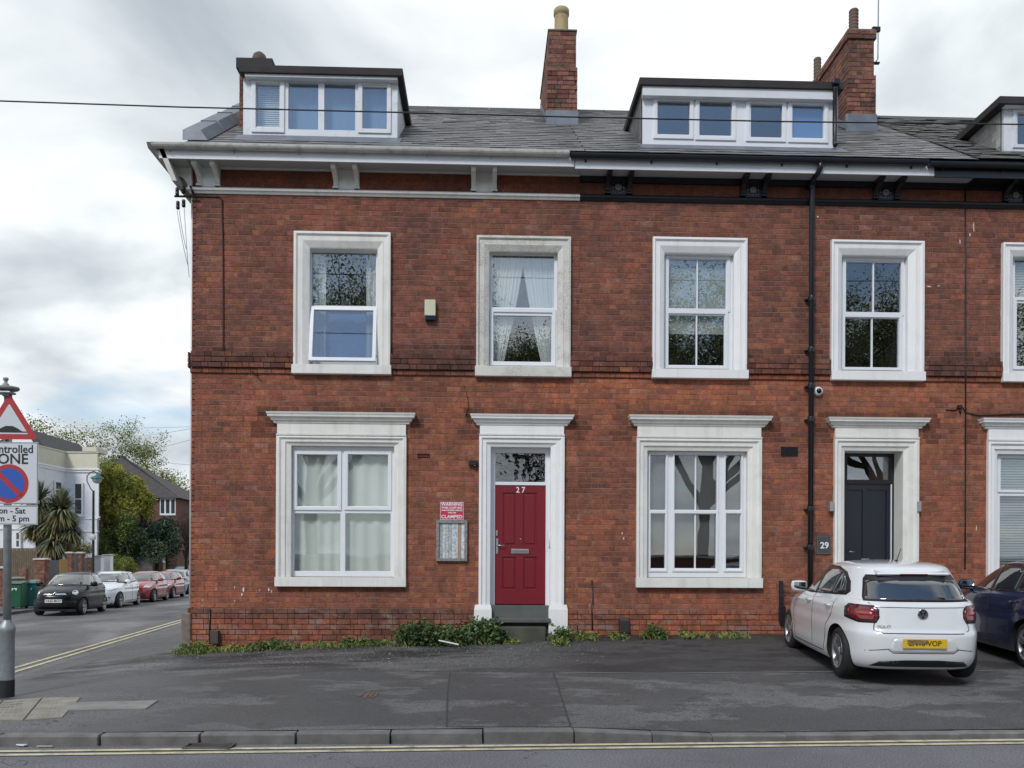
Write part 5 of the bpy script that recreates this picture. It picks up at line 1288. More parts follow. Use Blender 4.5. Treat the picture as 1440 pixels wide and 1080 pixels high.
def weed(px, py, wpx, hpx, n, label, size=.05, seed=0, tints=((1, 1, 1),), yoff=None, name='weed_clump', ydepth=.16):
    """weeds growing at the foot of the wall"""
    X = P(px, py, -.15).x; sc = 83.0; rx, rzz = wpx / 2 / sc, hpx / sc
    Yc = -.075 - ydepth if yoff is None else yoff; zg = H(X, Yc); rng = random.Random(seed)
    o = empty(name, (X, Yc, zg)); tag(o, label, 'weeds', 'weeds along the foot of the wall')
    mb = MB(); st = MB()
    ns = max(4, n // 25)
    for i in range(ns):
        bx, by = rng.uniform(-rx, rx), rng.uniform(-ydepth, ydepth * .8); hh = rzz * rng.uniform(.55, 1.15) * math.sqrt(max(.15, 1 - (bx / rx) ** 2 * .8))
        lean = Vector((rng.gauss(0, .25), rng.gauss(-.1, .2), 1)).normalized() * hh
        z0 = H(X + bx, Yc + by) - zg
        st.tube([(bx, by, z0), (bx + lean.x * .5, by + lean.y * .5, z0 + lean.z * .55), (bx + lean.x, by + lean.y, z0 + lean.z)], [.004, .003, .002], 4, caps=False)
        for j in range(n // ns):
            u = rng.random() ** .8; p = Vector((bx, by, z0)) + lean * u + Vector((rng.gauss(0, .035), rng.gauss(0, .035), rng.gauss(0, .015)))
            p.y = min(p.y, -Yc - .08)
            t = rng.choice(tints); kk = rng.uniform(.7, 1.3); mb.tint = tuple(x * kk for x in t); leaf(mb, p, size * rng.uniform(.6, 1.3), rng, .5, .75)
    for i in range(int(wpx * 2.2)):
        bx, by = rng.uniform(-rx, rx), rng.uniform(-ydepth, ydepth * .8); z0 = H(X + bx, Yc + by) - zg; L_ = rng.uniform(.05, .14) * min(1.3, .6 + rzz * 2); a_ = rng.uniform(0, 6.28); tl = rng.uniform(.1, .8)
        dx, dy = math.cos(a_) * L_ * tl, math.sin(a_) * L_ * tl * .7; t = rng.uniform(.8, 1.5); mb.tint = (t * 1.5, t * 1.3, t) if rng.random() < .6 else (t * 2.4, t * 1.7, t * 1.5); k = len(mb.v)
        mb.v += [(bx - .003, by, z0), (bx + .003, by, z0), (bx + dx * .5 + .002, by + dy * .5, z0 + L_ * .6), (bx + dx, min(by + dy, -Yc - .08), z0 + L_ * (1 - tl * .4))]; mb.face((k, k + 1, k + 2, k + 3))
    mb.build('leaves', LW, o, fix=False); st.build('stems', mat('green_stem', (.09, .11, .04), .7), o, fix=False)
LW = leafmat('weed_leaf', (.115, .175, .06))
lt = ((1, 1, 1), (1.2, 1.15, .9), (.7, .8, .8)); yt = ((1.5, 1.25, .8), (1.2, 1.2, 1), (1.0, 1, .9), (1.9, 1.5, 1.0)); dk = ((.75, .8, .9), (1, 1, 1), (.6, .7, .8))
weed(278, 925, 45, 17, 700, 'yellow-green weeds round the left foot of the house corner', .045, 1, yt, yoff=-.32, ydepth=.18)
weed(320, 915, 60, 9, 300, 'low creeping weeds under the small brown box', .04, 2, yt)
weed(388, 912, 62, 14, 700, 'green weed clump below the first ground window', .05, 3, lt)
weed(445, 910, 40, 7, 220, 'thin weeds right of the first ground window sill', .035, 4, yt)
weed(500, 905, 55, 12, 500, 'spreading weeds between the first window and the ivy', .045, 5, lt)
weed(545, 905, 30, 8, 180, 'sparse low weeds just left of the ivy mound', .04, 15, yt)
weed(590, 905, 60, 32, 1900, 'left part of the dense ivy mound left of the doorstep', .062, 6, dk, yoff=-.28, ydepth=.2, name='ivy_clump')
weed(635, 903, 50, 27, 1300, 'middle part of the ivy mound below the notice case', .060, 7, dk, yoff=-.28, ydepth=.2, name='ivy_clump')
weed(678, 903, 56, 33, 2000, 'right part of the ivy mound reaching the doorstep', .065, 8, dk, yoff=-.28, ydepth=.2, name='ivy_clump')
weed(718, 903, 26, 8, 160, 'short weeds in front of the burgundy doorstep', .04, 9, yt, yoff=-.42, ydepth=.06)
weed(787, 903, 26, 22, 500, 'weed clump against the right door plinth block', .055, 10, lt, yoff=-.32, ydepth=.14)
weed(786, 916, 24, 9, 260, 'yellowish weeds spilling onto the forecourt below the door plinth', .04, 11, yt, yoff=-.62, ydepth=.12)
weed(822, 895, 36, 10, 260, 'low weeds at the foot of the thin brown cable', .045, 12, yt)
weed(868, 893, 26, 9, 200, 'small weeds just left of the vent hood', .04, 13, yt)
weed(918, 892, 34, 18, 420, 'taller weed clump right of the vent hood', .05, 14, lt)
weed(975, 892, 40, 8, 260, 'low bright weeds under the middle ground window', .045, 16, yt)
weed(1030, 890, 50, 6, 160, 'sparse weeds near the right end of the middle window', .035, 17, lt)
# litter
def litter(label, pts, r, m, name='litter', cat='litter'):
    mb = MB(); p0 = Vector(pts[0]); 
    d = (Vector(pts[1]) - p0); mb.box(0, d.length, -r, r, 0, r * .5); o = mb.build(name, m, bevel=.002); o.location = p0; o.rotation_euler = (0, -math.atan2(d.z, d.xy.length), math.atan2(d.y, d.x)); tag(o, label, cat)
a, b = P(617, 901, -.60), P(645, 907, -.66); litter('white plastic strip lying in front of the ivy', [a, b], .03, WHITE, 'plastic_strip')
a, b = G(20, 1047, 0.01), G(36, 1049, 0.01); litter('crumpled white paper in the gutter at far left', [(a.x, a.y, .012), (b.x, b.y, .012)], .022, WHITE, 'paper_scrap')
a, b = G(52, 1050, 0.01), G(74, 1050, 0.01); litter('flattened pale scrap in the gutter right of the paper', [(a.x, a.y, .012), (b.x, b.y, .012)], .012, mat('pale_scrap', (.45, .45, .43), .6), 'paper_scrap')
# loose stones by the wall
mb = MB(); rng = random.Random(3)
for i in range(1500):
    X = rng.uniform(-5.2, 1.8); Y = -.25 - abs(rng.gauss(0, 1.0)) - .1
    if Y < -3.0: continue
    s = rng.uniform(.005, .014) * (1.5 if rng.random() < .05 else 1); z = H(X, Y); t = rng.uniform(.5, 1.5); mb.tint = (t, t, t)
    k = len(mb.v); a = rng.uniform(0, 6)
    for j in range(4): mb.v.append((X + s * math.cos(a + j * 1.57) * rng.uniform(.7, 1.1), Y + s * math.sin(a + j * 1.57) * rng.uniform(.7, 1.1), z + s * .1))
    mb.v.append((X, Y, z + s * .8))
    for j in range(4): mb.face((k + j, k + (j + 1) % 4, k + 4))
o = mb.build('gravel', mat('loose_stone', (.20, .19, .18), .9, tint=True), fix=False); tag(o, 'loose pale gravel scattered in front of the corner house', 'gravel', kind='stuff')

# ------------------------------------------------------------------ sign post
pb = G(9.5, 981, .1); pb = Vector((pb.x, pb.y, H(pb.x, pb.y)))
sg = empty('sign_post', pb); tag(sg, 'grey metal post carrying a hump warning triangle and parking zone plates', 'road sign')
DS = pb.y + DW
def SG(px, py): p = P(px, py, pb.y - .075); p.y = pb.y; return p - pb
zt = SG(10, 552).z
mb = MB(); zz = SG(9, 878).z; mb.lathe([(.082, 0), (.082, zz - .1), (.09, zz - .09), (.09, zz - .03), (.05, zz + .02), (.045, zz + .05)], (0, 0, 0), 20); mb.tube([(0, 0, zz), (0, 0, zt + .05)], .044, 16); mb.build('post', GALV, sg)
mb = MB(); mb.lathe([(.084, -.02), (.084, SG(9, 957).z)], (0, 0, 0), 20); mb.build('base_band', mat('bitumen_band', (.012, .012, .013), .6), sg)
yp = -.075; cxs = SG(13, 650).x; SIGNG = mat('reflective_sheet', (.60, .63, .66), .45, var=.03); SR = mat('sign_post_red', (.42, .025, .03), .45, var=.06); SB = mat('sign_blue', (.02, .09, .42), .4)
# triangle
a = SG(13, 553); b = SG(54, 617); w2 = b.x - cxs; z0, z1 = b.z - .01, a.z
def tri_ring(k):  # inset
    cz = z0 + (z1 - z0) / 3; return [(cxs - w2 * k, cz + (z0 - cz) * k), (cxs + w2 * k, cz + (z0 - cz) * k), (cxs, cz + (z1 - cz) * k)]
def rounded(poly, r, n=5):
    out = []; m_ = len(poly)
    for i in range(m_):
        p, c, q = Vector(poly[i - 1]), Vector(poly[i]), Vector(poly[(i + 1) % m_]); a_ = (p - c).normalized(); b_ = (q - c).normalized()
        for k in range(n + 1):
            t = k / n; out.append(tuple((c + a_ * r * (1 - t)) * (1 - t) + (c + b_ * r * t) * t))
    return out
mb = MB(); mb.prism(rounded(tri_ring(1), .06), yp - .004, yp, 'y'); tri = mb.build('warning_plate', SR, sg)
mb = MB(); mb.prism(rounded(tri_ring(.66), .02), yp - .006, yp - .003, 'y'); mb.build('plate_centre', SIGNG, tri)
cz = SG(13, 606).z; hp = [(-.215, 0), (-.215, .012), (-.15, .016), (-.1, .05), (-.04, .078), (.04, .078), (.1, .05), (.15, .016), (.215, .012), (.215, 0)]
mb = MB(); mb.prism([(cxs + x, cz + z - .02) for x, z in hp], yp - .008, yp - .0055, 'y'); mb.build('hump_symbol', BLACK, tri)
# zone plate
a, b = SG(54, 622), SG(54, 709); xr = a.x; xl = cxs - (xr - cxs); za, zb_ = a.z, b.z
mb = MB(); mb.box(xl, xr, yp - .004, yp, zb_, za); zp = mb.build('zone_plate', SIGNG, sg, bevel=.001)
mb = MB(); ring(mb, xl + .006, xr - .006, zb_ + .006, za - .006, .006, yp - .0055, yp - .0035); mb.build('border', BLACK, zp)
text('lettering', 'Controlled', .135, BLACK, zp, (cxs, yp - .006, SG(13, 632).z), extrude=.001, bold=.0018).scale = (.94, 1, 1)
text('lettering', 'ZONE', .17, BLACK, zp, (cxs - .01, yp - .006, SG(13, 646).z), extrude=.001, bold=.0025)
c = SG(13, 680); rr = SG(40.5, 680).x - cxs
mb = MB(); mb.lathe([(.001, -.0005), (rr, -.0005), (rr, 0)], (cxs, yp - .005, c.z), 40, 'y', False); mb.build('roundel', SR, zp)
mb = MB(); mb.lathe([(.001, -.0005), (rr * .80, -.0005), (rr * .80, 0)], (cxs, yp - .0065, c.z), 40, 'y', False); mb.build('roundel_centre', SB, zp)
mb = MB(); M_ = Matrix.Translation((cxs, 0, c.z)) @ Matrix.Rotation(R(45), 4, 'Y'); mb.box(-rr * .84, rr * .84, yp - .0095, yp - .0072, -rr * .12, rr * .12, M_); mb.build('slash', SR, zp)
a, b = SG(54, 711), SG(54, 738); mb = MB(); mb.box(xl, xr, yp - .004, yp, b.z, a.z); tp_ = mb.build('times_plate', SIGNG, sg, bevel=.001)
mb = MB(); ring(mb, xl + .006, xr - .006, b.z + .006, a.z - .006, .005, yp - .0055, yp - .0035); mb.build('border', BLACK, tp_)
text('lettering', 'Mon - Sat', .098, BLACK, tp_, (cxs, yp - .006, SG(13, 718.5).z), extrude=.001, bold=.0014)
text('lettering', '8 am - 5 pm', .098, BLACK, tp_, (cxs - .0, yp - .006, SG(13, 729.5).z), extrude=.001, bold=.0014)
for z in (z0 + .12, za - .1, (a.z + b.z) / 2): mb = MB(); mb.box(-.06, cxs + .1, yp + .0, -.03, z - .02, z + .02); mb.build('sign_clip', GALV, sg)
# lamp head above the plates
lh = SG(10, 545); mb = MB(); mb.lathe([(.001, 0), (.10, .0), (.115, .02), (.11, .05), (.05, .07), (.001, .072)], (0, 0, 0), 20); lo = mb.build('sign_lamp', mat('lamp_grey', (.20, .21, .21), .5), sg); lo.location = (lh.x - .03, -.05, lh.z - .03); lo.scale = (1.35, 1, .8)
mb = MB(); mb.lathe([(.035, 0), (.035, .03), (.02, .035), (.02, .07), (.03, .075), (.03, .10), (.001, .11)], (0, 0, 0), 12); po = mb.build('photocell', mat('photocell_grey', (.3, .31, .31), .5), sg); po.location = (lh.x - .03, -.05, lh.z + .02)
mb = MB(); mb.box(-.14, .1, -.09, .05, -.075, -.05); mb.tube([(0, 0, -.1), (0, 0, -.03)], .04, 8); ao = mb.build('lamp_arm', GALV, sg, bevel=.01); ao.location = (lh.x - .03, -.05, lh.z - .0)

# ------------------------------------------------------------------ cars
def interp(tab, z):
    for a, b in zip(tab, tab[1:]):
        if z <= b[0]:
            t = (z - a[0]) / (b[0] - a[0]); return [a[i] + (b[i] - a[i]) * t for i in range(len(a))]
    return list(tab[-1])
def smooth_tab(tab, n):
    # Catmull-Rom over rows
    out = []; m_ = len(tab)
    for i in range(m_ - 1):
        p0, p1, p2, p3 = tab[max(i - 1, 0)], tab[i], tab[i + 1], tab[min(i + 2, m_ - 1)]
        for k in range(n):
            t = k / n; row = []
            for a, b, c_, d in zip(p0, p1, p2, p3):
                row.append(.5 * ((2 * b) + (-a + c_) * t + (2 * a - 5 * b + 4 * c_ - d) * t * t + (-a + 3 * b - 3 * c_ + d) * t ** 3))
            out.append(row)
    out.append(list(tab[-1])); return out
HATCH = [(.15, 1.80, -1.72, .74), (.19, 1.93, -1.90, .825), (.30, 2.0, -1.99, .862), (.45, 2.02, -2.02, .865), (.60, 2.01, -2.02, .875), (.66, 1.99, -1.985, .873), (.72, 1.94, -1.965, .868),
         (.80, 1.82, -1.95, .87), (.88, 1.55, -1.93, .86), (.94, 1.25, -1.91, .845), (.99, .98, -1.87, .815), (1.10, .80, -1.79, .765), (1.24, .52, -1.68, .695), (1.34, .27, -1.60, .64), (1.40, .05, -1.52, .59), (1.437, -.15, -1.38, .46), (1.455, -.35, -1.1, .25), (1.46, -.5, -.9, .06)]
def car(name, label, group, loc, heading, paint, scale=1.0, pitch=0, tab=HATCH, wb=(1.24, -1.31), wr=.315, style='a', dlo=None, rim=None, plate_txt=None, lamp=None, seats=True):
    """car coordinates: x forward, y left, z up"""
    root = empty(name, loc); tag(root, label, 'car', group)
    root.rotation_euler = (0, -pitch, heading); root.scale = (scale, scale * (1.025 if scale < 1 else 1), scale * (1.055 if scale < 1 else 1))
    rows = smooth_tab(tab, 4); NP = 72; v = []; f = []
    for z, xf, xr, w_ in rows:
        xm, a_ = (xf + xr) / 2, (xf - xr) / 2
        for k in range(NP):
            an = 2 * math.pi * k / NP; c, s = math.cos(an), math.sin(an)
            low = z < 1.0
            n = (3.6 if c > 0 else 5.2) if low else (3.2 if c > 0 else 3.8)
            x = xm + a_ * math.copysign(abs(c) ** (2 / n), c); y = w_ * math.copysign(abs(s) ** (2 / n), s)
            # plan taper towards the ends and bowed front and rear faces
            u = (x - xm) / a_
            y *= 1 - (.05 * max(0, u) ** 3 + .03 * max(0, -u) ** 3)
            x -= (.10 if u > 0 else -.045) * (abs(y) / max(w_, .01)) ** 2 * (1 if abs(u) > .5 else 0) * min(1, (abs(u) - .5) * 4 if abs(u) > .5 else 0)
            v.append((x, y, z))
    nr = len(rows)
    for i in range(nr - 1):
        for k in range(NP): f.append((i * NP + k, i * NP + (k + 1) % NP, (i + 1) * NP + (k + 1) % NP, (i + 1) * NP + k))
    f.append(tuple(range(NP - 1, -1, -1))); f.append(tuple((nr - 1) * NP + k for k in range(NP)))
    me = bpy.data.meshes.new('body'); me.from_pydata(v, [], f)
    bvh = BVHTree.FromPolygons([Vector(p) for p in v], f)
    tmp = bpy.data.objects.new('tmp', me); col.objects.link(tmp)
    dark = mat('wheel_arch_dark', (.008, .008, .009), .8)
    me.materials.append(paint); me.materials.append(dark)
    cm = MB(); cm.mi = 0; ax = []
    for x in wb:
        for s in (-1, 1): cm.lathe([(.001, s * .58), (wr * 1.13, s * .58), (wr * 1.13, s * 1.1), (.001, s * 1.1)], (x, 0, wr), 40, 'y', False)
    cme = cm.mesh('cut', dark); bm = bmesh.new(); bm.from_mesh(cme); bmesh.ops.remove_doubles(bm, verts=bm.verts, dist=.0015); bmesh.ops.recalc_face_normals(bm, faces=bm.faces); bm.to_mesh(cme); bm.free()
    cut = bpy.data.objects.new('cut', cme); col.objects.link(cut)
    md = tmp.modifiers.new('b', 'BOOLEAN'); md.object = cut; md.operation = 'DIFFERENCE'; md.solver = 'EXACT'; md.material_mode = 'TRANSFER'
    dgp = bpy.context.evaluated_depsgraph_get(); dgp.update()
    bme = bpy.data.meshes.new_from_object(tmp.evaluated_get(dgp)); bpy.data.objects.remove(tmp); bpy.data.objects.remove(cut)
    for p in bme.polygons: p.use_smooth = True
    bme.set_sharp_from_angle(angle=R(38)); bme.name = 'body'
    body = link('body', bme, root)
    # --- patches projected on the shell
    def patch(pname, poly, yaw, material, off=.004, parent=root, dens=.05, skirt=.012, mirror=False, zdir=0.0):
        """yaw 0 = seen from behind (+u is car left->right as seen), 90 = seen from the left side, 180 = from the front"""
        a_ = R(yaw); view = Vector((math.cos(a_), -math.sin(a_) if False else math.sin(a_), 0))
        # looking direction for yaw=0 is +x ; for yaw=-90 (left side seen) is -y
        u = Vector((math.sin(a_), -math.cos(a_), 0))
        if zdir: view = (view + Vector((0, 0, zdir))).normalized()
        pl = []; m_ = len(poly)
        for i in range(m_):
            p, q = Vector(poly[i]), Vector(poly[(i + 1) % m_]); n = max(1, int((q - p).length / dens))
            for k in range(n): pl.append(p.lerp(q, k / n))
        k0 = len(pl); x0, x1 = min(p.x for p in pl), max(p.x for p in pl); y0, y1 = min(p.y for p in pl), max(p.y for p in pl)
        pts = list(pl); gx = x0 + dens / 2
        def inside(q):
            c = False
            for i in range(m_):
                a1, b1 = poly[i], poly[(i + 1) % m_]
                if (a1[1] > q[1]) != (b1[1] > q[1]) and q[0] < (b1[0] - a1[0]) * (q[1] - a1[1]) / (b1[1] - a1[1]) + a1[0]: c = not c
            return c
        while gx < x1:
            gy = y0 + dens / 2
            while gy < y1:
                if inside((gx, gy)) and min((Vector((gx, gy)) - p).length for p in pl) > dens * .4: pts.append(Vector((gx, gy)))
                gy += dens
            gx += dens
        vs, es, fs, *_ = delaunay_2d_cdt(pts, [(i, (i + 1) % k0) for i in range(k0)], [], 1, 1e-5)
        V = []
        for p in vs:
            o_ = u * p.x + Vector((0, 0, p.y)) - view * 4
            h_, nn, _i, dist = bvh.ray_cast(o_, view)
            if h_ is None: h_ = (bvh.find_nearest(o_ + view * 3)[0])
            V.append(h_)
        from collections import Counter
        cnt = Counter()
        for q in fs:
            for i in range(len(q)): cnt[tuple(sorted((q[i], q[(i + 1) % len(q)])))] += 1
        nv = len(V); out = [tuple(p - view * off) for p in V] + [tuple(p + view * skirt) for p in V]; F_ = [tuple(q) for q in fs]
        for q in fs:
            for i in range(len(q)):
                e_ = (q[i], q[(i + 1) % len(q)])
                if cnt[tuple(sorted(e_))] == 1: F_.append((e_[0], e_[0] + nv, e_[1] + nv, e_[1]))
        res = []
        for flip in ((False, True) if mirror else (False,)):
            oo = [(x, -y, z) for x, y, z in out] if flip else out
            m2 = bpy.data.meshes.new(pname); m2.from_pydata(oo, [], F_); m2.materials.append(material)
            bm = bmesh.new(); bm.from_mesh(m2); bmesh.ops.recalc_face_normals(bm, faces=bm.faces); bm.to_mesh(m2); bm.free()
            for p in m2.polygons: p.use_smooth = len(p.vertices) == 3
            res.append(link(pname, m2, parent))
        return res
    GL = MATS.get('car_glass') or mat('car_glass', (.012, .015, .017), .02, spec=1.0, coat=1.0)
    GL.node_tree.nodes['Principled BSDF'].inputs['Coat IOR'].default_value = 2.1
    TR = mat('car_black_trim', (.010, .010, .011), .4); SEAM = mat('panel_gap', (.02, .02, .022), .8)
    CHR = mat('chrome', (.7, .7, .72), .12, 1)
    # side glazing (drawn in x,z as seen from the left; u = forward when yaw=-90)
    D_ = dlo or dict(black=[(.74, .985), (.53, 1.155), (.28, 1.30), (-.1, 1.372), (-.7, 1.378), (-1.1, 1.318), (-1.30, 1.21), (-1.41, 1.085), (-1.36, 1.04), (0, .98)],
             front=[(.70, 1.0), (.50, 1.15), (.26, 1.29), (-.06, 1.355), (-.24, 1.365), (-.26, .995)],
             rear=[(-.32, 1.0), (-.30, 1.365), (-.66, 1.36), (-.92, 1.33), (-.93, 1.03)],
             quarter=[(-.97, 1.035), (-.96, 1.315), (-1.08, 1.28), (-1.23, 1.19), (-1.31, 1.09), (-1.27, 1.06)])
    # yaw=-90: view = (0,-1,0), u = (-1, 0, 0)? mirror x accordingly
    def side(poly): return [(-x, z) for x, z in poly]
    patch('window_trim', side(D_['black']), -90, TR, .006, mirror=True)
    for k in ('front', 'rear', 'quarter'):
        if k in D_: patch('side_window', side(D_[k]), -90, GL, .011, mirror=True)
    # shut lines
    def strip(pts, w_, nm='panel_gap', yaw=-90, mir=True, m2=None, off=.002):
        for (a1, b1) in zip(pts, pts[1:]):
            a1, b1 = Vector(a1), Vector(b1); d = (b1 - a1).normalized(); n_ = Vector((-d.y, d.x)) * w_ / 2
            yield [a1 - n_, b1 - n_, b1 + n_, a1 + n_]
    def gapline(pts, w_=.012, yaw=-90, mir=True, m2=None, nm='panel_gap', off=.0022):
        # one ribbon polygon following the points
        P_ = [Vector(p) for p in pts]; L_, R_ = [], []
        for i, p in enumerate(P_):
            d = (P_[min(i + 1, len(P_) - 1)] - P_[max(0, i - 1)]).normalized(); n_ = Vector((-d.y, d.x)) * w_ / 2; L_.append(tuple(p + n_)); R_.append(tuple(p - n_))
        patch(nm, L_ + R_[::-1], yaw, m2 or SEAM, off, mirror=mir, dens=.06, skirt=.004)
    gapline(side([(.72, .985), (.78, .80), (.76, .45), (.70, .28)])); gapline(side([(-.28, 1.0), (-.26, .7), (-.27, .28)])); gapline(side([(-1.2, 1.0), (-1.12, .78), (-.92, .62), (-.86, .40), (-.80, .28)]))
    gapline(side([(.70, .26), (-.80, .26)]), .014)
    for x in (-.10, -1.02):
        for s in (-1, 1):
            h_, nn, _i, dist = bvh.ray_cast(Vector((x, s * 3, .88)), Vector((0, -s, 0)))
            mb = MB(); mb.tube([(x - .085, h_.y, .885), (x - .07, h_.y + s * .028, .885), (x + .07, h_.y + s * .03, .882), (x + .085, h_.y, .88)], .013, 6); mb.build('door_handle', paint, root)
    # mirrors
    for s in (-1, 1):
        bm = bmesh.new(); bmesh.ops.create_cube(bm, size=1); bmesh.ops.subdivide_edges(bm, edges=bm.edges, cuts=3, use_grid_fill=True)
        for vv in bm.verts:
            c_ = vv.co; r_ = max(abs(c_.x), abs(c_.y), abs(c_.z)) * 2; n_ = c_.normalized() * .5; c_.xyz = c_.lerp(n_, .55)
            c_.x *= .15 + .0; c_.y *= .24; c_.z *= .17
        mm = bpy.data.meshes.new('mirror'); bm.to_mesh(mm); bm.free(); mm.materials.append(paint)
        for p in mm.polygons: p.use_smooth = True
        o_ = link('mirror', mm, root); o_.location = (.46, s * .87, 1.035)
        mb = MB(); mb.tube([(.52, s * .66, .97), (.52, s * .84, 1.0)], .03, 6); mb.build('mirror_arm', TR, root)
        mb = MB(); mb.box(-.004, 0, -.09, .09, -.06, .06); mg = mb.build('mirror_glass', mat('mirror_silver', (.6, .62, .64), .04, 1), o_, bevel=.003); mg.location = (-.073, 0, 0)
    # wheels
    RM = rim or mat('alloy', (.36, .36, .38), .38, .8)
    TY = mat('tyre_rubber', (.016, .016, .017), .75, bump=.2, bscale=60)
    tyre = MB(); W_ = .19; prof = [(wr * .66, -W_ / 2 + .01), (wr * .72, -W_ / 2), (wr * .93, -W_ / 2 + .002), (wr * .985, -W_ / 2 + .025), (wr, -W_ / 2 + .05), (wr, W_ / 2 - .05), (wr * .985, W_ / 2 - .025), (wr * .93, W_ / 2 - .002), (wr * .72, W_ / 2), (wr * .66, W_ / 2 - .01)]
    tyre.lathe(prof, (0, 0, 0), 40, 'y'); tyme = tyre.mesh('wheel', TY)
    rm = MB(); rm.lathe([(wr * .68, -.095), (wr * .70, -.10), (wr * .66, -.10), (wr * .63, -.085), (wr * .62, .0), (wr * .62, .09)], (0, 0, 0), 40, 'y')
    rm.lathe([(wr * .19, -.07), (wr * .17, -.085), (wr * .10, -.09), (.001, -.09)], (0, 0, 0), 16, 'y')
    ns = 5
    for k in range(ns):
        for dd in (-.16, .16):
            a_ = 2 * math.pi * k / ns + .3; c, s = math.cos(a_), math.sin(a_); c2, s2 = math.cos(a_ + dd), math.sin(a_ + dd)
            p0 = Vector((c * wr * .12, -.078, s * wr * .12)); p1 = Vector((c2 * wr * .65, -.092, s2 * wr * .65)); nn = Vector((-s, 0, c))
            w0, w1 = .016, .020
            q = [p0 - nn * w0, p0 + nn * w0, p1 + nn * w1, p1 - nn * w1]; q2 = [x + Vector((0, .03, 0)) for x in q]
            k0 = len(rm.v); rm.v += [tuple(x) for x in q + q2]
            for ff_ in ((0, 1, 2, 3), (0, 4, 5, 1), (1, 5, 6, 2), (3, 2, 6, 7), (0, 3, 7, 4)): rm.face(tuple(k0 + z for z in ff_))
    rmme = rm.mesh('rim', RM)
    bd = MB(); bd.lathe([(wr * .62, .0), (.001, .0)], (0, 0, 0), 24, 'y', False); bd.lathe([(wr * .42, -.035), (wr * .42, -.03), (.001, -.03)], (0, 0, 0), 24, 'y', False); bdme = bd.mesh('brake', mat('brake_dark', (.03, .03, .03), .6, .5))
    for x in wb:
        for s in (-1, 1):
            wo = link('wheel', tyme, root); wo.location = (x, s * (.728 if tab[4][3] > .85 else tab[4][3] - .145), wr)
            if s > 0: wo.rotation_euler = (0, 0, math.pi)
            link('rim', rmme, wo); link('brake', bdme, wo)
    fl = MB(); fl.box(-1.75, 1.75, -.6, .6, .17, .22); fl.build('underbody', dark, root)
    root['_h'] = 1; del root['_h']
    return root, patch, gapline, side, bvh, TR, GL, CHR
WPAINT = mat('white_car_paint', (.72, .74, .76), .25, coat=1.0)
NPAINT = mat('dark_blue_car_paint', (.008, .012, .055), .22, coat=1.0)
BPAINT = mat('black_car_paint', (.005, .006, .008), .3, coat=.15, spec=.25)
RPAINT = mat('red_car_paint', (.32, .012, .018), .25, coat=1.0)
WP2 = mat('pearl_car_paint', (.80, .82, .84), .25, coat=1.0)
SILV = mat('silver_car_paint', (.45, .48, .52), .28, .4, coat=1.0)
def lampmat(name, c): return mat(name, c, .12, coat=1.0)
TAIL = lampmat('tail_lamp_red', (.17, .008, .012)); HEAD = mat('headlamp_clear', (.55, .57, .6), .08, .6, coat=1)
YPL = mat('yellow_plate', (.70, .46, .02), .4); WPL = mat('white_plate', (.72, .72, .70), .4)

# --- white hatchback, parked nose to the wall
def rear_kit(k, hatch_paint):
    root, patch, gapline, side, bvh, TR, GL, CHR = k
    # yaw=0 looking +x, u = (0,-1,0): u>0 is the car's right side
    patch('rear_window_trim', [(-.64, 1.0), (-.55, 1.30), (-.48, 1.37), (.48, 1.37), (.55, 1.30), (.64, 1.0)], 0, TR, .004)
    patch('rear_window', [(-.62, 1.01), (-.535, 1.295), (.535, 1.295), (.62, 1.01)], 0, GL, .009)
    return
def frame_at(x, y, z, th): return
def place_car(rear_left, front_left, wb, wr, track, scale):
    """world contact points of the rear and front wheels of the left side -> root location, heading, pitch"""
    a, b = Vector(rear_left), Vector(front_left); d = b - a; th = math.atan2(d.y, d.x); pitch = math.atan2(d.z, d.xy.length)
    fx = Vector((math.cos(th), math.sin(th), 0)); ly = Vector((-math.sin(th), math.cos(th), 0))
    org = a - (fx * wb[1] * math.cos(pitch) + Vector((0, 0, wb[1] * math.sin(pitch)))) * scale - ly * track * scale
    return org, th, pitch
S_ = .972
rl = G(1178, 950.5, .28); hd = R(90 - 6.0); WBP = (1.24, -1.31)
rl = Vector((rl.x, rl.y, .285)); fl_ = rl + Vector((math.cos(hd), math.sin(hd), 0)) * 2.55 * S_; fl_.z = G(1120, 912, .40).z
org, th, pit = place_car(rl, fl_, WBP, .315, .83, S_)
k = car('white_hatchback', 'white hatchback parked nose to the wall, seen from behind, yellow plate', 'cars parked on the forecourt', org, th, WPAINT, S_, pit)
root, patch, gapline, side_, bvh, TR, GLs, CHR = k
patch('rear_window_trim', [(-.636, .995), (-.565, 1.255), (-.53, 1.305), (.53, 1.305), (.565, 1.255), (.636, .995)], 0, TR, .008)
patch('rear_window', [(-.616, 1.008), (-.553, 1.24), (.553, 1.24), (.616, 1.008)], 0, GLs, .014)
mb = MB(); mb.prism([(-1.35, 1.390), (-1.62, 1.335), (-1.645, 1.315), (-1.62, 1.298), (-1.50, 1.30)], -.44, .44, 'y'); mb.build('roof_spoiler', WPAINT, root, bevel=.012)
mb = MB(); mb.box(-1.65, -1.62, -.17, .17, 1.306, 1.320); mb.build('high_brake_lamp', TAIL, root)
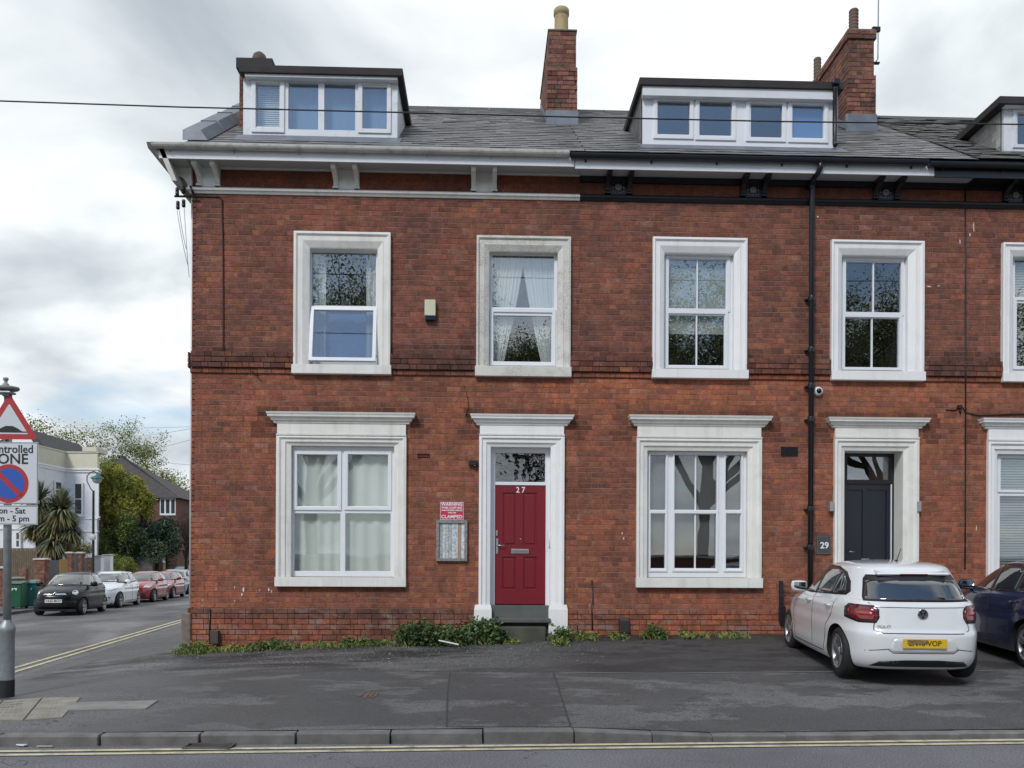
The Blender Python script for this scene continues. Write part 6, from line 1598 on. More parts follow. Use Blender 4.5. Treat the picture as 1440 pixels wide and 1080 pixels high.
# lamps, wrapping the corners
for s, yw in ((-1, 28), (1, -28)):
    # outer polygon in the skewed view, symmetric
    c_, s_ = math.cos(R(28)), math.sin(R(28))
    def uv(yy, xx): # car point (x, |y|) to u of the view rotated to that side
        v = Vector((xx, -yy * s)); a_ = R(yw); return v.x * math.sin(a_) + v.y * -math.cos(a_)
    def q(y_, x_, z_):
        a_ = R(yw); return (x_ * math.sin(a_) - (y_ * s) * math.cos(a_), z_)
    po = [q(.52, -1.95, .80), q(.56, -1.95, .74), q(.78, -1.90, .735), q(.865, -1.62, .78), q(.86, -1.60, .90), q(.83, -1.68, .955), q(.60, -1.93, .95), q(.53, -1.95, .90)]
    patch('tail_light', po, yw, mat('tail_lamp_rim', (.02, .004, .006), .2, coat=1), .006)
    pi_ = [q(.55, -1.95, .81), q(.58, -1.95, .765), q(.77, -1.90, .76), q(.84, -1.68, .80), q(.835, -1.68, .89), q(.81, -1.74, .93), q(.61, -1.93, .93), q(.56, -1.95, .89)]
    patch('tail_light', pi_, yw, TAIL, .012)
    pi2 = [q(.60, -1.95, .83), q(.76, -1.91, .825), q(.80, -1.8, .84), q(.79, -1.8, .87), q(.62, -1.93, .87)]
    patch('lamp_strip', pi2, yw, lampmat('lamp_bright', (.42, .03, .03)), .015)
gapline([(-.60, .98), (-.54, .90), (-.50, .82), (-.56, .73), (-.57, .66), (-.48, .625), (.48, .625), (.57, .66), (.56, .73), (.50, .82), (.54, .90), (.60, .98)], .010, 0, False)
gapline([(-.60, .93), (0, .925), (.60, .93)], .008, 0, False)
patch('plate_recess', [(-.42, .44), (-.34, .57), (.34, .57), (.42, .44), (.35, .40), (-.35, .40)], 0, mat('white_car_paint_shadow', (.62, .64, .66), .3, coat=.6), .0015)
patch('bumper_insert', [(-.60, .215), (-.50, .285), (-.2, .305), (.2, .305), (.50, .285), (.60, .215)], 0, TR, .009)
gapline([(-.66, .405), (-.42, .435), (-.36, .39), (.36, .39), (.42, .435), (.66, .405)], .010, 0, False)
pl = MB(); pl.box(-2.045, -2.035, -.26, .26, .455, .566); npo = pl.build('number_plate', YPL, root, bevel=.002)
text('plate_lettering', 'LN18 VOP', .086, BLACK, npo, (-2.0465, 0, .511), (R(90), 0, R(-90)), .001, bold=.001)
mb = MB(); mb.box(-2.050, -2.0465, -.03, .21, .505, .555); mb.build('plate_smudge', mat('brown_smudge', (.22, .14, .06), .7, var=.5, vscale=40), npo)
hb, nb, _i, _d = bvh.ray_cast(Vector((-4, 0, .86)), Vector((1, 0, 0)))
em = MB(); em.lathe([(.001, 0), (.056, 0), (.060, .004), (.066, .004), (.066, -.01)], (0, 0, 0), 28, 'x', False)
emb = MB(); emb.lathe([(.052, -.002), (.062, -.006), (.062, .01), (.052, .01)], (hb.x - .022, 0, .855), 28, 'x'); emo = emb.build('emblem', CHR, root)
emb = MB(); emb.lathe([(.001, 0), (.053, 0)], (hb.x - .022, 0, .855), 28, 'x', False); emb.build('emblem_field', TR, emo)
def bar(p, q_, w_=.008):
    a_, b_ = Vector(p), Vector(q_); d = (b_ - a_).normalized(); n_ = Vector((-d.y, d.x)) * w_ / 2
    return [(a_ - n_), (b_ - n_), (b_ + n_), (a_ + n_)]
emb = MB()
for p, q_ in (((-.022, .048), (0, .008)), ((.022, .048), (0, .008)), ((-.046, .026), (-.022, -.044)), ((-.022, -.044), (0, .0)), ((0, .0), (.022, -.044)), ((.022, -.044), (.046, .026))):
    emb.prism([(v.x, v.y + .855) for v in bar(p, q_)], hb.x - .028, hb.x - .023, 'x')
emb.build('emblem_letters', CHR, emo)
hb2, *_ = bvh.ray_cast(Vector((-4, .44, .72)), Vector((1, 0, 0)))
text('badge_lettering', 'POLO', .05, CHR, root, (hb2.x - .018, .46, .70), (R(90), 0, R(-90)), .002).scale = (1.25, 1, 1)
mb = MB(); mb.tube([(-1.05, 0, 1.45), (-1.20, 0, 1.62)], [.008, .004], 6); mb.lathe([(.03, 0), (.022, .02), (.001, .03)], (-1.05, 0, 1.445), 10); mb.build('roof_aerial', TR, root)
mb = MB(); mb.tube([(-1.80, .0, 1.04), (-1.845, -.30, 1.035)], .012, 6); mb.build('rear_wiper', TR, root)
# --- dark blue car
rl = G(1443, 941, .30); rl = Vector((rl.x, rl.y, .315)); f2 = rl + Vector((math.cos(hd), math.sin(hd), 0)) * 2.5 * .97; f2.z = .425
org, th, pit = place_car(rl, f2, WBP, .315, .83, .97)
k = car('blue_hatchback', 'dark blue hatchback half cut off by the right edge of the picture', 'cars parked on the forecourt', org, th, NPAINT, .97, pit)
k[1]('rear_window', [(-.62, 1.01), (-.535, 1.295), (.535, 1.295), (.62, 1.01)], 0, k[6], .009)
gap = k[2]; gap(k[3]([(1.15, .72), (.4, .70), (-.9, .74), (-1.5, .78)]), .008)
patch2 = k[1]; patch2('bottom_window_trim', k[3]([(.74, .985), (-1.36, 1.03), (-1.36, 1.042), (.72, .998)]), -90, CHR, .008, mirror=True)

# --- cars along the side street, facing the camera
def tabscale(L_, Hh, W_, tab=HATCH, nose=0.0, bonnet=None):
    out = []
    for z, a, b, w_ in tab:
        z2 = z * Hh / 1.46; a2 = a * L_ / 4.05; b2 = b * L_ / 4.05; out.append((z2, a2, b2, w_ * W_ / .875))
    return out
def front_kit(k, L_, Hh, paint, plate_txt, kind):
    root, patch, gapline, side, bvh, TR, GL, CHR = k; sz = Hh / 1.46; sw = 1.0
    # view from the front: yaw=180, u = (0, 1, 0)
    patch('windscreen', [(-.66, 1.01 * sz), (-.50, 1.36 * sz), (.50, 1.36 * sz), (.66, 1.01 * sz)], 180, GL, .006, dens=.07)
    for s in (-1, 1):
        yw = 180 + 22 * s; a_ = R(yw)
        def q(y_, x_, z_): return (x_ * math.sin(a_) - (y_ * s) * math.cos(a_) * 1.0, z_)
        xf = L_ / 2
        if kind == 'round': pts = [q(.64 + .105 * math.cos(t), xf * .9, (.77 + .085 * math.sin(t)) * sz) for t in [i * .523 for i in range(12)]]
        elif kind == 'slim': pts = [q(.42, xf * .95, .70 * sz), q(.60, xf * .9, .68 * sz), q(.80, xf * .75, .76 * sz), q(.80, xf * .72, .82 * sz), q(.62, xf * .88, .76 * sz)]
        else: pts = [q(.46, xf * .95, .70 * sz), q(.70, xf * .9, .68 * sz), q(.78, xf * .8, .74 * sz), q(.78, xf * .75, .86 * sz), q(.60, xf * .85, .84 * sz), q(.48, xf * .92, .78 * sz)]
        patch('headlight', pts, yw, HEAD, .010, dens=.06)
    if kind == 'round':
        patch('lower_grille', [(-.55, .28 * sz), (-.60, .50 * sz), (.60, .50 * sz), (.55, .28 * sz)], 180, TR, .004, dens=.08)
        for s in (-1, 1): patch('grille_bar', [(s * .04, .70 * sz), (s * .34, .69 * sz), (s * .36, .72 * sz), (s * .30, .75 * sz), (s * .04, .745 * sz)], 180, CHR, .008, dens=.06)
        for s in (-1, 1): patch('running_lamp', [(s * .70, .32 * sz), (s * .73, .32 * sz), (s * .74, .50 * sz), (s * .71, .50 * sz)], 180, HEAD, .008, dens=.06)
        for zz in (0, .035): patch('chevron', [(-.07, (.70 + zz) * sz), (0, (.745 + zz) * sz), (.07, (.70 + zz) * sz), (.07, (.715 + zz) * sz), (0, (.765 + zz) * sz), (-.07, (.715 + zz) * sz)], 180, CHR, .014, dens=.05)
    elif kind == 'slim':
        patch('lower_grille', [(-.45, .26 * sz), (-.62, .46 * sz), (.62, .46 * sz), (.45, .26 * sz)], 180, TR, .004, dens=.08)
        patch('upper_grille', [(-.42, .66 * sz), (-.40, .70 * sz), (.40, .70 * sz), (.42, .66 * sz)], 180, TR, .006, dens=.06)
    else:
        patch('lower_grille', [(-.50, .28 * sz), (-.52, .46 * sz), (.52, .46 * sz), (.50, .28 * sz)], 180, TR, .004, dens=.08)
        patch('upper_grille', [(-.36, .62 * sz), (-.40, .70 * sz), (.40, .70 * sz), (.36, .62 * sz)], 180, TR, .006, dens=.06)
    h_, *_ = bvh.ray_cast(Vector((4, 0, .5 * sz)), Vector((-1, 0, 0)))
    mb = MB(); zc = .52 * sz if kind != 'round' else .50 * sz; mb.box(h_.x + .008, h_.x + .018, -.26, .26, zc - .055, zc + .055); pl = mb.build('number_plate', WPL, root)
    if plate_txt: text('plate_lettering', plate_txt, .10, BLACK, pl, (h_.x + .020, 0, zc), (R(90), 0, R(90)), .001, bold=.001)
    gapline([(-.62, .93 * sz), (-.60, .80 * sz), (-.45, .76 * sz), (.45, .76 * sz), (.60, .80 * sz), (.62, .93 * sz)], .010, 180, False)
hs_ = R(-90 + 8.0) + 0.0   # heading towards the camera, parallel to the street
def street_car(name, label, px_fl, Yfl, L_, Hh, W_, paint, kind, plate_txt=None, rim=None, flip=False, scale=1.0):
    # position from the front-left wheel: sight line px, distance Y
    r = ray(px_fl, 850); t = (Yfl + DW) / r.y; X = (CAM + r * t).x
    tab = tabscale(L_, Hh, W_); wb = (1.24 * L_ / 4.05, -1.31 * L_ / 4.05)
    dir_ = Vector((math.sin(R(8)), -math.cos(R(8)), 0)); lf = Vector((-dir_.y, dir_.x, 0)); tr = W_ - .07
    org = Vector((X, Yfl, .006)) - dir_ * wb[0] - lf * tr
    if flip: head = math.atan2(-dir_.y, -dir_.x)
    else: head = math.atan2(dir_.y, dir_.x)
    sz = Hh / 1.46; sx_ = L_ / 4.05
    d = dict(black=[(.80, .985), (.55, 1.16), (.30, 1.31), (-.1, 1.385), (-.7, 1.39), (-1.1, 1.34), (-1.36, 1.22), (-1.47, 1.08), (-1.38, 1.03), (0, .975)], front=[(.70, 1.0), (.50, 1.15), (.26, 1.29), (-.06, 1.355), (-.24, 1.365), (-.26, .995)], rear=[(-.32, 1.0), (-.30, 1.365), (-.66, 1.36), (-1.0, 1.32), (-1.22, 1.2), (-1.30, 1.08), (-1.0, 1.03)])
    d = {kk: [(x * sx_, z * sz) for x, z in vv] for kk, vv in d.items()}
    k = car(name, label, 'cars parked along the side street', org, head, paint, scale, 0, tab, wb, .29 if L_ < 3.8 else .31, dlo=d, rim=rim)
    if not flip: front_kit(k, L_, Hh, paint, plate_txt, kind)
    else:
        k[1]('rear_window', [(-.60, 1.01 * sz), (-.52, 1.30 * sz), (.52, 1.30 * sz), (.60, 1.01 * sz)], 0, k[6], .009, dens=.08)
        for s in (-1, 1): k[1]('tail_light', [(s * .55, .80 * sz), (s * .82, .80 * sz), (s * .80, .95 * sz), (s * .60, .94 * sz)], 0, TAIL, .01, dens=.08)
        mb = MB(); mb.box(-L_ / 2 - .012, -L_ / 2 - .004, -.26, .26, .45 * sz, .55 * sz); mb.build('number_plate', YPL, k[0])
    return k
street_car('black_hatchback', 'small black hatchback with round headlights, first in the side street row', 118, 14.7, 3.47, 1.45, .80, BPAINT, 'round', 'YA65 MOV')
street_car('pearl_hatchback', 'white hatchback parked behind the small black car in the side street', 169, 19.6, 4.15, 1.46, .86, WP2, 'slim')
street_car('red_hatchback', 'red hatchback with large headlights behind the white one in the side street', 217, 24.9, 3.9, 1.44, .83, RPAINT, 'big')
street_car('red_hatchback', 'second red hatchback, farther back and partly hidden by the first red one', 244, 29.6, 3.9, 1.40, .83, RPAINT, 'big')
street_car('silver_hatchback', 'pale silver car with red tail light, last beside the brick corner', 266, 36.0, 4.1, 1.50, .86, SILV, 'big', flip=True)
street_car('dark_estate', 'dark car roof glimpsed behind the silver car at the end of the row', 270, 43.0, 4.4, 1.75, .88, BPAINT, 'big')

# ------------------------------------------------------------------ left background
def BX(px, Y): r = ray(px, 790); return (CAM + r * ((Y + DW) / r.y)).x
def BZ(py, Y, px=130): r = ray(px, py); return (CAM + r * ((Y + DW) / r.y)).z
# wheelie bins
binG, binT = mat('green_bin_plastic', (.012, .10, .045), .45, var=.08), mat('teal_bin_plastic', (.02, .15, .13), .45, var=.08)
def wheelie(px, Y, m_, label, txt=None, rz=.1, w_=.56, h_=1.0):
    e = empty('wheelie_bin', (BX(px, Y), Y, .1), rz); tag(e, label, 'bin', 'wheelie bins on the far pavement')
    mb = MB(); a, b = w_ / 2 * .82, w_ / 2; 
    lo = [(-a, -a, .05), (a, -a, .05), (a, a, .05), (-a, a, .05)]; hi = [(-b, -b, h_ * .9), (b, -b, h_ * .9), (b, b, h_ * .9), (-b, b, h_ * .9)]
    mb.v = lo + hi
    for i in range(4): mb.face((i, (i + 1) % 4, 4 + (i + 1) % 4, 4 + i))
    mb.face((3, 2, 1, 0)); mb.face((4, 5, 6, 7)); mb.build('body', m_, e, bevel=.03)
    mb = MB(); mb.prism([(-b - .04, h_ * .9), (-b - .04, h_ * .93), (b * .6, h_), (b + .05, h_ * .99), (b + .05, h_ * .9)], -b - .02, b + .02, 'x'); mb.build('lid', m_, e, bevel=.015)
    for s in (-1, 1): mb = MB(); mb.lathe([(.001, -.03), (.1, -.03), (.1, .03), (.001, .03)], (s * a, a, .1), 16, 'x'); mb.build('wheel', BLK, e)
    if txt: text('number', txt, .24, WHITE, e, (0, -b * .96, h_ * .74), (R(86), 0, 0), .003, bold=.004)
    return e
wheelie(24, 17.0, binG, 'green wheelie bin marked 34, left of the teal one', '34', .1)
wheelie(41, 17.6, binT, 'teal wheelie bin right of the green numbered bin', "'' 7", .5)
# garden walls, piers, gates along the far pavement
GB = mat('garden_brick', (.15, .07, .052), .9, var=.3, vscale=12, bump=.4, bscale=60); CAPS = mat('pale_capping', (.55, .54, .50), .8, var=.1)
def wl_x(Y): return sx(Y, -8.9)
def solveY(px):
    lo, hi = 5.0, 80.0
    for _ in range(40):
        m_ = (lo + hi) / 2
        if BX(px, m_) > wl_x(m_): hi = m_
        else: lo = m_
    return (lo + hi) / 2
def solve_wall(px):
    # intersect sight line with the wall line (numerically)
    best = min(((abs(BX(px, y * .05) - wl_x(y * .05)), y * .05) for y in range(0, 1400)), key=lambda t: t[0]); return best[1]
def pier(px0, px1, pyt, label, m_=None, cap=True, wdt=None):
    Y = solve_wall((px0 + px1) / 2); w_ = (BX(px1, Y) - BX(px0, Y)) / 2; e = empty('gate_pier', (BX((px0 + px1) / 2, Y), Y, .1)); tag(e, label, 'pier', 'garden piers along the far pavement')
    h_ = BZ(pyt, Y) - .1; mb = MB(); mb.box(-w_, w_, -w_, w_, 0, h_ - .08); st_ = mb.build('shaft', m_ or MORTAR, e)
    if m_ is None:
        rng = random.Random(int(px0)); lay = brick_layout(-w_, w_, 0, h_ - .08, [], rng, lambda z: .004, pal_chim); emit_bricks(st_, lay, Matrix.Translation((0, -w_, 0)), 0, depth=.02)
        lay = brick_layout(-w_, w_, 0, h_ - .08, [], rng, lambda z: .004, pal_chim); emit_bricks(st_, lay, Matrix.Translation((w_, 0, 0)) @ Matrix.Rotation(R(90), 4, 'Z'), 0, depth=.02)
    if cap: mb = MB(); mb.prism([(-w_ - .05, h_ - .08), (w_ + .05, h_ - .08), (w_ + .05, h_ - .03), (0, h_), (-w_ - .05, h_ - .03)], -w_ - .05, w_ + .05, 'y'); mb.build('cap', CAPS, e)
    return Y, w_
pier(-3, 8, 797, 'brick pier at the far left edge below the wooden fence')
pier(30, 39, 797, 'brick pier right behind the green wheelie bins', cap=False)
Yp, _w = pier(52, 66, 785, 'brick pier with white cap left of the dark gate')
pier(95, 102, 776, 'brick pier with pale cap right of the yellow board')
pier(109, 117, 776, 'brick pier with pale cap in the middle of the gate row')
pier(123, 130, 782, 'small brick pier beside the lamp post')
pier(134, 144, 781, 'white painted pier right of the lamp post', STONEW); pier(147, 157, 779, 'white painted pier at the right end of the garden walls', STONEW)
def wallpart(name, px0, px1, pyt, m_, label, cat, boards=False, pyb=None):
    ya, yb = solve_wall(px0), solve_wall(px1); a, b = Vector((wl_x(ya), ya, .1)), Vector((wl_x(yb), yb, .1)); d = b - a; L_ = d.length
    e = empty(name, a, math.atan2(d.y, d.x)); tag(e, label, cat); h_ = BZ(pyt, (ya + yb) / 2) - .1
    if boards:
        n = max(2, int(L_ / .14))
        for i in range(n): mb = MB(); mb.box(i * L_ / n + .005, (i + 1) * L_ / n - .005, -.02, .02, .03, h_ + .01 * (i % 2)); mb.build('board', m_, e)
        mb = MB(); mb.box(0, L_, .02, .06, h_ * .75, h_ * .75 + .08); mb.box(0, L_, .02, .06, .3, .38); mb.build('rail', m_, e)
    else:
        mb = MB(); mb.box(0, L_, -.1, .1, 0, h_ - .06); w_ = mb.build('wall', MORTAR, e); rng = random.Random(int(px0) + 9)
        emit_bricks(w_, brick_layout(0, L_, 0, h_ - .06, [], rng, lambda z: .004, pal_chim), Matrix.Translation((0, -.1, 0)), 0, depth=.02)
        mb = MB(); mb.box(-.02, L_ + .02, -.13, .13, h_ - .06, h_); mb.build('coping', CAPS, e)
DKB = mat('dark_gate_paint', (.015, .02, .03), .4); YB = mat('ochre_board', (.38, .22, .06), .7, var=.2); FW = mat('brown_fence_board', (.15, .11, .075), .85, var=.25, vscale=6)
wallpart('garden_wall', 8, 30, 812, None, 'low brick garden wall behind the wheelie bins', 'wall')
wallpart('garden_wall', 39, 52, 816, None, 'low brick garden wall left of the white capped pier', 'wall')
wallpart('garden_gate', 67, 83, 788, DKB, 'dark boarded garden gate right of the white capped pier', 'gate', True)
wallpart('garden_gate', 84, 95, 787, YB, 'ochre boarded panel beside the dark gate', 'gate', True)
wallpart('garden_gate', 103, 109, 779, DKB, 'narrow dark gate between two pale capped piers', 'gate', True)
wallpart('garden_gate', 118, 123, 785, DKB, 'dark gate panel left of the lamp post pier', 'gate', True)
# timber fence in the garden
Yf_ = 26.0; e = empty('timber_fence', (BX(-20, Yf_), Yf_, .1)); tag(e, 'brown timber fence above the brick wall at far left', 'fence')
x0, x1 = 0, BX(52, Yf_) - BX(-20, Yf_); n = 24
for i in range(n): mb = MB(); mb.box(x0 + i * x1 / n + .004, x0 + (i + 1) * x1 / n - .004, -.015, .015, .5, BZ(774, Yf_) - .1 + .01 * (i % 2)); mb.build('fence_board', FW, e)
mb = MB(); mb.box(0, x1, .015, .06, .9, 1.0); mb.box(0, x1, -.02, .02, BZ(774, Yf_) - .09, BZ(772, Yf_) - .08); mb.build('rail', FW, e)
# white villa
WR = mat('white_render', (.76, .77, .80), .7, var=.04, dirt=.1, dirt_c=(.4, .4, .4)); CR = mat('cream_render', (.64, .61, .48), .7, var=.04)
def villa():
    pts = [(BX(-60, 35.0), 35.0), (BX(50, 35.0), 35.0), (BX(92, 38.0), 38.0), (BX(136, 38.0), 38.0), (BX(139, 39.2), 39.2), (BX(125, 50), 50), (BX(-60, 35) - 2, 50)]
    e = empty('white_villa', (*pts[0], .1)); tag(e, 'white rendered villa with curved cream parapet and bay windows', 'house')
    o0 = Vector((*pts[0], 0)); L = [(x - o0.x, y - o0.y) for x, y in pts]
    zc = BZ(661, 38.0) - .1; zp = BZ(637, 38.0) - .1
    mb = MB(); mb.prism(L, 0, zc, 'z'); mb.build('wall', WR, e)
    def off(d): # crude outward offset of the front run
        c = Vector((sum(p[0] for p in L) / len(L), sum(p[1] for p in L) / len(L))); return [tuple(Vector(p) + (Vector(p) - c).normalized() * d) for p in L]
    mb = MB(); mb.prism(off(.22), zc, zc + .10, 'z'); mb.prism(off(.12), zc - .14, zc, 'z'); mb.build('cornice', STONEW, e)
    mb = MB(); mb.prism(off(.02), zc + .10, zp, 'z'); mb.build('parapet', CR, e)
    mb = MB(); mb.prism(off(.10), zp, zp + .07, 'z'); mb.build('parapet_coping', CR, e)
    bx = BX(129, 38.1) - o0.x; mb = MB(); mb.box(bx - .5, bx + .35, 37.9 - o0.y, 39.4 - o0.y, zp + .07, zp + .35); mb.build('parapet_block', CR, e)
    for py in (730, 748): z = BZ(py, 38.0) - .1; mb = MB(); mb.prism(off(.08), z, z + .09, 'z'); mb.build('string_course', STONEW, e)
    def win(pa, pb, pyt, pyb, Ya, Yb):
        a = Vector((BX(pa, Ya) - o0.x, Ya - o0.y, 0)); b = Vector((BX(pb, Yb) - o0.x, Yb - o0.y, 0)); d = b - a; L_ = d.length; ang = math.atan2(d.y, d.x); z0, z1 = BZ(pyb, Ya) - .1, BZ(pyt, Ya) - .1
        mb = MB(); zm = (z0 + z1) / 2; plate(mb, 0, L_, z0, z1, [(.08, L_ - .08, z0 + .1, zm - .03), (.08, L_ - .08, zm + .03, z1 - .08)], -.10, .0); w_ = merge(mb.build('window', UPVC, e, fix=False)); w_.location = a; w_.rotation_euler = (0, 0, ang)
        mb = MB(); mb.box(.05, L_ - .05, -.045, -.03, z0 + .08, z1 - .06); mb.build('pane', mat('far_glass', (.03, .035, .04), .05, spec=.8), w_)
        mb = MB(); mb.box(-.06, L_ + .06, -.16, 0, z0 - .08, z0); mb.build('sill', STONEW, w_)
    win(104, 117, 679, 725, 37.98, 37.98); win(138.0, 135.5, 680, 726, 37.98, 37.98); win(75, 85, 676, 700, 36.7, 37.5); win(104, 117, 755, 792, 37.98, 37.98); win(22, 30, 748, 772, 34.95, 34.95); win(52, 60, 700, 730, 35.1, 35.6)
    # slate roof with a gable behind the parapet
    xr0, xr1 = BX(40, 43) - o0.x, BX(88, 43) - o0.x; zr_ = BZ(604, 43) - .1; yb_ = 43 - o0.y
    mb = MB(); mb.prism([(xr0 - 6, zp - .2), (xr0, zr_), (xr1, zp - .2)], yb_, yb_ + 7, 'y'); mb.build('roof', mat('far_slate', (.05, .048, .05), .7, var=.2), e)
    mb = MB(); mb.prism([(xr0 - 5.5, zp - .2), (xr0 - .1, zr_ - .35), (xr1 - .9, zp - .2)], yb_ - .03, yb_, 'y'); mb.build('gable_wall', WR, e)
villa()
# lamp post
Yl = 20.4; lx = BX(131, Yl); e = empty('street_lamp', (lx, Yl, .1)); tag(e, 'dark street lamp with swan neck and green lantern before the white villa', 'lamp post')
zt = BZ(690, Yl); mb = MB(); mb.lathe([(.10, 0), (.10, .9), (.06, 1.0), (.055, 1.3), (.045, zt - .1)], (0, 0, 0), 14); mb.build('post', mat('lamp_black', (.012, .02, .018), .4), e)
zc = BZ(675, Yl); mb = MB(); pts = []
for i in range(13):
    a = R(-20) + R(215) * i / 12; pts.append((-.12 + .30 * math.cos(math.pi - a) * 1 + .1, 0, zc - .1 + .30 * math.sin(a)))
mb.tube([(0, 0, zt - .15), (-.12, 0, zt), (-.26, 0, zc - .15), (-.26, 0, zc + .05), (-.15, 0, zc + .2), (.02, 0, zc + .25), (.14, 0, zc + .18)], .02, 6); mb.build('swan_neck', MATS['lamp_black'], e)
mb = MB(); mb.lathe([(.03, .16), (.05, .10), (.24, .0), (.25, -.04)], (.14, 0, zc), 16); mb.build('lamp_hood', mat('verdigris_green', (.03, .17, .13), .4), e)
mb = MB(); mb.lathe([(.20, -.04), (.16, -.18), (.05, -.24), (.001, -.24)], (.14, 0, zc), 16); mb.build('lantern_glass', mat('lantern_glass', (.45, .47, .45), .2), e)
zz = BZ(759, Yl); mb = MB(); mb.lathe([(.001, -.08), (.14, -.08), (.14, -.06)], (0, 0, zz), 20, 'y'); mb.build('round_sign', mat('small_sign', (.5, .5, .5), .5), e)
# brick house beyond
def far_house():
    Y0 = 54.0; X1 = BX(249, Y0); X0 = BX(120, Y0); e = empty('far_brick_house', (X1, Y0, 0)); tag(e, 'brick house with dark hipped roof behind the garden trees', 'house')
    z1 = BZ(698, Y0); wd = X1 - X0; mb = MB(); mb.box(-wd, 0, 0, 9, 0, z1); mb.build('wall', GB, e)
    zr_ = BZ(640, Y0 + 4.5, 170); xr = BX(165, Y0 + 4.5) - X1
    mb = MB(); a = .35; mb.v = [(-wd - a, -a, z1 - .1), (a, -a, z1 - .1), (a, 9 + a, z1 - .1), (-wd - a, 9 + a, z1 - .1), (-wd + 1, 4.5, zr_), (xr, 4.5, zr_)]
    for f in ((0, 1, 5, 4), (1, 2, 5), (2, 3, 4, 5), (3, 0, 4), (3, 2, 1, 0)): mb.face(f)
    mb.build('roof', mat('brown_tiles', (.06, .052, .05), .8, var=.2, vscale=3), e)
    for pa, pb in ((225, 247), (182, 206)):
        a_, b_ = BX(pa, Y0) - X1, BX(pb, Y0) - X1; z0, zt_ = BZ(724, Y0), BZ(700, Y0); n = 3; cw = (b_ - a_) / n
        hl = [(a_ + i * cw + .06, a_ + (i + 1) * cw - .06, z0 + .15, zt_ - .08) for i in range(n)]
        mb = MB(); plate(mb, a_, b_, z0, zt_, hl, -.08, 0); w_ = mb.build('window', UPVC, e)
        mb = MB(); mb.box(a_ + .03, b_ - .03, -.03, -.02, z0 + .1, zt_ - .05); mb.build('pane', MATS['far_glass'], w_)
far_house()
Y0 = 75; e = empty('distant_house', (BX(262, Y0), Y0, 0)); tag(e, 'distant brown brick building at the end of the side street', 'house')
mb = MB(); mb.box(-5, 8, 0, 8, 0, BZ(705, Y0)); mb.build('wall', GB, e); mb = MB(); mb.prism([(-.4, BZ(705, Y0)), (-.2, BZ(703, Y0)), (4, BZ(690, Y0)), (8.4, BZ(705, Y0))], -4.3, 6.3, 'x'); mb.build('roof', MATS['brown_tiles'], e)
for i in range(3): mb = MB(); mb.box(-1.5 + i * 2.0, -.6 + i * 2.0, -.05, 0, 3.6, 5); mb.build('window', MATS['far_glass'], e)
# trees
BARK = mat('tree_bark', (.07, .055, .04), .9, var=.3, vscale=6, bump=.5)
def tree(label, base, height, spread, nleaf, lsize, lmat, tints, seed, levels=4, name='tree', trunk_r=.18, first=.35, ups=.55, leaf_spread=.5, lean=(0, 0), share=None):
    rng = random.Random(seed); root = empty(name, base); tag(root, label, 'tree')
    tb = MB(); tips = []
    def grow(p, d, L_, r, lv):
        pts = [p]; q = p; dd = d
        for i in range(4):
            dd = (dd + Vector((rng.gauss(0, .12), rng.gauss(0, .12), rng.gauss(.02, .08)))).normalized(); q = q + dd * L_ / 4; pts.append(q)
        tb.tube(pts, [r, r * .9, r * .8, r * .7, r * .55], 6 if lv < 2 else 4, caps=False)
        if lv >= levels - 2: tips.extend((pts[2], pts[3], pts[4]))
        if lv < levels:
            nb = rng.choice((3, 4)) if lv else 6
            for i in range(nb):
                t = rng.uniform(.45, 1) if lv else rng.uniform(.35, 1); st = pts[min(4, int(t * 4))]
                an = rng.uniform(0, 6.28); sd_ = Vector((math.cos(an), math.sin(an), 0)) * spread
                grow(st, (dd * ups + sd_ + Vector((0, 0, .25))).normalized(), L_ * rng.uniform(.55, .8), r * .5, lv + 1)
    grow(Vector((0, 0, 0)), Vector((lean[0], lean[1], 1)).normalized(), height * first, trunk_r, 0)
    tb.build('trunk', BARK, root, fix=False)
    lb = MB()
    for i in range(nleaf):
        c = rng.choice(tips); p = c + Vector((rng.gauss(0, leaf_spread), rng.gauss(0, leaf_spread), rng.gauss(0, leaf_spread * .7)))
        t = rng.choice(tints); kk = rng.uniform(.7, 1.3); lb.tint = tuple(x * kk for x in t); leaf(lb, p, lsize * rng.uniform(.6, 1.3), rng, .4, .7)
    lb.build('crown', lmat, root, fix=False); return root
LSP = leafmat('spring_leaf', (.20, .235, .05)); LIV = leafmat('ivy_leaf', (.33, .35, .07)); LDK = leafmat('holly_leaf', (.055, .085, .05), rough=.4); LCON = leafmat('conifer_leaf', (.13, .175, .05)); LGR = leafmat('street_tree_leaf', (.20, .24, .10))
yb_ = 66; tree('tall tree with pale green spring leaves rising behind the white villa', (BX(135, yb_), yb_, 0), 24, .75, 42000, .17, LSP, ((1, 1, 1), (1.3, 1.2, .8), (.8, .8, .7)), 4, 5, trunk_r=.3, first=.42, leaf_spread=.32)
yb_ = 66; tree('spring tree behind the gable of the white villa at left', (BX(72, yb_), yb_, 0), 19, .7, 26000, .19, LSP, ((1, 1, 1), (1.2, 1.1, .8)), 9, 4, trunk_r=.28, first=.42, leaf_spread=.55)
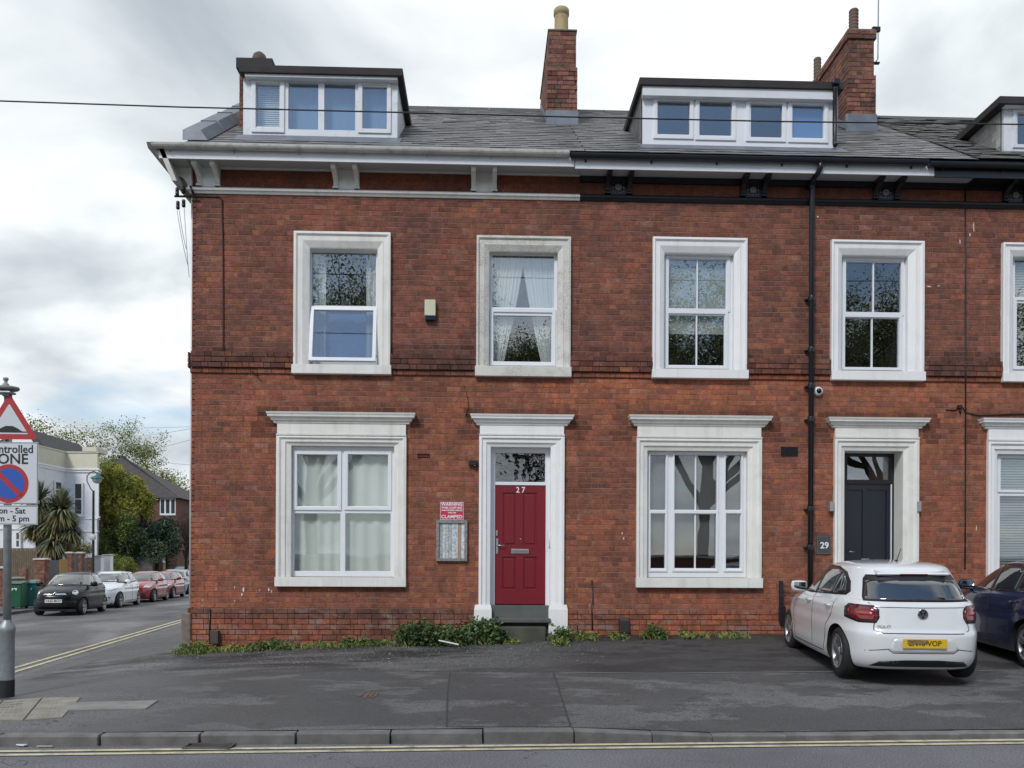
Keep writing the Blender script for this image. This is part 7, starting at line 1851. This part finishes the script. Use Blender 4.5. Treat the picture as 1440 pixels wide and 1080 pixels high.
def bush(label, blobs, n, size, lm, tints, name='bush', seed=0, cat='bush', trunk=True, group=None):
    blobs = [(a_, b_, c_ + 8, d_, e_) for a_, b_, c_, d_, e_ in blobs]
    rng = random.Random(seed); b0 = blobs[0]; X, Y = BX(b0[0], b0[2]), b0[2]; e = empty(name, (X, Y, .1)); tag(e, label, cat, group)
    mb = MB(); tb = MB(); tot = sum(b[3] * b[4] for b in blobs)
    for (px, py, Yb, rx, ry) in blobs:
        c = Vector((BX(px, Yb) - X, Yb - Y, BZ(py, Yb, px) - .1)); sc = (Yb + DW) / F; R_ = (rx * sc, rx * sc * .9, ry * sc)
        k = int(n * rx * ry / tot); 
        sub = [(c + Vector((rng.uniform(-.6, .6) * R_[0], rng.uniform(-.8, .5) * R_[1], rng.uniform(-.6, .7) * R_[2])), rng.uniform(.35, .6), rng.choice(tints)) for _ in range(14)]
        for s_, r_, t_ in sub: clumpy(rng, mb, s_, (R_[0] * r_, R_[1] * r_, R_[2] * r_), k // 14, size, (t_, tuple(v * .8 for v in t_)), .3, .45)
        if trunk: tb.tube([(c.x * .6, c.y, 0), (c.x * .9, c.y, c.z * .5), (c.x, c.y, c.z)], [.16, .12, .05], 6, caps=False)
    mb.build('crown', lm, e, fix=False)
    if trunk: tb.build('trunk', BARK, e, fix=False)
bush('ivy covered tree with yellow-green top right of the white villa', [(172, 700, 33, 32, 34), (158, 672, 33, 24, 22), (146, 690, 32.5, 14, 30), (200, 700, 34, 16, 20), (190, 682, 34, 14, 12), (160, 735, 33, 20, 28), (205, 716, 34, 15, 18)], 24000, .15, LIV, ((1, 1, 1), (1.4, 1.2, .8), (.7, .8, .8), (1.15, 1.05, .9)), 'ivy_tree', 1, 'tree')
bush('dark conifer below the ivy covered tree', [(163, 765, 32, 24, 34), (180, 748, 32, 20, 26), (150, 780, 31.5, 12, 20)], 12000, .13, LCON, ((1, 1, 1), (.7, .8, .8), (1.3, 1.2, 1)), 'conifer', 2, 'tree')
bush('dark holly bush in front of the far brick house', [(208, 768, 33, 36, 32), (236, 766, 34, 22, 30), (222, 742, 34, 26, 18), (190, 775, 33, 20, 24)], 24000, .15, LDK, ((1, 1, 1), (.7, .75, .8), (1.5, 1.4, 1.3)), 'holly_bush', 3, 'bush')
bush('clipped green hedge right of the white garden piers', [(168, 795, 29, 14, 14), (185, 796, 30, 12, 12)], 4000, .09, LIV, ((.7, .75, .8), (.9, .9, .9)), 'hedge', 4, 'hedge', False)
bush('low olive shrubs behind the brick piers', [(118, 772, 24.5, 14, 9), (100, 774, 24, 10, 8)], 3000, .09, LIV, ((.8, .7, .9), (.55, .55, .8)), 'shrub', 5, 'bush', False)
tree('bare reddish tree beside the brick corner in the side street', (BX(262, 44), 44, .1), 9, .5, 300, .12, leafmat('red_bud', (.12, .06, .035)), ((1, 1, 1),), 15, 5, trunk_r=.14, first=.3, leaf_spread=.3, name='bare_tree')
# concrete panel and post by the hedge
e = empty('concrete_panel', (BX(203, 40.5), 40.5, .1)); tag(e, 'grey concrete garden panel under the holly bush', 'wall'); mb = MB(); w_ = (BX(214, 40.5) - BX(192, 40.5)) / 2; mb.box(-w_, w_, 0, .1, 0, BZ(786, 40.5)); mb.build('panel', mat('grey_concrete', (.20, .19, .17), .9, var=.2), e); mb = MB(); mb.box(-w_ - .05, w_ + .05, -.03, .13, BZ(786, 40.5), BZ(786, 40.5) + .06); mb.build('coping', MATS['grey_concrete'], e)
e = empty('timber_post', (BX(231, 41), 41, .1)); tag(e, 'slim pale post with a tag standing by the holly bush', 'post'); mb = MB(); mb.box(-.06, .06, -.06, .06, 0, BZ(785, 41)); mb.build('shaft', mat('pale_post', (.30, .26, .17), .8), e); mb = MB(); mb.box(-.08, .08, -.08, -.06, BZ(785, 41) - .35, BZ(785, 41) - .1); mb.build('plate', WHITE, e)
# cordyline palm
def palm(label, heads, Y, seed):
    rng = random.Random(seed); X = BX(heads[0][0], Y); e = empty('cabbage_palm', (X, Y, .1)); tag(e, label, 'palm')
    tb = MB(); lb = MB()
    for (px, py, rpx) in heads:
        sc = (Y + DW) / F; c = Vector((BX(px, Y) - X, rng.uniform(-.3, .3), BZ(py, Y, px) - .1)); R_ = rpx * sc
        tb.tube([(c.x * .3, 0, 0), (c.x * .8, c.y, c.z * .5), tuple(c)], [.17, .13, .10], 8, caps=False)
        for i in range(420):
            el = rng.uniform(-1.3, 1.45); az = rng.uniform(0, 6.28); d = Vector((math.cos(az) * math.cos(el), math.sin(az) * math.cos(el), math.sin(el))); L_ = R_ * rng.uniform(.8, 1.1); w_ = .045
            s = d.cross(Vector((0, 0, 1)));
            if s.length < .05: continue
            s = s.normalized() * w_; droop = -.35 * L_ * (math.cos(el) ** 2)
            dry = el < -.3; t = rng.uniform(.6, 1.3); lb.tint = (1.6 * t, 1.25 * t, .9 * t) if dry else (t, t, t)
            p0, p1, p2 = c, c + d * L_ * .55 + Vector((0, 0, droop * .25)), c + d * L_ + Vector((0, 0, droop)); k = len(lb.v)
            lb.v += [tuple(p0 - s * .5), tuple(p0 + s * .5), tuple(p1 - s), tuple(p1 + s), tuple(p2)]; lb.face((k, k + 1, k + 3, k + 2)); lb.face((k + 2, k + 3, k + 4))
    lb.build('fronds', leafmat('palm_frond', (.16, .18, .11), rough=.5), e, fix=False); tb.build('trunk', BARK, e, fix=False)
palm('spiky cabbage palm with several heads in front of the white villa', [(78, 730, 40), (58, 705, 34), (90, 716, 32), (50, 738, 30), (76, 760, 32), (98, 745, 24)], 29.0, 2)
# wires of the side street
for i, (a, b, sg_) in enumerate((((60, 600, 50), (270, 600, 40), .1), ((195, 613, 40), (272, 602, 30), .05), ((190, 637, 40), (272, 617, 28), .05), ((195, 645, 45), (272, 654, 30), .05))):
    pa, pb = P(a[0], a[1], a[2]), P(b[0], b[1], b[2]); cable(['highest thin wire over the side street, crossing above the tree', 'second thin wire over the side street, rising to the corner', 'steepest thin wire over the side street, rising to the corner', 'lowest thin wire over the side street, falling to the corner'][i], catenary(pa, pb, sg_, 10), .012, 'telephone_wire', wl)
# ------------------------------------------------------------------ the other side of the road, seen only in the window glass
OPP = []
def opposite(X, Y, seed, label, n=90000):
    if OPP:
        src = OPP[0]; o = src.copy(); col.objects.link(o); o.location = (X, Y, 0); o.rotation_euler = (0, 0, seed * 1.37); o['label'] = label
        for ch in list(src.children): c = ch.copy(); col.objects.link(c); c.parent = o
        return o
    OPP.append(opposite_tree(X, Y, seed, label, n)); return OPP[0]
def opposite_tree(X, Y, seed, label, n):
    return tree(label, (X, Y, 0), 25, .72, n, .12, LGR, ((1, 1, 1), (.7, .8, .8), (1.4, 1.3, 1)), seed, 5, trunk_r=.38, first=.38, leaf_spread=.45, name='street_tree')
opposite(-9, -29, 21, 'tall leafy street tree opposite the corner house, behind the viewer')
opposite(1.5, -31, 22, 'tall leafy street tree opposite the burgundy door, behind the viewer')
opposite(11, -28.5, 23, 'tall leafy street tree opposite the navy door, behind the viewer')
opposite(23, -30, 24, 'tall leafy street tree opposite the right house, behind the viewer')
e = empty('boundary_wall', (0, -21, 0)); tag(e, 'dark brick boundary wall across the road behind the viewer', 'wall'); mb = MB(); mb.box(-50, 50, 0, .3, 0, 2.1); mb.build('wall', GB, e); mb = MB(); mb.box(-50, 50, -.04, .34, 2.1, 2.2); mb.build('coping', CAPS, e)
poly_sheet('opposite_pavement', [(-120, -21), (120, -21), (120, -16.5), (-120, -16.5)], .1, M_PAVE)


# trench reinstatement in the pavement, a slightly different tarmac
def ground_patch(name, x0a, x0b, x1a, x1b, ya, yb, material, parent, lift=.003):
    mb = MB(); n = 14; m_ = 6
    for j in range(n):
        for i in range(m_):
            q = []
            for (u, v) in ((i, j), (i + 1, j), (i + 1, j + 1), (i, j + 1)):
                v_ = v / n; u_ = u / m_; xa = x0a + (x0b - x0a) * v_; xb = x1a + (x1b - x1a) * v_; x = xa + (xb - xa) * u_; y = ya + (yb - ya) * v_; q.append((x, y, H(x, y) + lift))
            mb.quad(*q)
    return merge(mb.build(name, material, parent, fix=False))
ground_patch('tarmac_patch', -.44, -.38, .92, .86, -3.02, -5.93, ground_material('patch_asphalt', (.074, .074, .075), 'pavement'), pav)
# splashes of old white paint and filler on the brickwork
SPL = mat('old_paint_splash', (.62, .58, .54), .8, var=.2); rng = random.Random(12)
def splash(px, py, w_, h_, wallobj, y=-.075):
    p = P(px, py, y); pts = []
    for k in range(9): a = k * 6.283 / 9; f = rng.uniform(.45, 1); pts.append((p.x + math.cos(a) * w_ * f, p.z + math.sin(a) * h_ * f))
    mb = MB(); mb.prism(pts, y - .003, y + .004, 'y'); mb.build('paint_splash', SPL, wallobj)
wl27 = H27.root; wl29 = H29.root
for px, py, a, b in ((342, 829, .028, .05), (340, 836, .02, .035), (330, 826, .01, .03), (365, 830, .012, .015), (378, 829, .02, .04), (382, 832, .012, .03), (304, 828, .008, .04), (330, 845, .014, .014), (285, 844, .016, .02), (284, 852, .012, .012)): splash(px, py, a, b, wl27, -.008)
for px, py, a, b in ((1369, 320, .02, .10), (1364, 330, .014, .05), (1350, 340, .012, .05), (1306, 403, .05, .015), (1320, 402, .03, .012)): splash(px, py, a, b, wl29 if px > 600 else wl27, -.008)
for px, py, a, b in ((875, 750, .012, .03), (877, 757, .012, .03), (1373, 742, .008, .07), (1150, 305, .03, .02)): splash(px, py, a, b, wl29, -.008)
